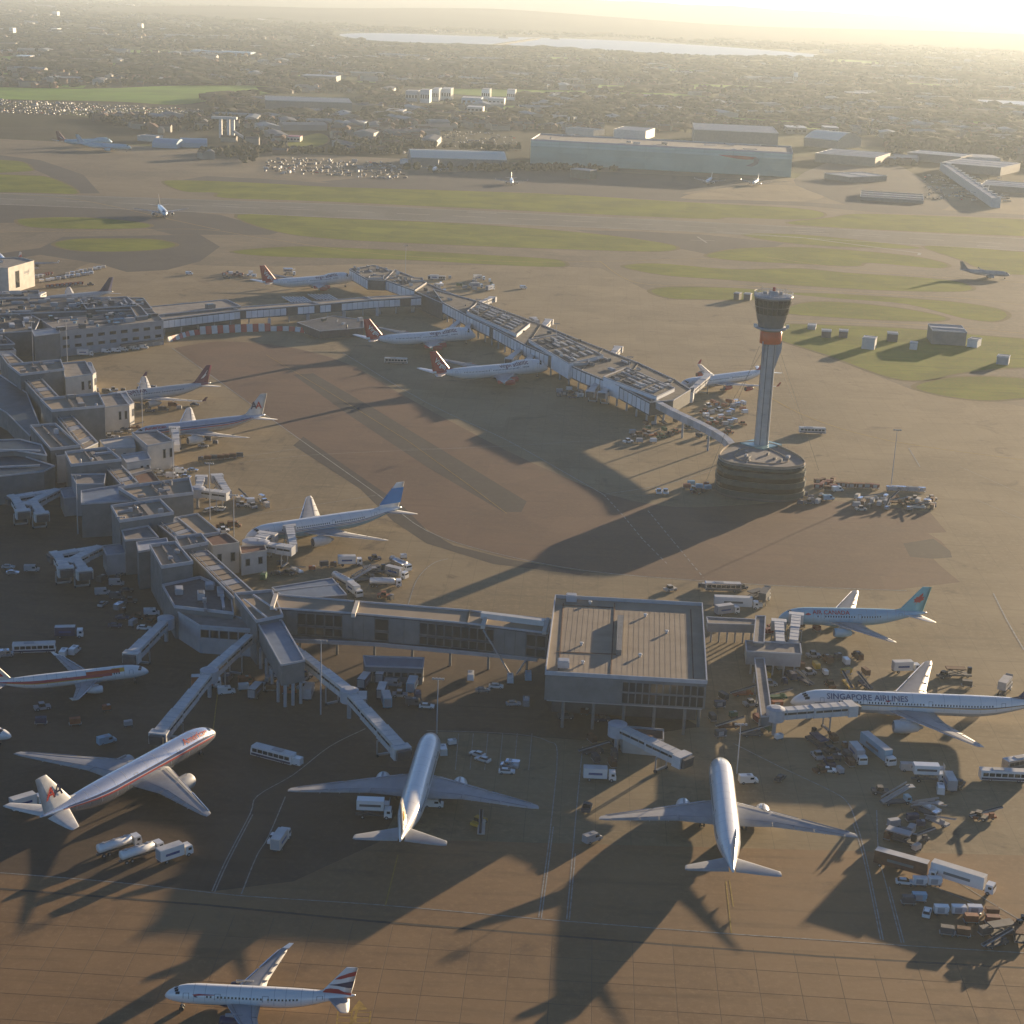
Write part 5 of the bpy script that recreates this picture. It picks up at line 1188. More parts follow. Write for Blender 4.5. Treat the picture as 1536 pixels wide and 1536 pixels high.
# ---- control tower
TB = G(1137, 716); CT = wthing('control_tower', TB, 'tall control tower with orange band and inverted-cone cab on round podium', 'tower')
tri = smooth_poly([(1078, 684), (1092, 670), (1120, 665), (1155, 667), (1180, 676), (1203, 689), (1206, 699), (1175, 704), (1120, 700), (1088, 694)], 4)
pod = [G(x, y, 14.2) for x, y in tri]; pc = cen(pod)
def scaled(f): return [(pc.x + (p.x - pc.x) * f, pc.y + (p.y - pc.y) * f) for p in pod]
zz = 0
m_pod = mat('podium_green_band', (.038, .055, .048), .6, var=.12, scale=.4)
m_podw = mat('podium_window_strip', (.010, .009, .008), .2, var=.25, scale=.5)
for i, (h0, h1, f, m_, nm) in enumerate(((0, 1.6, .97, dgrey, 'podium_base'), (1.6, 3.6, 1.05, m_pod, 'podium_band'), (3.6, 5.8, 1.02, m_podw, 'podium_window_strip'), (5.8, 8.0, 1.05, m_pod, 'podium_band'), (8.0, 10.0, 1.02, m_podw, 'podium_window_strip'), (10.0, 12.0, 1.03, m_pod, 'podium_band'), (12, 12.9, .975, m_podw, 'podium_window_strip'), (12.9, 14.2, 1.01, m_pod, 'podium_band'))):
    m = MB(); m.prism(scaled(f), h0, h1, 0, 1); m.build(nm, [m_, lgrey if i == 7 else m_], CT)
m = MB(); m.prism(scaled(.97), 14.2, 14.35); m.build('podium_roof', roofm, CT)
for f, h_ in ((.985, .9), (.62, .35)):
    q = scaled(f); m = MB()
    for i in range(len(q)): m.beam((*q[i], 14.3 + h_ / 2), (*q[(i + 1) % len(q)], 14.3 + h_ / 2), .35, h_)
    m.build('roof_edge', roofb, CT)
roof_plant(CT, [Vector((*q_, 0)) for q_ in scaled(.85)[::4]], 14.3, 10, 71, (1.2, 3), [lgrey, grey, roofm], hi=(.4, 1.0))
m = MB(); m.prism([(TB.x + 9 * math.cos(a) , TB.y + 9 * math.sin(a)) for a in (0, math.pi / 2, math.pi, 1.5 * math.pi)], 14.35, 15.0); m.build('glass_skylight', tealp if 0 else mat('pale_green_glass', (.25, .42, .38), .2, var=.1), CT)
def ring_z(r, z, n=24, tri_=0.0): return [(TB.x + (r * (1 + tri_ * math.cos(3 * a + 1.2))) * math.cos(a), TB.y + (r * (1 + tri_ * math.cos(3 * a + 1.2))) * math.sin(a), z) for a in [2 * math.pi * i / n for i in range(n)]]
m_shaft = mat('brushed_steel_shaft', (.44, .445, .45), .35, metal=.2, var=.10, scale=.3)
m = MB(); m.loft([ring_z(2.95, 14.4, 24, .08), ring_z(2.75, 58, 24, .08)]); m.build('shaft', m_shaft, CT)
m = MB()
for i in range(6):
    a = 2 * math.pi * i / 6 + .2; p = (TB.x + 2.9 * math.cos(a), TB.y + 2.9 * math.sin(a)); m.beam((*p, 14.5), (*p, 58), .3, .3)
m.build('shaft_rib', grey, CT)
m = MB()
for z in range(18, 58, 5): m.loft([ring_z(2.85, z), ring_z(2.85, z + .25)])
m.build('shaft_joint_ring', lgrey, CT)
m = MB()
for k_ in range(3):
    a = 2 * math.pi * k_ / 3 - .35
    m.add([(TB.x + r_ * math.cos(a + w_), TB.y + r_ * math.sin(a + w_), z) for r_, z, w_ in ((2.6, 46, 0), (5.2, 56, .12), (5.2, 59.5, .12), (2.4, 59.5, 0), (2.6, 46, .05), (5.2, 56, .18), (5.2, 59.5, .18), (2.4, 59.5, .05))], [(0, 1, 2, 3), (7, 6, 5, 4), (0, 4, 5, 1), (1, 5, 6, 2)])
m.build('cable_bracket', lgrey, CT)
m = MB(); m.loft([ring_z(3.9, 58.2, 24, .1), ring_z(4.4, 58.6, 24, .1), ring_z(4.4, 63.2, 24, .1), ring_z(3.9, 63.6, 24, .1)]); m.build('orange_band', orange, CT)
cab_m = mat('cab_cladding', (.17, .16, .145), .5, var=.12, scale=.6)
prof = [(4.6, 63.6), (5.1, 64.6), (5.5, 66.5), (5.75, 67.6), (6.5, 70.8), (7.15, 74), (7.75, 77.4)]
m = MB(); m.loft([ring_z(4.8, 64.2, 36), ring_z(6.7, 64.5, 36), ring_z(6.7, 65.0, 36), ring_z(5.0, 65.1, 36)]); m.build('maintenance_gallery', lgrey, CT)
m = MB(); m.loft([ring_z(r_, z, 36) for r_, z in prof]); m.build('cab', cab_m, CT)
for j, (r0, z0, r1, z1) in enumerate(((5.76, 67.6, 6.38, 70.3), (6.52, 70.8, 7.05, 73.5), (7.17, 74.0, 7.64, 76.8))):
    n = 22
    for i in range(n):
        a0, a1 = 2 * math.pi * (i + .08) / n, 2 * math.pi * (i + .92) / n; am = (a0 + a1) / 2; m = MB()
        vs = [(TB.x + (r_ + o_) * math.cos(a), TB.y + (r_ + o_) * math.sin(a), z) for o_ in (.06, .14) for (r_, z, a) in ((r0, z0, a0), (r0, z0, a1), (r1, z1, a1), (r1, z1, a0))]
        m.add(vs, [(4, 5, 6, 7), (0, 4, 7, 3), (1, 2, 6, 5), (3, 7, 6, 2), (0, 1, 5, 4)]); m.build('cab_window', mat('cab_glass', (.06, .06, .05), .25, var=.2) if j else cab_m, CT)
m = MB(); m.loft([ring_z(7.8, 77.4, 36), ring_z(8.1, 77.7, 36), ring_z(8.1, 78.3, 36), ring_z(7.3, 78.4, 36)]); m.build('cab_roof', lgrey, CT)
m = MB(); q = ring_z(7.9, 79.6, 30); q2 = ring_z(7.9, 79.0, 30)
for i in range(30): m.tube(q[i], q[(i + 1) % 30], .09, n=5); m.tube(q2[i], q2[(i + 1) % 30], .07, n=5); m.tube((q[i][0], q[i][1], 78.3), q[i], .07, n=5)
m.build('roof_railing', offwhite, CT)
m = MB(); m.tube((TB.x, TB.y, 78.3), (TB.x, TB.y, 80.0), 2.2, 1.8, 12); m.tube((TB.x + 3, TB.y, 78.3), (TB.x + 3, TB.y, 79.8), .8); m.tube((TB.x - 3.4, TB.y + 1, 78.3), (TB.x - 3.4, TB.y + 1, 79.6), .9); m.build('roof_equipment', lgrey, CT)
m = MB(); m.tube((TB.x, TB.y, 80), (TB.x, TB.y, 81.6), .7, .6, 10); m.build('beacon', red, CT)
m = MB(); m.tube((TB.x - 5, TB.y, 78.3), (TB.x - 5, TB.y, 81.8), .1); m.tube((TB.x + 5, TB.y + 1, 78.3), (TB.x + 5, TB.y + 1, 81.2), .1); m.build('aerial', steel, CT)
m = MB()
for s_ in (1, -1): m.box((TB.x + s_ * 6.7, TB.y - 1, 65.6), (1.2, 1.0, 1.4))
m.build('dish_box', offwhite, CT)
m = MB()
for (px, py) in ((1205, 640), (1228, 705), (1075, 640), (1060, 720)):
    a = 2 * math.pi * 0; g_ = G(px, py); d = (g_ - TB); d.z = 0; d.normalize(); m.tube((TB.x + d.x * 4.6, TB.y + d.y * 4.6, 57), (g_.x, g_.y, 0), .07, n=5)
m.build('stay_cable', dgrey, CT)

# ---- big hangar beyond the runway
Hg = wthing('great_hangar', G(990, 258), 'huge green-grey hangar with red ribbon emblem across the far runway', 'hangar')
hz = 27.0; ha, hb = G(795, 245), G(1186, 266); dep = Vector((-(hb - ha).y, (hb - ha).x, 0)).normalized() * 95
m_h = mat('pale_green_cladding', (.33, .46, .38), .6, var=.08, scale=.05, obj_var=.06); m_h2 = mat('pale_blue_green_cladding', (.44, .58, .52), .6, var=.06, scale=.05, obj_var=.05)
block(Hg, [ha, hb, hb + dep, ha + dep], hz, 0, m_h, roofm, 1.5, parap)
nb = 9; u_ = (hb - ha) / nb; uu = u_.normalized(); nn = Vector((uu.y, -uu.x, 0))
for i in range(nb):
    for (z0, z1, m_) in ((.3, 7.2, m_h), (7.4, 14.0, m_h), (14.2, 20.2, m_h), (20.6, 23.4, m_h2), (23.8, 26.6, m_h2)):
        c = ha + u_ * (i + .5) + nn * .3; m = MB(); m.box((c.x, c.y, (z0 + z1) / 2), (u_.length - .5, .5, z1 - z0), math.atan2(uu.y, uu.x)); m.build('door_panel', m_, Hg)
def wallpt(px, py): # pixel on the hangar wall plane
    d = ray(px, py); q0 = ha + nn * .75; t = (q0.x * nn.x + q0.y * nn.y) / (d[0] * nn.x + d[1] * nn.y); return Vector((d[0] * t, d[1] * t, H + d[2] * t))
rib = [(1077, 232), (1090, 232.5), (1110, 233.5), (1126, 235), (1134, 236), (1130, 239), (1120, 239.5), (1105, 238), (1090, 235.5)]
m = MB(); q = [wallpt(*p) for p in rib]; m.add(q + [p - nn * .3 for p in q], [tuple(range(9))] + [(i, (i + 1) % 9, 9 + (i + 1) % 9, 9 + i) for i in range(9)]); m.build('ribbon_emblem', red, Hg)
rib = [(1126, 235), (1134, 235.5), (1139, 240), (1137, 246), (1128, 250), (1118, 249), (1130, 244), (1131, 239.5)]
m = MB(); q = [wallpt(*p) for p in rib]; m.add(q + [p - nn * .3 for p in q], [tuple(range(8))] + [(i, (i + 1) % 8, 8 + (i + 1) % 8, 8 + i) for i in range(8)]); m.build('ribbon_emblem', grey, Hg)
roof_plant(Hg, [ha, hb, hb + dep, ha + dep], hz + .3, 16, 81, (4, 10), [lgrey, grey, offwhite])
def simple_hall(name, px0, px1, z, depth, label, wall=grey, roof=roofm, curved=False, rows=4, cat='hangar', win=0, wmat=None):
    """px0, px1: left and right foot of the front wall in pixels"""
    a, b = G(*px0), G(*px1); t_ = wthing(name, (a + b) / 2, label, cat); dp = Vector((-(b - a).y, (b - a).x, 0)).normalized() * depth
    if curved:
        u = (b - a).normalized(); rg = []
        n = 10
        for f in (0, 1):
            rg.append([tuple(a + (b - a) * f + dp * (k / n) + Vector((0, 0, z * .55 + z * .45 * math.sin(math.pi * k / n)))) for k in range(n + 1)])
        m = MB(); m.loft(rg, 0, True, False, False); m.build('curved_roof', roof, t_)
        m = MB(); m.prism([a, b, b + dp, a + dp], 0, z * .55); m.build('wall', wall, t_)
        m = MB()
        for f in (0, 1):
            pts = rg[f]; m.add(pts, [tuple(range(n + 1))])
        m.build('gable', wall, t_)
    else:
        block(t_, [a, b, b + dp, a + dp], z, 0, wall, roof, .6)
        m = MB()
        for k in range(1, rows): q0, q1 = a + dp * (k / rows), b + dp * (k / rows); m.beam(q0 + Vector((0, 0, z + .4)), q1 + Vector((0, 0, z + .4)), 2.5, .6)
        m.build('rooflight_row', offwhite, t_)
    if win: windows_on(t_, a, b, z * .35, z * .75, win, .6, wmat)
    return t_
simple_hall('arched_hangar', (616, 248), (760, 252), 16, 55, 'low arched hangar with pale cream roof left of the great hangar', grey, mat('cream_sheet_roof', (.78, .74, .62), .45, var=.06), True, cat='hangar')
simple_hall('hangar', (228, 221), (265, 223), 10, 30, 'small pale blue hangar nearer the red-tailed jets', skyb, skyb, True)
simple_hall('hangar', (270, 221), (311, 222), 10, 30, 'small pale blue hangar with white doors nearer the car park', skyb, skyb, True)
simple_hall('warehouse', (398, 164), (528, 168), 14, 110, 'wide warehouse with white ridged roof beyond the green field', grey, offwhite, rows=8, cat='warehouse')
simple_hall('hangar', (1040, 216), (1166, 222), 20, 130, 'wavy pale roofed hangar behind the great hangar', grey, lgrey, rows=5)
simple_hall('hangar', (1205, 219), (1256, 224), 22, 70, 'arched hangar with bright cream roof right of the great hangar', grey, mat('cream_sheet_roof', (.78, .74, .62), .45), True)
simple_hall('hangar', (920, 207), (968, 210), 12, 70, 'hangar with pale roof and bright gable behind the great hangar', offwhite, lgrey, rows=3)
simple_hall('office', (848, 200), (890, 204), 8, 30, 'long tan-edged office block left of the bright-gabled hangar', cream, grey, rows=2, cat='building')
simple_hall('shed', (815, 180), (860, 183), 7, 30, 'low pale shed among the trees behind the hangars', offwhite, grey, rows=2, cat='shed')
simple_hall('hangar', (1222, 243), (1312, 250), 11, 90, 'grey hangar with pale stripes right of the great hangar', grey, lgrey, rows=4)
simple_hall('shed', (1236, 268), (1275, 274), 6, 60, 'small grey flat shed beside the parked vehicles right of the hangars', grey, lgrey, rows=2, cat='shed')
simple_hall('hangar', (1360, 240), (1440, 247), 10, 50, 'long low white-roofed hall at the far right', grey, offwhite, rows=2)
simple_hall('hall', (1410, 256), (1500, 264), 10, 90, 'pale blue-grey hall at the far right edge of the hangars', grey, lgrey, rows=3, cat='building')
simple_hall('hall', (1470, 285), (1560, 292), 6, 60, 'low hall with pale roof near the right edge beyond the runway', grey, lgrey, rows=3, cat='building')
simple_hall('hall', (1290, 300), (1385, 306), 3.5, 60, 'low dark flat building beside the far taxiway on the right', grey, dgrey, rows=3, cat='building')
# long pier at the far right
t_ = wthing('far_pier', G(1460, 290), 'long narrow white-edged pier at the far right beyond the runway', 'building')
a, b = G(1420, 256), G(1500, 312); dp = Vector((-(b - a).y, (b - a).x, 0)).normalized() * -9; block(t_, [a, b, b + dp, a + dp], 9, 0, offwhite, lgrey, .6)
for i in range(14): q = a + (b - a) * (i + .5) / 14; m = MB(); m.box((q.x, q.y, 9.8), (5, 5, 1.2), .3); m.build('roof_unit', offwhite, t_)
# old short tower and flat blocks on the left of the far apron
t_ = wthing('far_canopy_tower', G(337, 205), 'white flat-topped viewing tower on two legs beyond the runway', 'tower'); q = G(337, 207)
for dx in (-5, 5, 11): m = MB(); m.box((q.x + dx, q.y, 12), (3.5, 5, 24)); m.build('leg', offwhite, t_)
m = MB(); m.box((q.x, q.y, 25.5), (32, 10, 3)); m.build('deck', offwhite, t_); m = MB(); m.beam((q.x + 10, q.y, 10), (q.x + 32, q.y - 20, 1), 3, 2.5); m.build('ramp', lgrey, t_)
for (px0, px1, z, dpt, lb_, wl_, rf) in (((206, 211), (232, 213), 6, 20, 'small lit block with flat roof beside the pale blue hangars', cream, lgrey), ((1397, 516), (1448, 519), 8, 22, 'grey box building with pale roof on the grass by the control tower', grey, lgrey),
        ((1450, 520), (1465, 522), 4, 10, 'low white annex beside the grey box building on the grass', offwhite, offwhite), ((1292, 523), (1311, 525), 6, 9, 'small white hut on the grass right of the control tower', offwhite, lgrey),
        ((1331, 512), (1346, 513), 4.5, 7, 'small dark hut with pale roof on the grass', dgrey, offwhite), ((1364, 524), (1375, 525), 3.5, 6, 'tiny white cabin beside the grey box building', offwhite, offwhite),
        ((1232, 506), (1246, 507), 3.6, 7, 'left dark hut of the pair on the grass', dgrey, lgrey), ((1258, 506), (1271, 507), 3.6, 7, 'right dark hut of the pair on the grass', dgrey, lgrey),
        ((1211, 494), (1223, 495), 2, 8, 'low round pale tank hut nearest the control tower on the grass', lgrey, lgrey), ((1494, 546), (1512, 548), 4, 8, 'pale cabin among the clutter at the right grass edge', lgrey, parap),
        ((1100, 449), (1108, 450), 4, 5, 'small dark box left of the control tower cab', dgrey, lgrey), ((1115, 450), (1125, 451), 4, 5, 'small white-topped box beside the control tower cab', dgrey, offwhite),
        ((600, 246), (612, 247), 5, 12, 'small pale hut left of the arched hangar', offwhite, lgrey), ((855, 266), (884, 269), 9, 16, 'teal-glazed box on the shaded hangar apron', teal, lgrey)):
    simple_hall('hut' if z < 7 else 'box_building', px0, px1, z, dpt, lb_, wl_, rf, rows=2, cat='hut' if z < 7 else 'building', win=0)

# ------------------------------------------------------------------ aircraft
m_redt = mat('red_tail_paint', (.42, .03, .035), .35, var=.05)
m_gold = mat('gold_paint', (.6, .33, .03), .4, var=.05)
m_iceb = mat('ice_blue_paint', (.30, .50, .60), .3, var=.03)
m_beige = mat('warm_white_paint', (.60, .56, .48), .35, var=.05)
def eagle(dx=0.0): return [(.46 + dx, .50), (.50 + dx, .62), (.53 + dx, .50), (.60 + dx, .45), (.52 + dx, .44), (.50 + dx, .38), (.47 + dx, .44), (.40 + dx, .45)]
AMER = dict(body=silver, belly=silver, wing=lgrey, fin=offwhite, tailplane=offwhite, engine=offwhite,
            stripes=[(blue, .045, .90, 70, 76), (offwhite, .045, .90, 76, 79), (red, .05, .90, 79, 87), (navy, .05, .88, 64, 70, -.01)],
            fin_text=[('A', red, .62, .36, 4.3, 0), ('A', navy, .30, .36, 4.3, 0)], text=[('American', red, .085, 52, 2.5, -1), ('American', red, .085, 52, 2.5, 1)])
make_plane('jet_airliner', 'twin_long', G(322, 1094, 5.3), G(73, 1231, 5.3), 'polished silver jet with red and blue stripe and white fin at the lower left', AMER, group='aeroplanes on the apron')
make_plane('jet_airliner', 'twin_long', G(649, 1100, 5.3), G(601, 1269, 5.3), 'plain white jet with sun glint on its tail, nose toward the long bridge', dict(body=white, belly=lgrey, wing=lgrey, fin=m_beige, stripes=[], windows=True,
           fin_marks=[('tail_crest', m_gold, [(.3, .35), (.6, .35), (.6, .6), (.4, .6)])]), group='aeroplanes on the apron')  # gold patch on the fin paints the sun glint
make_plane('jet_airliner', 'twin_long', G(1079, 1137, 5.3), G(1098, 1314, 5.3), 'plain white jet with pale grey wings parked nose up before the square gate building', dict(body=white, belly=lgrey, wing=lgrey, fin=white, stripes=[]), group='aeroplanes on the apron')
make_plane('jet_airliner', 'twin_longer', G(1186, 1048, 5.3), G(1540, 1062, 5.3), 'long white jet with dark blue airline lettering at the right edge', dict(body=white, belly=lgrey, wing=lgrey, fin=navy, engine=offwhite,
           stripes=[(navy, .085, .90, 80, 84), (m_gold, .10, .90, 85, 88)], text=[('SINGAPORE AIRLINES', mat('faded_navy_lettering', (.07, .09, .18), .5, var=0), .13, 60, 2.4, 1)], side_marks=[(m_redt, 0, 0, [(.352, 62), (.36, 57), (.375, 60), (.366, 66)])]), group='aeroplanes on the apron')
make_plane('jet_airliner', 'wide_twin', G(1168, 923, 4.9), G(1392, 927, 4.9), 'ice blue jet with teal fin and red maple leaf', dict(body=m_iceb, belly=skyb, wing=lgrey, fin=tealp, tailplane=offwhite, engine=m_iceb,
           fin_marks=[('maple_leaf', m_redt, [(.5, .30), (.52, .42), (.68, .40), (.66, .46), (.80, .52), (.72, .56), (.76, .63), (.62, .61), (.60, .68), (.5, .78), (.40, .68), (.38, .61), (.24, .63), (.28, .56), (.20, .52), (.34, .46), (.32, .40), (.48, .42)])],
           text=[('AIR CANADA', m_redt, .215, 58, 2.0, 1)], side_marks=[(m_redt, 0, 0, [(.165, 62), (.17, 56), (.185, 50), (.20, 56), (.205, 62), (.185, 66)])]), group='aeroplanes on the apron', length=48.5)
make_plane('jet_airliner', 'twin_long', G(368, 803, 5.3), G(597, 769, 5.3), 'white jet with bright blue fin band and pale blue belly at the twin bridges', dict(body=white, belly=skyb, belly_cos=-.35, wing=lgrey, fin=white, engine=offwhite,
           stripes=[(blue, .06, .90, 84, 88), (navy, .06, .88, 94, 97)], fin_marks=[('blue_band', mat('mid_blue_paint', (.04, .26, .58), .35, var=.05), [(-.02, .22), (1.02, .22), (1.02, .80), (-.02, .80)]),
           ('bird_mark', white, [(.30, .42), (.48, .50), (.56, .62), (.58, .50), (.80, .52), (.60, .45), (.50, .38)])]), group='aeroplanes on the apron')
A2 = dict(AMER); A2['body'] = mat('sky_lit_aluminium', (.50, .55, .62), .3, metal=.6, var=.06)  # aluminium copy with blue sky light put into its colour
make_plane('jet_airliner', 'twin_long', G(197, 652, 5.3), G(412, 627, 5.3), 'silver jet with red and blue stripe and grey fin behind the beige annex', A2, group='aeroplanes on the apron')
m_mar = mat('dark_maroon_paint', (.11, .02, .06), .4, var=.08)
make_plane('jet_airliner', 'airbus_wide', G(147, 600, 5), G(338, 577, 5), 'pale grey jet with maroon tail at the upper left stands', dict(body=mat('pearl_grey_paint', (.42, .45, .47), .35, var=.04), belly=lgrey, wing=lgrey, fin=m_mar, tailplane=offwhite, engine=lgrey,
           stripes=[(m_mar, .90, .97, 30, 120)], text=[('QATAR', mat('plum_lettering', (.10, .03, .08), .5, var=0), .235, 56, 3.0, 1)], fin_marks=[('animal_head_mark', offwhite, [(.32, .30), (.45, .52), (.55, .72), (.62, .74), (.55, .55), (.66, .50), (.52, .34)])],
           winglet=m_mar), group='aeroplanes on the apron')
VIR = dict(body=white, belly=lgrey, wing=lgrey, fin=m_redt, tailplane=white, engine=m_redt, stripes=[(m_redt, .885, .965, 0, 130)], winglet=m_redt,
           fin_text=[('Virgin', white, .55, .30, 3.4, 38)], text=[('virgin atlantic', mat('plum_lettering', (.10, .03, .08), .5, var=0), .20, 55, 3.2, -1)])
make_plane('jumbo_jet', 'jumbo', G(714, 501, 5.6), G(548, 513, 5.6), 'white four-engined jumbo with red fin nosed into the central pier, farther one', VIR, group='aeroplanes on the apron')
make_plane('jumbo_jet', 'jumbo', G(822, 549, 5.6), G(632, 566, 5.6), 'white four-engined jumbo with red fin and red engines, nearer one beside the pier', VIR, group='aeroplanes on the apron')
V3 = dict(VIR)
make_plane('jumbo_jet', 'jumbo', G(530, 417, 5.6), G(388, 428, 5.6), 'white jumbo with red fin beyond the panelled corridor', V3, group='aeroplanes on the apron')
make_plane('jet_airliner', 'quad', G(1019, 577, 4.9), G(1182, 556, 4.9), 'white four-engined jet with red engines partly hidden by the control tower shaft', dict(VIR, fin_text=[], text=[]), group='aeroplanes on the apron')
IB = dict(body=white, belly=lgrey, wing=lgrey, fin=m_beige, engine=white, stripes=[(m_gold, .16, .24, 26, 62), (mat('orange_red_paint', (.50, .07, .02), .35, var=.04), .19, .40, 34, 66, .01), (m_redt, .24, .97, 62, 84, .015), (m_gold, .30, .90, 84, 90, .02)],
          fin_marks=[('tail_mark', m_redt, [(.25, .25), (.5, .25), (.5, .60), (.35, .60)]), ('tail_mark', m_gold, [(.55, .25), (.8, .25), (.8, .60), (.55, .60)])])
make_plane('jet_airliner', 'small_twin', G(223, 1004, 3.8), G(-10, 1030, 3.8), 'white jet with red and yellow side stripe in the shaded left stand', IB, group='aeroplanes on the apron', length=44.5)
BA = dict(body=white, belly=navy, belly_cos=-.72, wing=lgrey, fin=white, tailplane=lgrey, engine=navy, stripes=[],
          fin_marks=[('tail_ribbon', m_redt, [(.04, .0), (1.0, -.02), (1.0, .10), (.75, .12), (.5, .22), (.2, .24), (.04, .20)]), ('tail_ribbon', navy, [(.0, .36), (.35, .34), (.85, .28), (.98, .30), (.98, .52), (.6, .46), (.3, .40)]),
                     ('tail_ribbon', m_redt, [(.02, .56), (.3, .58), (.6, .66), (.98, .72), (.98, .88), (.5, .80), (.1, .66)])],
          side_marks=[(m_redt, 0, 0, [(.155, 62), (.19, 58), (.27, 60), (.27, 62.5), (.20, 66), (.165, 70)]), (navy, 0, 0, [(.16, 70), (.175, 70), (.185, 76), (.17, 77)])])
make_plane('jet_airliner', 'small_twin', G(247, 1488, 3.8), G(519, 1501, 3.8), 'small white twin jet with red and blue ribboned fin taxiing at the bottom', BA, group='aeroplanes on the apron', length=37.4)
make_plane('jumbo_jet', 'jumbo', G(-12, 384, 5.6), G(20, 401, 5.6), 'jumbo jet behind the pale office with only its red and white fin in view', dict(BA, fin=white), group='aeroplanes on the apron')
make_plane('jet_airliner', 'airbus_wide', G(58, 452, 5), G(153, 443, 5), 'pale blue-white jet with navy fin beyond the terminal roofs', dict(body=mat('pearl_grey_paint', (.42, .45, .47), .35), belly=lgrey, fin=navy, engine=navy, wing=lgrey, winglet=navy), group='aeroplanes on the apron', length=50)
make_plane('jet_airliner', 'small_twin', G(17, 1101, 3.8), G(-260, 1085, 3.8), 'jet whose white nose just shows at the left edge', dict(body=white, belly=lgrey), group='aeroplanes on the apron')
FL = dict(body=white, belly=lgrey, wing=lgrey, windows=False)
make_plane('landing_jet', 'wide_twin', G(248, 322, 4), G(232, 305, 4), 'white jet facing the camera low over the far runway', dict(FL, fin=navy, belly=lgrey), group='distant aeroplanes')
make_plane('jumbo_jet', 'jumbo', G(168, 211, 6), G(86, 213, 6), 'distant red-finned jumbo on the far left apron, upper of two', dict(FL, body=m_iceb, fin=m_mar, stripes=[(m_mar, .88, .97, 0, 120)],
           fin_marks=[('animal_mark', offwhite, [(.3, .2), (.5, .4), (.7, .5), (.5, .25)])]), group='distant aeroplanes')
make_plane('distant_jet', 'twin_long', G(197, 221, 5), G(128, 218, 5), 'distant pale blue jet parked just below the red-finned jumbo', dict(FL, body=m_iceb, fin=skyb), group='distant aeroplanes')
make_plane('distant_jet', 'small_twin', G(768, 272, 4) + Vector((0, -8, 0)), G(766, 264, 4) + Vector((0, 10, 0)), 'small distant white jet facing the camera before the arched hangar', FL, group='distant aeroplanes')
make_plane('distant_jet', 'small_twin', G(1515, 411, 4), G(1454, 407, 4), 'grey jet taxiing among the grass islands at the right edge', dict(body=lgrey, belly=lgrey, fin=grey, wing=grey, windows=False), group='distant aeroplanes')
for i, (x, y) in enumerate(((650, 254), (1060, 272), (1475, 292), (1130, 274))):
    make_plane('distant_jet', 'small_twin', G(x, y, 4), G(x + 14, y - 8, 4), ['tiny white jet left of the small jet before the arched hangar', 'tiny jet in the shade of the great hangar, left one', 'tiny jet near the far right pier', 'tiny jet in the shade of the great hangar, right one'][i], FL, group='distant aeroplanes')

# ------------------------------------------------------------------ boarding bridges
bridge_px('boarding_bridge', (249, 934), (199, 984), 4.6, 4.2, 'pale tubular bridge leading to the red-striped jet in the shade')
bridge_px('fixed_bridge', (374, 958), (314, 1012), 6.5, 5.5, 'upper fixed half of the long bridge to the silver jet', w_=2.4, head=False, rot=False, legs=2)
bridge_px('boarding_bridge', (314, 1013), (240, 1104), 5.2, 4.6, 'lower half of the long bridge to the silver jet with sunlit side')
bridge_px('fixed_bridge', (418, 958), (524, 1042), 6.5, 5.6, 'upper fixed half of the long bridge to the central plain white jet', w_=2.4, head=False, rot=False, legs=2)
bridge_px('boarding_bridge', (524, 1043), (600, 1126), 5.4, 4.6, 'lower half of the long bridge to the central plain white jet')
bridge_px('boarding_bridge', (926, 1094), (1020, 1138), 4.8, 4.4, 'blue-grey bridge with red markings below the square gate building')
bridge_px('boarding_bridge', (1163, 1071), (1272, 1063), 4.8, 4.8, 'long silver bridge alongside the jet with dark blue lettering')
bridge_px('boarding_bridge', (1170, 968), (1168, 938), 5, 4.6, 'short white bridge at the nose of the ice blue jet', rot=False)
bridge_px('boarding_bridge', (1190, 966), (1194, 928), 5, 4.6, 'longer white bridge beside the nose of the ice blue jet', rot=False)
t = wthing('bridge_hub', G(1150, 980), 'grey bridge building between the ice blue jet and the lettered jet', 'building')
p = pxz([(1118, 962), (1200, 966), (1202, 982), (1120, 978)], 7); block(t, p, 7, 3, lgrey, roofm, .4); pillars(t, p[3], p[2], 3, 5, .3)
p = pxz([(1134, 925), (1148, 925), (1146, 965), (1130, 964)], 8); block(t, p, 8, 0, grey, roofm, .4)
p = pxz([(1060, 926), (1134, 930), (1134, 938), (1062, 936)], 6); t = wthing('link_corridor', cen(p), 'narrow grey corridor from the square gate building to the right-hand stands', 'corridor'); block(t, p, 6, 3.4, lgrey, roofm, .3); pillars(t, p[3], p[2], 3.4, 6, .3)
p = pxz([(1132, 988), (1146, 988), (1158, 1075), (1142, 1076)], 6); t = wthing('stand_corridor', cen(p), 'grey corridor leading down to the long silver bridge', 'corridor'); block(t, p, 6, 3.4, grey, roofm, .3); pillars(t, p[0], p[3], 3.4, 5, .3)
bridge_px('boarding_bridge', (392, 819), (440, 826), 5, 5, 'lower white bridge with red lettering by the blue-tailed jet', head=False, w_=3)
bridge_px('boarding_bridge', (440, 822), (434, 794), 5, 4.8, 'upright white bridge touching the blue-tailed jet', rot=False)
bridge_px('boarding_bridge', (380, 818), (400, 806), 5, 4.8, 'fan-shaped white bridge under the nose of the blue-tailed jet', w_=4)
bridge_px('boarding_bridge', (296, 738), (342, 744), 5, 5, 'front white bridge of the pair with red lettering on the empty stand', head=False, w_=3.2)
bridge_px('boarding_bridge', (342, 742), (326, 718), 5, 5, 'right arm of the white bridge pair on the empty stand', rot=False)
bridge_px('boarding_bridge', (298, 736), (302, 720), 5, 5, 'left arm of the white bridge pair on the empty stand', rot=False)
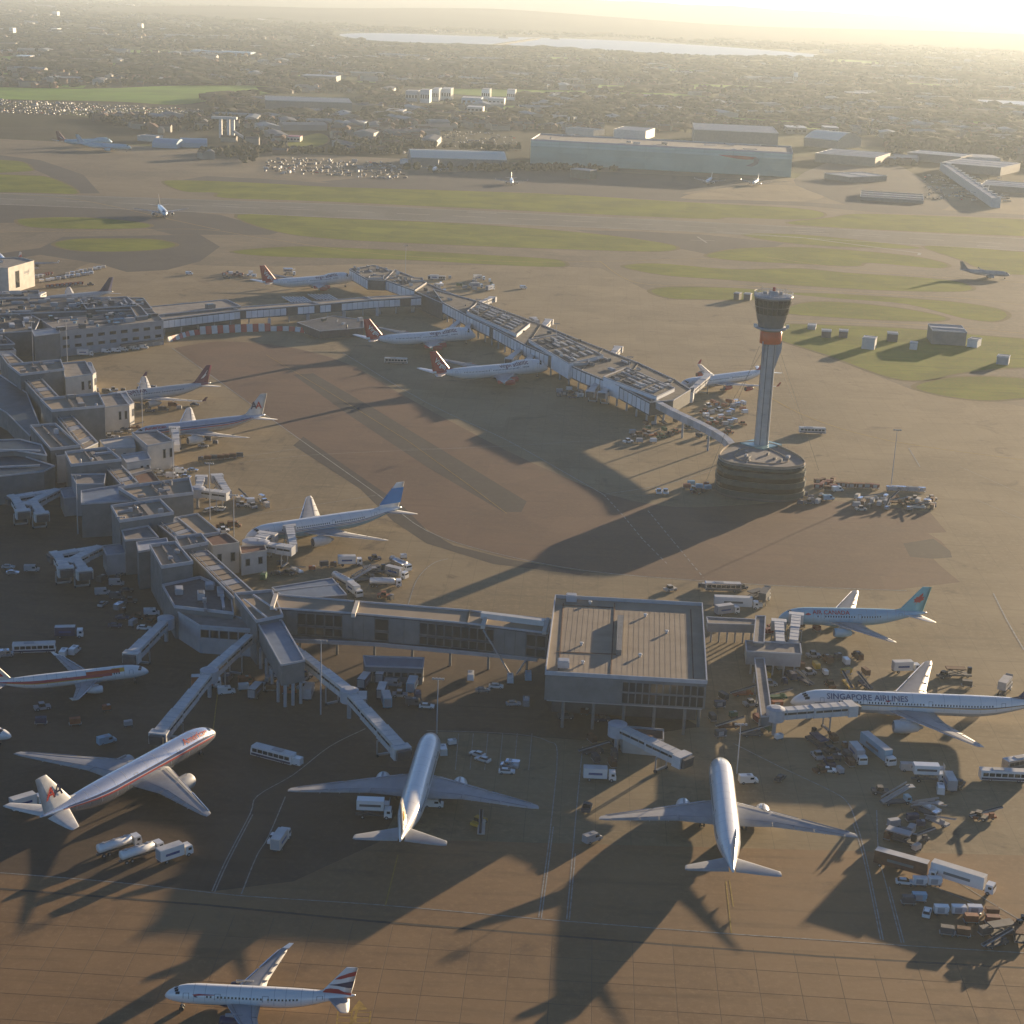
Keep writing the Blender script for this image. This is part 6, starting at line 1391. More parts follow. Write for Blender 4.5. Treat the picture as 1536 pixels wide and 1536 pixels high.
bridge_px('boarding_bridge', (265, 672), (262, 646), 5, 5, 'white bridge at the nose of the silver jet behind the beige annex', rot=False)
bridge_px('boarding_bridge', (196, 612), (184, 594), 5, 5, 'white bridge at the nose of the maroon-tailed jet', rot=False)
bridge_px('boarding_bridge', (141, 568), (130, 549), 5, 5, 'white bridge on the end of the farthest gate block', rot=False)
bridge_px('boarding_bridge', (66, 441), (56, 446), 5, 5, 'small cream bridge beside the navy-finned jet', rot=False, w_=3)
for n_, (x, y, q) in enumerate(((20, 752, 'upper'), (84, 838, 'lower'))):
    bridge_px('boarding_bridge', (x + 66, y - 14), (x + 22, y + 8), 5, 4.6, f'right arm of the {q} shaded bridge pair on the dark side', w_=3, rot=False)
    bridge_px('boarding_bridge', (x + 60, y - 12), (x + 2, y - 2), 5, 4.6, f'left arm of the {q} shaded bridge pair on the dark side', w_=3, rot=False)
    bridge_px('boarding_bridge', (x + 2, y - 2), (x + 14, y + 18), 5, 4.6, f'left head of the {q} shaded bridge pair', w_=3, rot=False)
    bridge_px('boarding_bridge', (x + 30, y + 4), (x + 42, y + 22), 5, 4.6, f'right head of the {q} shaded bridge pair', w_=3, rot=False)
    p = pxz([(x + 70, y - 18), (x + 104, y - 22), (x + 112, y - 8), (x + 76, y - 4)], 7); t = wthing('bridge_root', cen(p), f'grey block joining the {q} shaded bridge pair to the pier', 'building'); block(t, p, 7, 0, lgrey, roofbl, .4)
for (a, b, lb_) in (((808, 500), (823, 483), 'second'), ((911, 543), (927, 524), 'third'), ((1037, 588), (1062, 566), 'large fourth'), ((717, 457), (738, 449), 'first')):
    bridge_px('boarding_bridge', a, b, 5, 5, f'{lb_} sunlit cream bridge on the far side of the central pier', rot=False, w_=3, legs=1)
for (a, b, lb_) in (((786, 522), (764, 541), 'long bridge at the nose of the nearer jumbo, left of two'), ((803, 530), (790, 546), 'short bridge at the nose of the nearer jumbo, right of two'), ((900, 572), (886, 590), 'left empty white bridge under the central pier'),
                    ((918, 578), (904, 592), 'right empty white bridge under the central pier'), ((688, 484), (676, 496), 'left bridge at the nose of the farther jumbo'), ((704, 488), (700, 496), 'right bridge at the nose of the farther jumbo'), ((806, 484), (800, 480), 'small cream bridge stub on the central pier')):
    bridge_px('boarding_bridge', a, b, 5, 4.8, lb_, rot=False, w_=2.6)

# ------------------------------------------------------------------ vehicles: kind, colour, pixel, heading, place
VL = [
 ('tanker', 'white', 178, 1276, 42, 'behind the silver jet at lower left'), ('tanker', 'white', 212, 1286, 42, 'behind the silver jet at lower left'), ('truck', 'white', 262, 1288, 42, 'behind the silver jet at lower left'),
 ('truck', 'white', 42, 1212, 42, 'by the silver jet tailplane'), ('van', 'pale blue', 160, 1115, 40, 'under the far wing of the silver jet'),
 ('truck', 'cream', 421, 1268, 80, 'left of the central white jet'), ('tug', 'white', 412, 1262, 80, 'left of the central white jet'), ('catering', 'white', 561, 1226, 0, 'at the left rear of the central white jet'),
 ('van', 'white', 650, 1210, 0, 'under the right wing root of the central white jet'), ('belt', 'cream', 722, 1244, 90, 'right of the central white jet'), ('tug', 'yellow', 718, 1236, 60, 'right of the central white jet'),
 ('bus', 'white', 410, 1139, 155, 'on the road left of the long bridge'), ('van', 'white', 440, 1146, 155, 'on the road left of the long bridge'),
 ('van', 'white', 664, 1130, 100, 'beside the nose of the central white jet'), ('unit', 'white', 678, 1118, 20, 'beside the nose of the central white jet'), ('car', 'white', 716, 1134, 150, 'beside the nose of the central white jet'), ('car', 'white', 724, 1142, 150, 'beside the nose of the central white jet'),
 ('van', 'silver', 765, 1152, 170, 'in the marked bays'), ('car', 'white', 760, 1160, 0, 'in the marked bays'), ('truck', 'white', 899, 1170, 0, 'left of the plain white jet on the right'), ('van', 'white', 1122, 1174, 10, 'right of the nose of the plain white jet'),
 ('tug', 'dark', 880, 1215, 80, 'below the left wing tip of the right plain jet'), ('van', 'grey', 888, 1262, 40, 'below the left wing tip of the right plain jet'), ('car', 'dark', 1170, 1170, 60, 'right of the nose of the plain white jet'),
 ('bus', 'white', 1218, 650, 0, 'behind the control tower on the open concrete'), ('van', 'silver', 785, 433, 10, 'alone on the wide concrete beyond the central pier'), ('bus', 'cream', 594, 545, 0, 'between the two red-finned jumbos'),
 ('lorry', 'white', 1443, 1328, -32, 'at lower right'), ('lorry', 'brown', 1358, 1308, -28, 'at lower right'), ('car', 'white', 1357, 1326, -5, 'among the parked gear at lower right'),
 ('container', 'white', 1379, 1328, 0, 'among the parked gear at lower right'), ('container', 'white', 1401, 1328, 0, 'among the parked gear at lower right'), ('container', 'pale blue', 1378, 1352, 0, 'among the parked gear at lower right'),
 ('car', 'white', 1390, 1372, 70, 'in the front row of gear at lower right'), ('container', 'white', 1411, 1371, 0, 'in the front row of gear at lower right'), ('container', 'white', 1437, 1371, 0, 'in the front row of gear at lower right'), ('container', 'white', 1461, 1371, 0, 'in the front row of gear at lower right'),
 ('dolly', 'brown', 1487, 1374, 0, 'in the front row of gear at lower right'), ('dolly', 'orange', 1456, 1384, 0, 'in the front row of gear at lower right'), ('dolly', 'red', 1488, 1386, 0, 'in the front row of gear at lower right'), ('dolly', 'dark', 1420, 1402, -10, 'in the last row of gear at lower right'),
 ('dolly', 'brown', 1444, 1404, -10, 'in the last row of gear at lower right'), ('dolly', 'dark', 1478, 1402, 20, 'in the last row of gear at lower right'), ('loader', 'dark', 1505, 1400, 20, 'in the last row of gear at lower right'), ('loader', 'brown', 1528, 1404, 80, 'in the last row of gear at lower right'), ('belt', 'dark', 1495, 1418, 30, 'in the last row of gear at lower right'),
 ('dolly', 'dark', 1362, 1356, 0, 'among the parked gear at lower right'), ('dolly', 'brown', 1350, 1300, -28, 'among the parked gear at lower right'),
 ('catering', 'white', 1392, 1172, 0, 'by the right-hand stand road'), ('truck', 'grey', 1422, 1180, 90, 'by the right-hand stand road'), ('tug', 'dark', 1438, 1180, 60, 'by the right-hand stand road'), ('van', 'white', 1410, 1188, 80, 'by the right-hand stand road'),
 ('bus', 'white', 1504, 1170, 0, 'at the right edge below the lettered jet'), ('bus', 'silver', 1534, 1150, 25, 'at the right edge below the lettered jet'), ('lorry', 'pale blue', 1316, 1134, -70, 'below the wing of the lettered jet'), ('truck', 'grey', 1286, 1140, -80, 'below the wing of the lettered jet'),
 ('van', 'grey', 1364, 1156, 0, 'below the wing of the lettered jet'), ('car', 'white', 1242, 1158, 0, 'on the right-hand stand road'), ('unit', 'dark', 1255, 1140, 0, 'on the right-hand stand road'), ('tug', 'dark', 1320, 1190, 0, 'on the right-hand stand road'),
 ('stairs', 'pale blue', 1344, 1206, 15, 'in the gear park at the right'), ('belt', 'white', 1396, 1215, -50, 'in the gear park at the right'), ('belt', 'grey', 1408, 1236, -45, 'in the gear park at the right'), ('stairs', 'silver', 1388, 1222, -50, 'in the gear park at the right'),
 ('dolly', 'grey', 1340, 1240, 20, 'in the gear park at the right'), ('dolly', 'blue', 1368, 1232, 10, 'in the gear park at the right'), ('dolly', 'dark', 1356, 1254, -20, 'in the gear park at the right'), ('unit', 'blue', 1380, 1240, 0, 'in the gear park at the right'),
 ('loader', 'grey', 1352, 1262, -30, 'in the gear park at the right'), ('belt', 'dark', 1378, 1262, 20, 'in the gear park at the right'), ('unit', 'cream', 1374, 1276, 40, 'in the gear park at the right'), ('dolly', 'brown', 1332, 1258, 60, 'in the gear park at the right'), ('dolly', 'grey', 1366, 1250, 60, 'in the gear park at the right'),
 ('tug', 'dark', 1468, 1228, -30, 'alone right of the gear park'), ('belt', 'orange', 1478, 1228, 10, 'alone right of the gear park'),
 ('truck', 'white', 1358, 1008, 10, 'behind the far wing of the lettered jet'), ('tug', 'dark', 1416, 1016, 30, 'behind the lettered jet'), ('loader', 'brown', 1436, 1014, 0, 'behind the lettered jet'), ('dolly', 'dark', 1450, 1030, -8, 'behind the lettered jet'), ('catering', 'grey', 1506, 1040, 60, 'behind the lettered jet'),
 ('bus', 'silver', 1084, 886, 2, 'behind the square gate building'), ('lorry', 'white', 1104, 912, 0, 'behind the square gate building'), ('tug', 'dark', 1112, 884, 40, 'behind the square gate building'), ('loader', 'dark', 1135, 896, 40, 'behind the square gate building'), ('tug', 'cream', 1005, 886, 30, 'on the brown concrete behind the square gate building'),
 ('unit', 'dark', 1052, 882, 0, 'behind the square gate building'), ('catering', 'dark', 1146, 905, 70, 'behind the square gate building'), ('truck', 'grey', 1090, 922, 25, 'behind the square gate building'), ('unit', 'white', 1138, 912, 0, 'behind the square gate building'),
 ('truck', 'white', 525, 848, 10, 'in the cluster below the blue-tailed jet'), ('tug', 'blue', 562, 840, 20, 'in the cluster below the blue-tailed jet'), ('tanker', 'silver', 600, 852, -50, 'in the cluster below the blue-tailed jet'), ('unit', 'white', 605, 838, 20, 'in the cluster below the blue-tailed jet'),
 ('tanker', 'white', 514, 876, -50, 'in the cluster below the blue-tailed jet'), ('truck', 'white', 532, 892, -60, 'in the cluster below the blue-tailed jet'), ('tanker', 'white', 578, 880, 5, 'in the cluster below the blue-tailed jet'), ('tug', 'orange', 576, 896, 0, 'in the cluster below the blue-tailed jet'),
 ('truck', 'silver', 595, 866, -30, 'in the cluster below the blue-tailed jet'), ('loader', 'dark', 560, 860, 20, 'in the cluster below the blue-tailed jet'), ('unit', 'dark', 586, 900, 60, 'in the cluster below the blue-tailed jet'), ('stairs', 'dark', 545, 872, 20, 'in the cluster below the blue-tailed jet'),
 ('belt', 'white', 446, 858, -50, 'beside the white annex'), ('unit', 'orange', 468, 856, 0, 'beside the white annex'), ('car', 'dark', 416, 862, 0, 'beside the white annex'), ('unit', 'dark', 420, 848, 20, 'beside the white annex'), ('dolly', 'dark', 486, 850, 20, 'beside the white annex'), ('tug', 'dark', 432, 862, -20, 'beside the white annex'), ('unit', 'brown', 500, 850, 0, 'beside the white annex'), ('van', 'green', 396, 868, 90, 'beside the white annex'),
]
for v in VL: veh_px(*v)
def rowv(kinds, cols, pts, deg, place, n):
    ps = smooth_line(pts, 8) if len(pts) > 2 else pts; P_ = [G(*p) for p in ps]; tot_ = sum((b - a).length for a, b in zip(P_, P_[1:]))
    for i in range(n):
        s_ = tot_ * (i + .5) / n
        for a, b in zip(P_, P_[1:]):
            if s_ <= (b - a).length: p = a + (b - a) * (s_ / (b - a).length); break
            s_ -= (b - a).length
        vehicle(rnd.choice(kinds), rnd.choice(cols), p + Vector((rnd.uniform(-.6, .6), rnd.uniform(-.6, .6), 0)), deg + rnd.uniform(-5, 5), place)
def cluster(kinds, cols, x0, y0, x1, y1, n, place, degs=(0, 90), md=4.0):
    got = []; t = 0
    while len(got) < n and t < n * 40:
        t += 1; p = G(rnd.uniform(x0, x1), rnd.uniform(y0, y1))
        if any((p - q).length < md for q in got): continue
        got.append(p); vehicle(rnd.choice(kinds), rnd.choice(cols), p, rnd.choice(degs) + rnd.uniform(-12, 12), place)
DK = ['dark', 'grey', 'brown', 'blue']; LT = ['white', 'grey', 'silver', 'cream']
rowv(['van'], ['white'], [(152, 530), (222, 522)], 5, 'in the row at the foot of the office block', 5)
vehicle('truck', 'white', G(128, 534), 5, 'at the foot of the office block')
rowv(['container', 'dolly'], ['white', 'cream', 'silver'], [(98, 414), (158, 402)], 10, 'in the upper row beside the pale office', 9); rowv(['container', 'dolly'], ['white', 'silver', 'grey'], [(60, 424), (142, 411)], 10, 'in the middle row beside the pale office', 11)
rowv(['container'], ['orange', 'red'], [(70, 432), (124, 427)], 10, 'in the row near the navy-finned jet', 8); rowv(['container'], ['white', 'red'], [(52, 418), (80, 412)], 10, 'tight against the pale office', 5); vehicle('tug', 'dark', G(136, 428), 10, 'at the end of the orange containers')
cluster(['container', 'dolly', 'tug'], ['red', 'white', 'grey', 'dark'], 336, 410, 384, 418, 11, 'left of the farthest jumbo', (10,))
vehicle('catering', 'silver', G(434, 413), 5, 'behind the wing of the farthest jumbo'); vehicle('van', 'white', G(284, 412), 10, 'alone on the concrete left of the farthest jumbo')
cluster(['container', 'dolly', 'van', 'truck', 'tug'], ['white', 'silver', 'grey', 'green'], 650, 418, 742, 440, 20, 'right of the upper pier arm', (10, 100), 5); vehicle('truck', 'white', G(735, 436), 60, 'right of the pier junction'); vehicle('bus', 'cream', G(655, 420), 0, 'right of the upper pier arm')
cluster(['dolly', 'container', 'unit', 'tug'], DK + ['white'], 836, 586, 872, 598, 9, 'under the middle of the central pier', (10,), 3.6)
cluster(['dolly', 'container', 'unit', 'tug', 'belt'], ['dark', 'brown', 'orange', 'green', 'grey'], 960, 630, 1100, 660, 24, 'beside the curved link', (30, 120), 4)
cluster(['dolly', 'container', 'tug'], ['white', 'silver', 'grey', 'orange'], 1055, 605, 1118, 640, 26, 'between pier end and control tower', (30, 120), 3.6)
cluster(['tug', 'dolly', 'unit'], DK + ['white'], 940, 650, 985, 664, 8, 'left of the curved link', (20,), 4); cluster(['dolly', 'tug', 'unit'], ['dark', 'brown', 'red', 'pale blue'], 1030, 728, 1062, 742, 8, 'at the left foot of the podium', (10, 90), 3.5)
for x in (988, 998): vehicle('tug', 'white', G(x, 740), 90, 'in the pair left of the podium')
cluster(['container', 'dolly'], ['orange', 'red', 'brown'], 1226, 722, 1250, 736, 9, 'right of the podium in the orange heap', (0, 60), 3); rowv(['container'], ['orange', 'red', 'brown'], [(1258, 731), (1314, 733)], 0, 'in the orange row right of the podium', 12); vehicle('van', 'white', G(1256, 737), 20, 'right of the podium'); vehicle('van', 'pale blue', G(1242, 750), 20, 'right of the podium')
cluster(['dolly', 'unit', 'tug', 'container'], ['dark', 'brown', 'grey', 'blue'], 1196, 742, 1236, 760, 9, 'at the right foot of the podium', (0, 60), 3.4)
cluster(['dolly', 'unit', 'container', 'belt', 'tug'], ['grey', 'brown', 'cream', 'silver', 'dark'], 1284, 748, 1400, 766, 28, 'in the gear park by the control tower', (0, 60), 3.6); rowv(['dolly', 'container'], ['grey', 'silver'], [(1330, 736), (1384, 738)], 5, 'in the top gear row by the control tower', 11)
lamp_mast(1336, 735, 26, 'thin mast rising from the gear park right of the control tower')
cluster(['car', 'van', 'tug', 'unit', 'belt'], LT + DK, 160, 642, 206, 660, 7, 'above the beige annex', (10,), 5)
cluster(['car', 'van'], ['white', 'silver', 'grey'], 232, 704, 290, 718, 7, 'near the low red shed', (-20, 10), 5); cluster(['dolly', 'tug', 'belt'], LT, 356, 748, 400, 762, 9, 'right of the white bridge pair', (10, 120), 4); rowv(['dolly', 'unit'], ['dark', 'brown'], [(296, 692), (364, 686)], 5, 'in the dark row below the grey-finned jet', 7)
rowv(['car'], ['white', 'silver'], [(306, 768), (336, 764)], 80, 'under the white bridge pair', 5); cluster(['van', 'tug', 'unit'], ['white', 'silver', 'brown'], 322, 790, 352, 800, 4, 'behind the red-brown roof', (10,), 4)
cluster(['car', 'van', 'unit', 'tug', 'dolly'], LT + DK, 140, 585, 250, 590, 8, 'left of the maroon-tailed jet', (10,), 5); cluster(['car', 'van', 'unit', 'tug'], DK + ['pale blue', 'brown'], 205, 606, 300, 618, 7, 'under the maroon-tailed jet', (10,), 5)
cluster(['tug', 'dolly', 'unit', 'container'], DK, 215, 660, 330, 672, 8, 'under the grey-finned silver jet', (10,), 5)
# the shaded stands on the left
cluster(['car', 'van', 'tug', 'unit'], ['dark', 'grey', 'dark', 'silver', 'grey'], 150, 860, 196, 915, 9, 'shaded by the sixth gate block', (10, 80), 6); cluster(['car', 'van'], ['grey', 'silver'], 4, 850, 80, 866, 3, 'in the shaded road below the bridge pair', (5,), 6)
for (k_, c_, x, y, d_) in (('bus', 'white', 52, 978, 12), ('van', 'white', 96, 984, 90), ('van', 'white', 112, 980, 80), ('van', 'silver', 8, 985, 20), ('truck', 'blue', 104, 956, 10)): vehicle(k_, c_, G(x, y), d_, 'above the red-striped jet')
cluster(['car', 'van', 'tug', 'dolly', 'unit'], DK + ['white'], 172, 920, 235, 945, 10, 'left of the round bridge rotunda', (10, 80), 5); cluster(['tug', 'unit', 'dolly'], DK + ['orange', 'white'], 60, 1060, 210, 1090, 5, 'between the two left jets', (20,), 9)
cluster(['van', 'car'], ['white', 'silver', 'grey'], 20, 640, 60, 700, 0, 'x'); cluster(['van', 'car', 'dolly'], ['white', 'silver', 'grey'], 26, 632, 48, 656, 0, 'x')
cluster(['tug', 'dolly', 'unit', 'container'], DK + ['white'], 290, 920, 360, 960, 0, 'x')
# under and in front of the raised corridor
cluster(['tug', 'van', 'unit', 'dolly', 'truck'], DK + ['white', 'orange'], 300, 1015, 470, 1046, 16, 'under the pier head', (10, 80), 5); cluster(['van', 'tug', 'truck', 'unit', 'dolly'], DK + ['pale blue', 'white'], 536, 1020, 630, 1060, 15, 'in front of the low flat shed', (0, 90), 5)
for (k_, c_, x, y, d_) in (('van', 'white', 765, 1022, 92), ('car', 'white', 744, 1032, 0), ('van', 'pale blue', 792, 1018, 92), ('van', 'silver', 789, 1057, 90), ('car', 'grey', 770, 1058, 10), ('van', 'white', 706, 1018, 90), ('car', 'silver', 724, 1038, 10), ('car', 'white', 640, 1062, 0)): vehicle(k_, c_, G(x, y), d_, 'left of the square gate building')
cluster(['dolly', 'tug', 'unit'], DK, 820, 1070, 915, 1082, 6, 'under the square gate building', (0,), 6); cluster(['tug', 'dolly', 'unit', 'container', 'belt'], DK + ['brown'], 880, 1112, 935, 1150, 11, 'left of the blue-grey bridge', (20, 110), 4.5)
cluster(['tug', 'dolly', 'unit', 'container', 'belt'], DK + ['red', 'orange', 'green', 'white'], 1060, 1040, 1170, 1110, 18, 'between the gate building and the silver bridge', (20, 110), 6); cluster(['tug', 'dolly', 'unit', 'container', 'belt', 'van'], DK + ['white', 'brown', 'yellow'], 1140, 984, 1310, 1030, 24, 'between the ice blue and the lettered jets', (20, 110), 4.5)
cluster(['tug', 'dolly', 'unit', 'loader'], DK + ['brown'], 1225, 1110, 1275, 1160, 10, 'below the engine of the lettered jet', (20, 110), 4.5); cluster(['tug', 'dolly', 'unit'], DK + ['red'], 1150, 938, 1230, 952, 6, 'under the nose of the ice blue jet', (20, 110), 5)
for (x, y, hh) in ((1105, 1160, 14), (655, 1100, 16)): lamp_mast(x, y, hh, 'slim mast right of the plain white jet nose' if x > 1000 else 'slim mast at the nose of the central white jet')

# ------------------------------------------------------------------ far traffic and car parks: one mesh per car
def plain_car_mesh(m_, L=4.3, w_=1.8, h=1.5, van=False):
    q = profile_body([(-L / 2, .3), (L / 2, .3), (L / 2, .85), (L * .25, .95), (L * .1, h), (-L * .35, h), (-L / 2, .95)] if not van else [(-L / 2, .3), (L / 2, .3), (L / 2, h * .5), (L * .38, h), (-L / 2, h)], w_ / 2, .1)
    return q.mesh('far_car', m_)
fc = [plain_car_mesh(c) for c in (lgrey, grey, dgrey, dgrey, navy, red, dgrey, grey, lgrey)] + [plain_car_mesh(lgrey, 7, 2.3, 2.8, True)]
PARKS = [((0, 150), (300, 170), 7, 'in the long car park along the green field'), ((395, 236), (600, 260), 9, 'in the busy yard left of the arched hangar'), ((660, 196), (770, 222), 4, 'in the car park behind the arched hangar'), ((1385, 262), (1500, 300), 5, 'by the far right pier'), ((500, 200), (620, 228), 5, 'in the yards behind the arched hangar')]
nfar = 0; stuffmb = MB(); mass_ = [];
tree_free = []
for (a, b, rows, place) in PARKS:
    A_, B_ = G(*a), G(b[0], a[1] + (b[0] - a[0]) * .045); C2 = G(a[0], b[1]); cols_ = int((B_ - A_).length / 4.2)
    for j in range(rows * 2):
        for i in range(cols_):
            if rnd.random() < .45 + .3 * math.sin(i * .35 + j * 1.9) : continue
            if rows == 9 and rnd.random() < .35: continue
            jit = 6 if rows == 9 else .5
            p = A_ + (B_ - A_) * ((i + .5) / cols_) + (C2 - A_) * ((j + rnd.uniform(.2, .5)) / (rows * 2)) + Vector((rnd.uniform(-jit, jit), rnd.uniform(-jit, jit), 0)); mass_.append((p, place))
rnd.shuffle(mass_)
for k_, (p, place) in enumerate(mass_):
    if k_ < 290:
        o = obj_from(rnd.choice(fc), 'distant_car', p, rnd.choice((1.5, 0.05)) + rnd.uniform(-.1, .1)); tag(o, f'tiny distant parked vehicle {place}', 'car', f'vehicles parked {place}')
    elif k_ < 1500:
        stuffmb.box((p.x, p.y, .9), (4.4, 1.8, 1.3), rnd.choice((1.5, .05)), rnd.choice((0, 0, 1, 2, 2, 3)))
tag(stuffmb.build('parked_cars', [grey, lgrey, dgrey, navy]), kind='stuff')

# ------------------------------------------------------------------ town and trees beyond
m_tr = mat('tree_foliage', (.055, .062, .03), .95, var=.0, scale=.01, col2=(.032, .04, .02), coord='Object', spec=.1)
m_tr2 = mat('bare_tree_foliage', (.085, .07, .045), .95, var=.0, scale=.01, col2=(.05, .045, .03), coord='Object', spec=.1)
m_wall = [mat('house_brick', (.22, .13, .09), .85, var=.1, scale=.02), mat('house_render', (.30, .27, .23), .7, var=.1, scale=.02), mat('shed_sheet', (.28, .30, .31), .45, var=.1, scale=.02)]
m_rf = [mat('house_roof_tile', (.13, .075, .055), .85, var=.1, scale=.02), mat('slate_roof', (.09, .09, .10), .6, var=.1, scale=.02), mat('pale_sheet_roof', (.22, .24, .25), .5, var=.1, scale=.02)]
def inpoly(x, y, poly):
    c = False; n = len(poly); j = n - 1
    for i in range(n):
        if (poly[i][1] > y) != (poly[j][1] > y) and x < (poly[j][0] - poly[i][0]) * (y - poly[i][1]) / (poly[j][1] - poly[i][1]) + poly[i][0]: c = not c
        j = i
    return c
EXC = FD + [[(490, 48), (700, 50), (950, 58), (1260, 82), (1240, 89), (1024, 86), (830, 75), (600, 68), (500, 60)], [(1450, 146), (1640, 152), (1640, 172), (1450, 158)],
            [(-80, 146), (320, 150), (310, 178), (-80, 176)], [(380, 140), (545, 140), (545, 172), (380, 172)], [(780, 196), (1330, 205), (1340, 300), (1240, 300), (1200, 270), (780, 250)], [(600, 222), (780, 226), (780, 254), (600, 254)],
            [(-80, 176), (120, 176), (230, 200), (340, 200), (340, 224), (240, 240), (600, 262), (600, 400), (-80, 400)], [(385, 232), (605, 232), (605, 262), (385, 262)], [(650, 192), (775, 196), (775, 224), (650, 222)],
            [(1030, 190), (1180, 196), (1180, 225), (1030, 215)], [(1195, 195), (1265, 198), (1330, 235), (1320, 260), (1195, 240)], [(1200, 240), (1540, 262), (1540, 330), (1200, 300)], [(905, 184), (975, 186), (975, 212), (905, 210)],
            [(600, 262), (1240, 300), (1536, 330), (1536, 340), (600, 300)], [(1330, 222), (1480, 232), (1560, 262), (1400, 262)], [(600, 130), (690, 130), (690, 158), (600, 158)], [(685, 138), (780, 138), (780, 160), (685, 160)], [(425, 196), (500, 196), (500, 228), (425, 228)]]
rq = random.Random(5); m_dry = ground_mat('dry_field', (.12, .10, .055), (.09, .08, .045), (.15, .13, .07), big=.006, fine=.05, rough=1.0, spec=.1); nfd = 0
while nfd < 46:
    x = rq.uniform(-40, 1500); y = rq.uniform(52, 175) + (x - 768) * .042; w_ = rq.uniform(18, 90); h_ = rq.uniform(1.6, 6) * (y / 150 + .3)
    pl = [(x, y), (x + w_, y + w_ * .042), (x + w_ * rq.uniform(.85, 1.1), y + w_ * .042 + h_), (x - w_ * rq.uniform(-.1, .15), y + h_ * rq.uniform(.7, 1.1))]
    if y < 25 or any(inpoly(px, py, e_) for e_ in EXC for px, py in pl): continue
    sheet('green_field' if nfd % 3 else 'dry_field', pl, m_field if nfd % 3 else m_dry, -.1); EXC.append(pl); nfd += 1
tm = MB(); tm2 = MB(); hm = MB()
r = random.Random(99)
ico = []
g_ = (1 + 5 ** .5) / 2
iv = [(-1, g_, 0), (1, g_, 0), (-1, -g_, 0), (1, -g_, 0), (0, -1, g_), (0, 1, g_), (0, -1, -g_), (0, 1, -g_), (g_, 0, -1), (g_, 0, 1), (-g_, 0, -1), (-g_, 0, 1)]
iv = [tuple(c / 1.902 for c in v) for v in iv]
jf = [(0, 11, 5), (0, 5, 1), (0, 1, 7), (0, 7, 10), (0, 10, 11), (1, 5, 9), (5, 11, 4), (11, 10, 2), (10, 7, 6), (7, 1, 8), (3, 9, 4), (3, 4, 2), (3, 2, 6), (3, 6, 8), (3, 8, 9), (4, 9, 5), (2, 4, 11), (6, 2, 10), (8, 6, 7), (9, 8, 1)]
def tree(mb_, x, y, rr, hh):
    j = [1 + r.uniform(-.28, .28) for _ in range(12)]
    mb_.add([(x + v[0] * rr * q, y + v[1] * rr * q, hh * .55 + v[2] * hh * .5 * q) for v, q in zip(iv, j)], jf, 0, False)
def density(x, y):  # slow waves give copses and clearings
    return math.sin(x * .0031 + 1.3) * math.sin(y * .0043 + .4) + .6 * math.sin(x * .0091 + y * .004) + .5 * math.sin(y * .012 - x * .007)
nt_ = 0; tries = 0
while nt_ < 30000 and tries < 200000:
    tries += 1; px = r.uniform(-60, 1600); py = 264 - (264 - 14) * (r.random() ** .72)
    py += (px - 768) * .042
    if py < 14 + (px - 700) * .042: continue
    if py > 258: continue
    if any(inpoly(px, py, e_) for e_ in EXC): continue
    p = G(px, py); D = p.length
    if D > 15000: continue
    d_ = density(p.x, p.y)
    if d_ < -.05 and r.random() < .9: continue
    s_ = 1 + max(0, (D - 2500) / 3500); rr = r.uniform(2.5, 6.0) * s_; hh = r.uniform(6, 12) * (1 + (s_ - 1) * .25)
    if D < 2600: rr *= .8; hh *= .8
    elif r.random() < .18: rr *= r.uniform(2, 4.5); hh *= 1.15
    # crowded in lines (hedgerows, streets) or copses
    tree(tm if r.random() < .6 else tm2, p.x, p.y, rr, hh); nt_ += 1
tag(tm.build('woodland', m_tr), kind='stuff'); tag(tm2.build('bare_woodland', m_tr2), kind='stuff')
nh = 0; tries = 0
while nh < 4200 and tries < 90000:
    tries += 1; px = r.uniform(-60, 1600); py = 262 - 235 * (r.random() ** .75) + (px - 768) * .042
    if py < 30 + (px - 768) * .042 or py > 250: continue
    if any(inpoly(px, py, e_) for e_ in EXC): continue
    p = G(px, py); D = p.length
    if density(p.x * 1.3 + 500, p.y * 1.2) < -.2 and r.random() < .75: continue
    big = r.random() < .10; s_ = 1 + max(0, (D - 3000) / 8000)
    l_, w_, hh = ((r.uniform(9, 20), 8, r.uniform(5, 8)) if not big else (r.uniform(30, 80), r.uniform(15, 30), r.uniform(6, 10)))
    l_ *= s_; w_ *= s_; rz = r.choice((.1, 1.65, .5, 2.0)) + r.uniform(-.2, .2); wm_ = r.choice((0, 0, 1, 1)) if not big else r.choice((1, 2, 2)); rm_ = r.choice((3, 3, 4)) if not big else r.choice((4, 5, 5))
    hm.box((p.x, p.y, hh / 2), (l_, w_, hh), rz, wm_); co, si = math.cos(rz), math.sin(rz); e2 = l_ / 2 + .3; w2 = w_ / 2 + .4; rh = hh + (w_ * .32 if not big else w_ * .10)
    def q_(a, b, z): return (p.x + a * co - b * si, p.y + a * si + b * co, z)
    hm.add([q_(-e2, -w2, hh), q_(e2, -w2, hh), q_(e2, w2, hh), q_(-e2, w2, hh), q_(-e2, 0, rh), q_(e2, 0, rh)], [(0, 1, 5, 4), (2, 3, 4, 5)], rm_); hm.add([q_(-e2, -w2, hh), q_(e2, -w2, hh), q_(e2, w2, hh), q_(-e2, w2, hh), q_(-e2, 0, rh), q_(e2, 0, rh)], [(1, 2, 5), (3, 0, 4)], wm_); nh += 1
tag(hm.build('town_houses', m_wall + m_rf), kind='stuff')
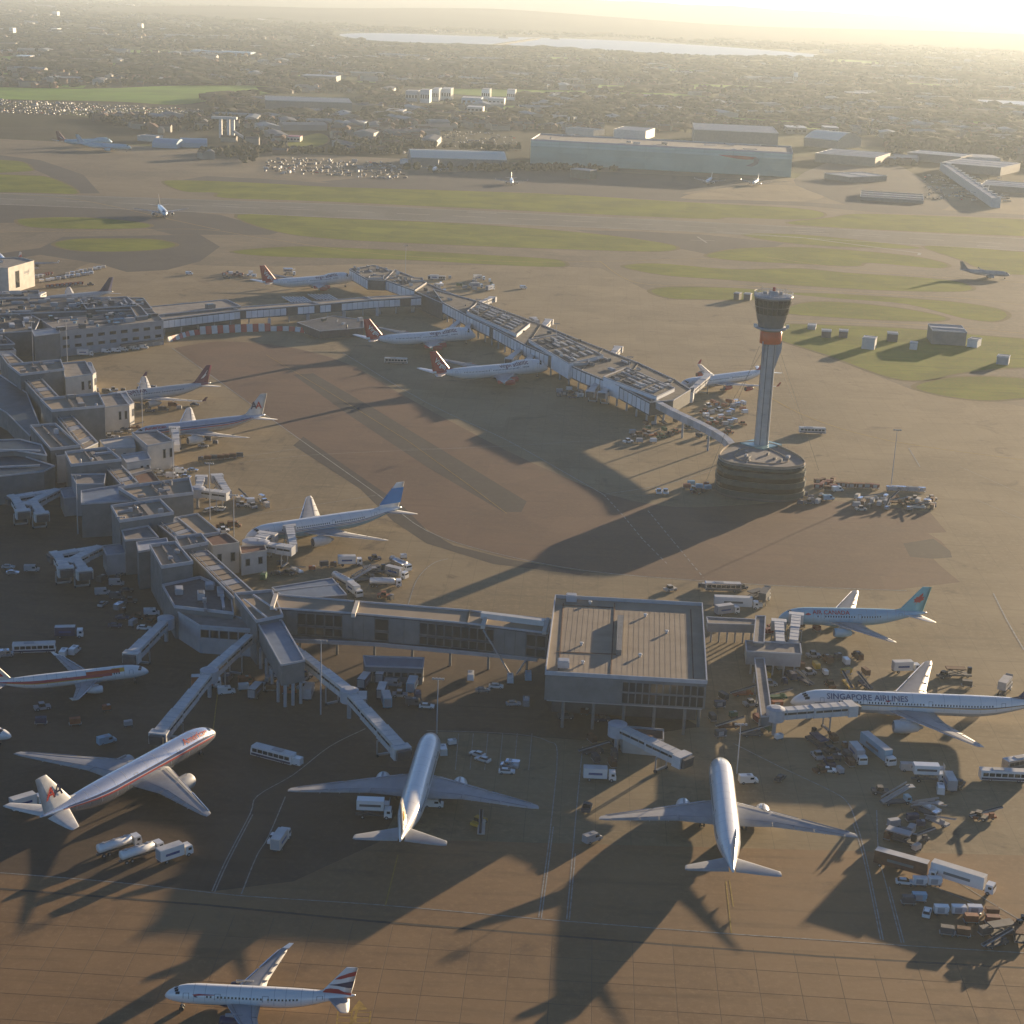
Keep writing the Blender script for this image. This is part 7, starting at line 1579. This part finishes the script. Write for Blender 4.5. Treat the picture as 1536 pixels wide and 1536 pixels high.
# larger far buildings that can be told apart
def far_block(px, py, w_px, z, depth, label, wl_=offwhite, rf=lgrey, n=4):
    a, b = G(px, py), G(px + w_px, py + w_px * .045); t_ = wthing('distant_building', (a + b) / 2, label, 'building'); dp = Vector((-(b - a).y, (b - a).x, 0)).normalized() * depth
    m = MB(); m.prism([a, b, b + dp, a + dp], 0, z); m.build('wall', wl_, t_); m = MB(); m.prism([a, b, b + dp, a + dp], z + .01, z + .6); m.build('roof', rf, t_)
    u = (b - a) / n
    for i in range(n): c = a + u * (i + .5); m = MB(); m.box((c.x, c.y - .3, z * .5), (u.length * .6, .4, z * .3), math.atan2(u.y, u.x)); m.build('window', glass, t_)
for i, (x, y, w_, z, dp, lb_, wl_, rf) in enumerate((
    (608, 152, 18, 18, 40, 'leftmost pale slab of the flat-topped cluster beside the field', offwhite, lgrey), (630, 154, 14, 22, 40, 'middle slab of the flat-topped cluster beside the field', offwhite, lgrey), (648, 152, 10, 22, 50, 'narrow bright slab right of the middle of the cluster', white, lgrey), (662, 150, 14, 20, 50, 'rightmost bright slab of the flat-topped cluster', white, offwhite),
    (692, 157, 30, 12, 40, 'low pale hall left in the second cluster beyond the hangars', skyb, offwhite), (732, 158, 24, 12, 40, 'low pale hall right in the second cluster beyond the hangars', offwhite, offwhite), (722, 149, 12, 18, 50, 'bright narrow block between the two low pale halls', white, lgrey), (760, 150, 12, 18, 50, 'bright block at the right end of the second cluster', white, lgrey),
    (286, 81, 90, 10, 60, 'long pale blue glasshouse roof far left beneath the town', skyb, skyb), (452, 122, 52, 12, 60, 'grey-blue warehouse above the green field', grey, roofbl), (24, 90, 22, 10, 30, 'bright lit shed at the far left town edge', m_beige, white), (56, 88, 12, 8, 30, 'second bright shed right of the far left one', m_beige, white),
    (78, 26, 8, 26, 30, 'tiny glinting block high on the far left horizon', white, m_beige), (76, 49, 10, 14, 40, 'glinting roof in the far left town', m_beige, white), (206, 46, 7, 26, 20, 'pink-lit tower block in the far town', m_beige, m_beige), (240, 48, 9, 12, 30, 'pale low block right of the pink-lit tower', offwhite, white), (14, 55, 6, 26, 25, 'pale block at the far left edge of the town', m_beige, white),
    (460, 74, 9, 12, 30, 'bright white block above the glasshouse in the town', white, white), (1270, 146, 50, 10, 60, 'blue-grey warehouse in the hazy right distance', roofbl, lgrey), (1325, 152, 45, 9, 60, 'second blue-grey warehouse in the hazy right distance', roofbl, lgrey), (1190, 126, 6, 28, 20, 'pale tower in the hazy fields right of the great hangar', white, m_beige),
    (1090, 62, 30, 8, 30, 'line of pale buildings on the far reservoir shore', offwhite, offwhite), (700, 168, 24, 8, 40, 'pale low shed among trees behind the arched hangar', lgrey, offwhite), (578, 178, 26, 12, 50, 'grey gabled hall left of the flat-topped cluster', grey, lgrey), (512, 192, 34, 8, 40, 'pale roofed shed behind the busy yard', skyb, lgrey),
    (1450, 245, 50, 8, 50, 'pale flat shed near the right edge beyond the pier', offwhite, lgrey), (1180, 200, 30, 9, 50, 'flat pale roof between the hangars on the right', grey, offwhite), (1236, 200, 22, 9, 40, 'white edged shed right of the cream arched roof', grey, offwhite), (986, 168, 40, 8, 40, 'row of lit sheds in the fields behind the hangars', m_beige, lgrey), (430, 212, 20, 6, 20, 'small red-roofed hut beside the curved grass patch', m_beige, red))):
    far_block(x, y, w_, z, dp, lb_, wl_, rf)
# hills along the horizon
m_hill = mat('hill_woods', (.05, .06, .045), 1.0, var=.25, scale=.0015, coord='Object', spec=.1)
def ridge(pts, D, name):
    top = [at_dist(x, y, D) for x, y in pts]; mb = MB(); n = len(top)
    vs = [(p.x, D - 2200, -1) for p in top] + [(p.x, D - 900, p.z * .45) for p in top] + [tuple(p) for p in top] + [(p.x, D + 2500, -1) for p in top]
    fs = [(k * n + i, k * n + i + 1, (k + 1) * n + i + 1, (k + 1) * n + i) for k in range(3) for i in range(n - 1)]
    mb.add(vs, fs, 0, True); tag(mb.build(name, m_hill), kind='structure')
hp = [(-900, -62), (-400, -40), (0, -28), (300, -14), (600, -6), (760, -2), (860, -1.5), (960, 2.5), (1024, 6), (1110, 10), (1200, 16), (1290, 20.5), (1357, 25), (1400, 27), (1425, 28.5), (1440, 30.5), (1456, 31.5), (1475, 32), (1536, 38), (1700, 48), (2100, 66)]
ridge([(x, y + .6 * math.sin(x * .05) + .4 * math.sin(x * .13)) for x, y in smooth_line(hp, 6)], 15500, 'far_hills')
ridge([(x, y) for x, y in smooth_line([(-900, -50), (-100, 8), (300, 8), (500, 12), (660, 12), (760, 14), (900, 24), (1100, 38), (1300, 44), (1500, 50), (2200, 80)], 5)], 10800, 'near_hills')

# ------------------------------------------------------------------ haze
hz_ = bpy.data.materials.new('haze'); hz_.use_nodes = True; nt = hz_.node_tree; nt.nodes.clear()
ov = nt.nodes.new('ShaderNodeOutputMaterial'); pv = nt.nodes.new('ShaderNodeVolumePrincipled'); pv.inputs['Density'].default_value = 6.3e-5; pv.inputs['Color'].default_value = (.78, .89, .98, 1); pv.inputs['Anisotropy'].default_value = .37
nt.links.new(pv.outputs[0], ov.inputs['Volume'])
m = MB(); m.box((0, 11800, 96.0), (62000, 25600, 198.0)); hb_ = tag(m.build('haze', hz_), kind='stuff')
label_all()
for o in list(S.objects):
    if o.get('_w'): del o['_w']
print('objects', len(S.objects), 'vehicles', len(VEH))
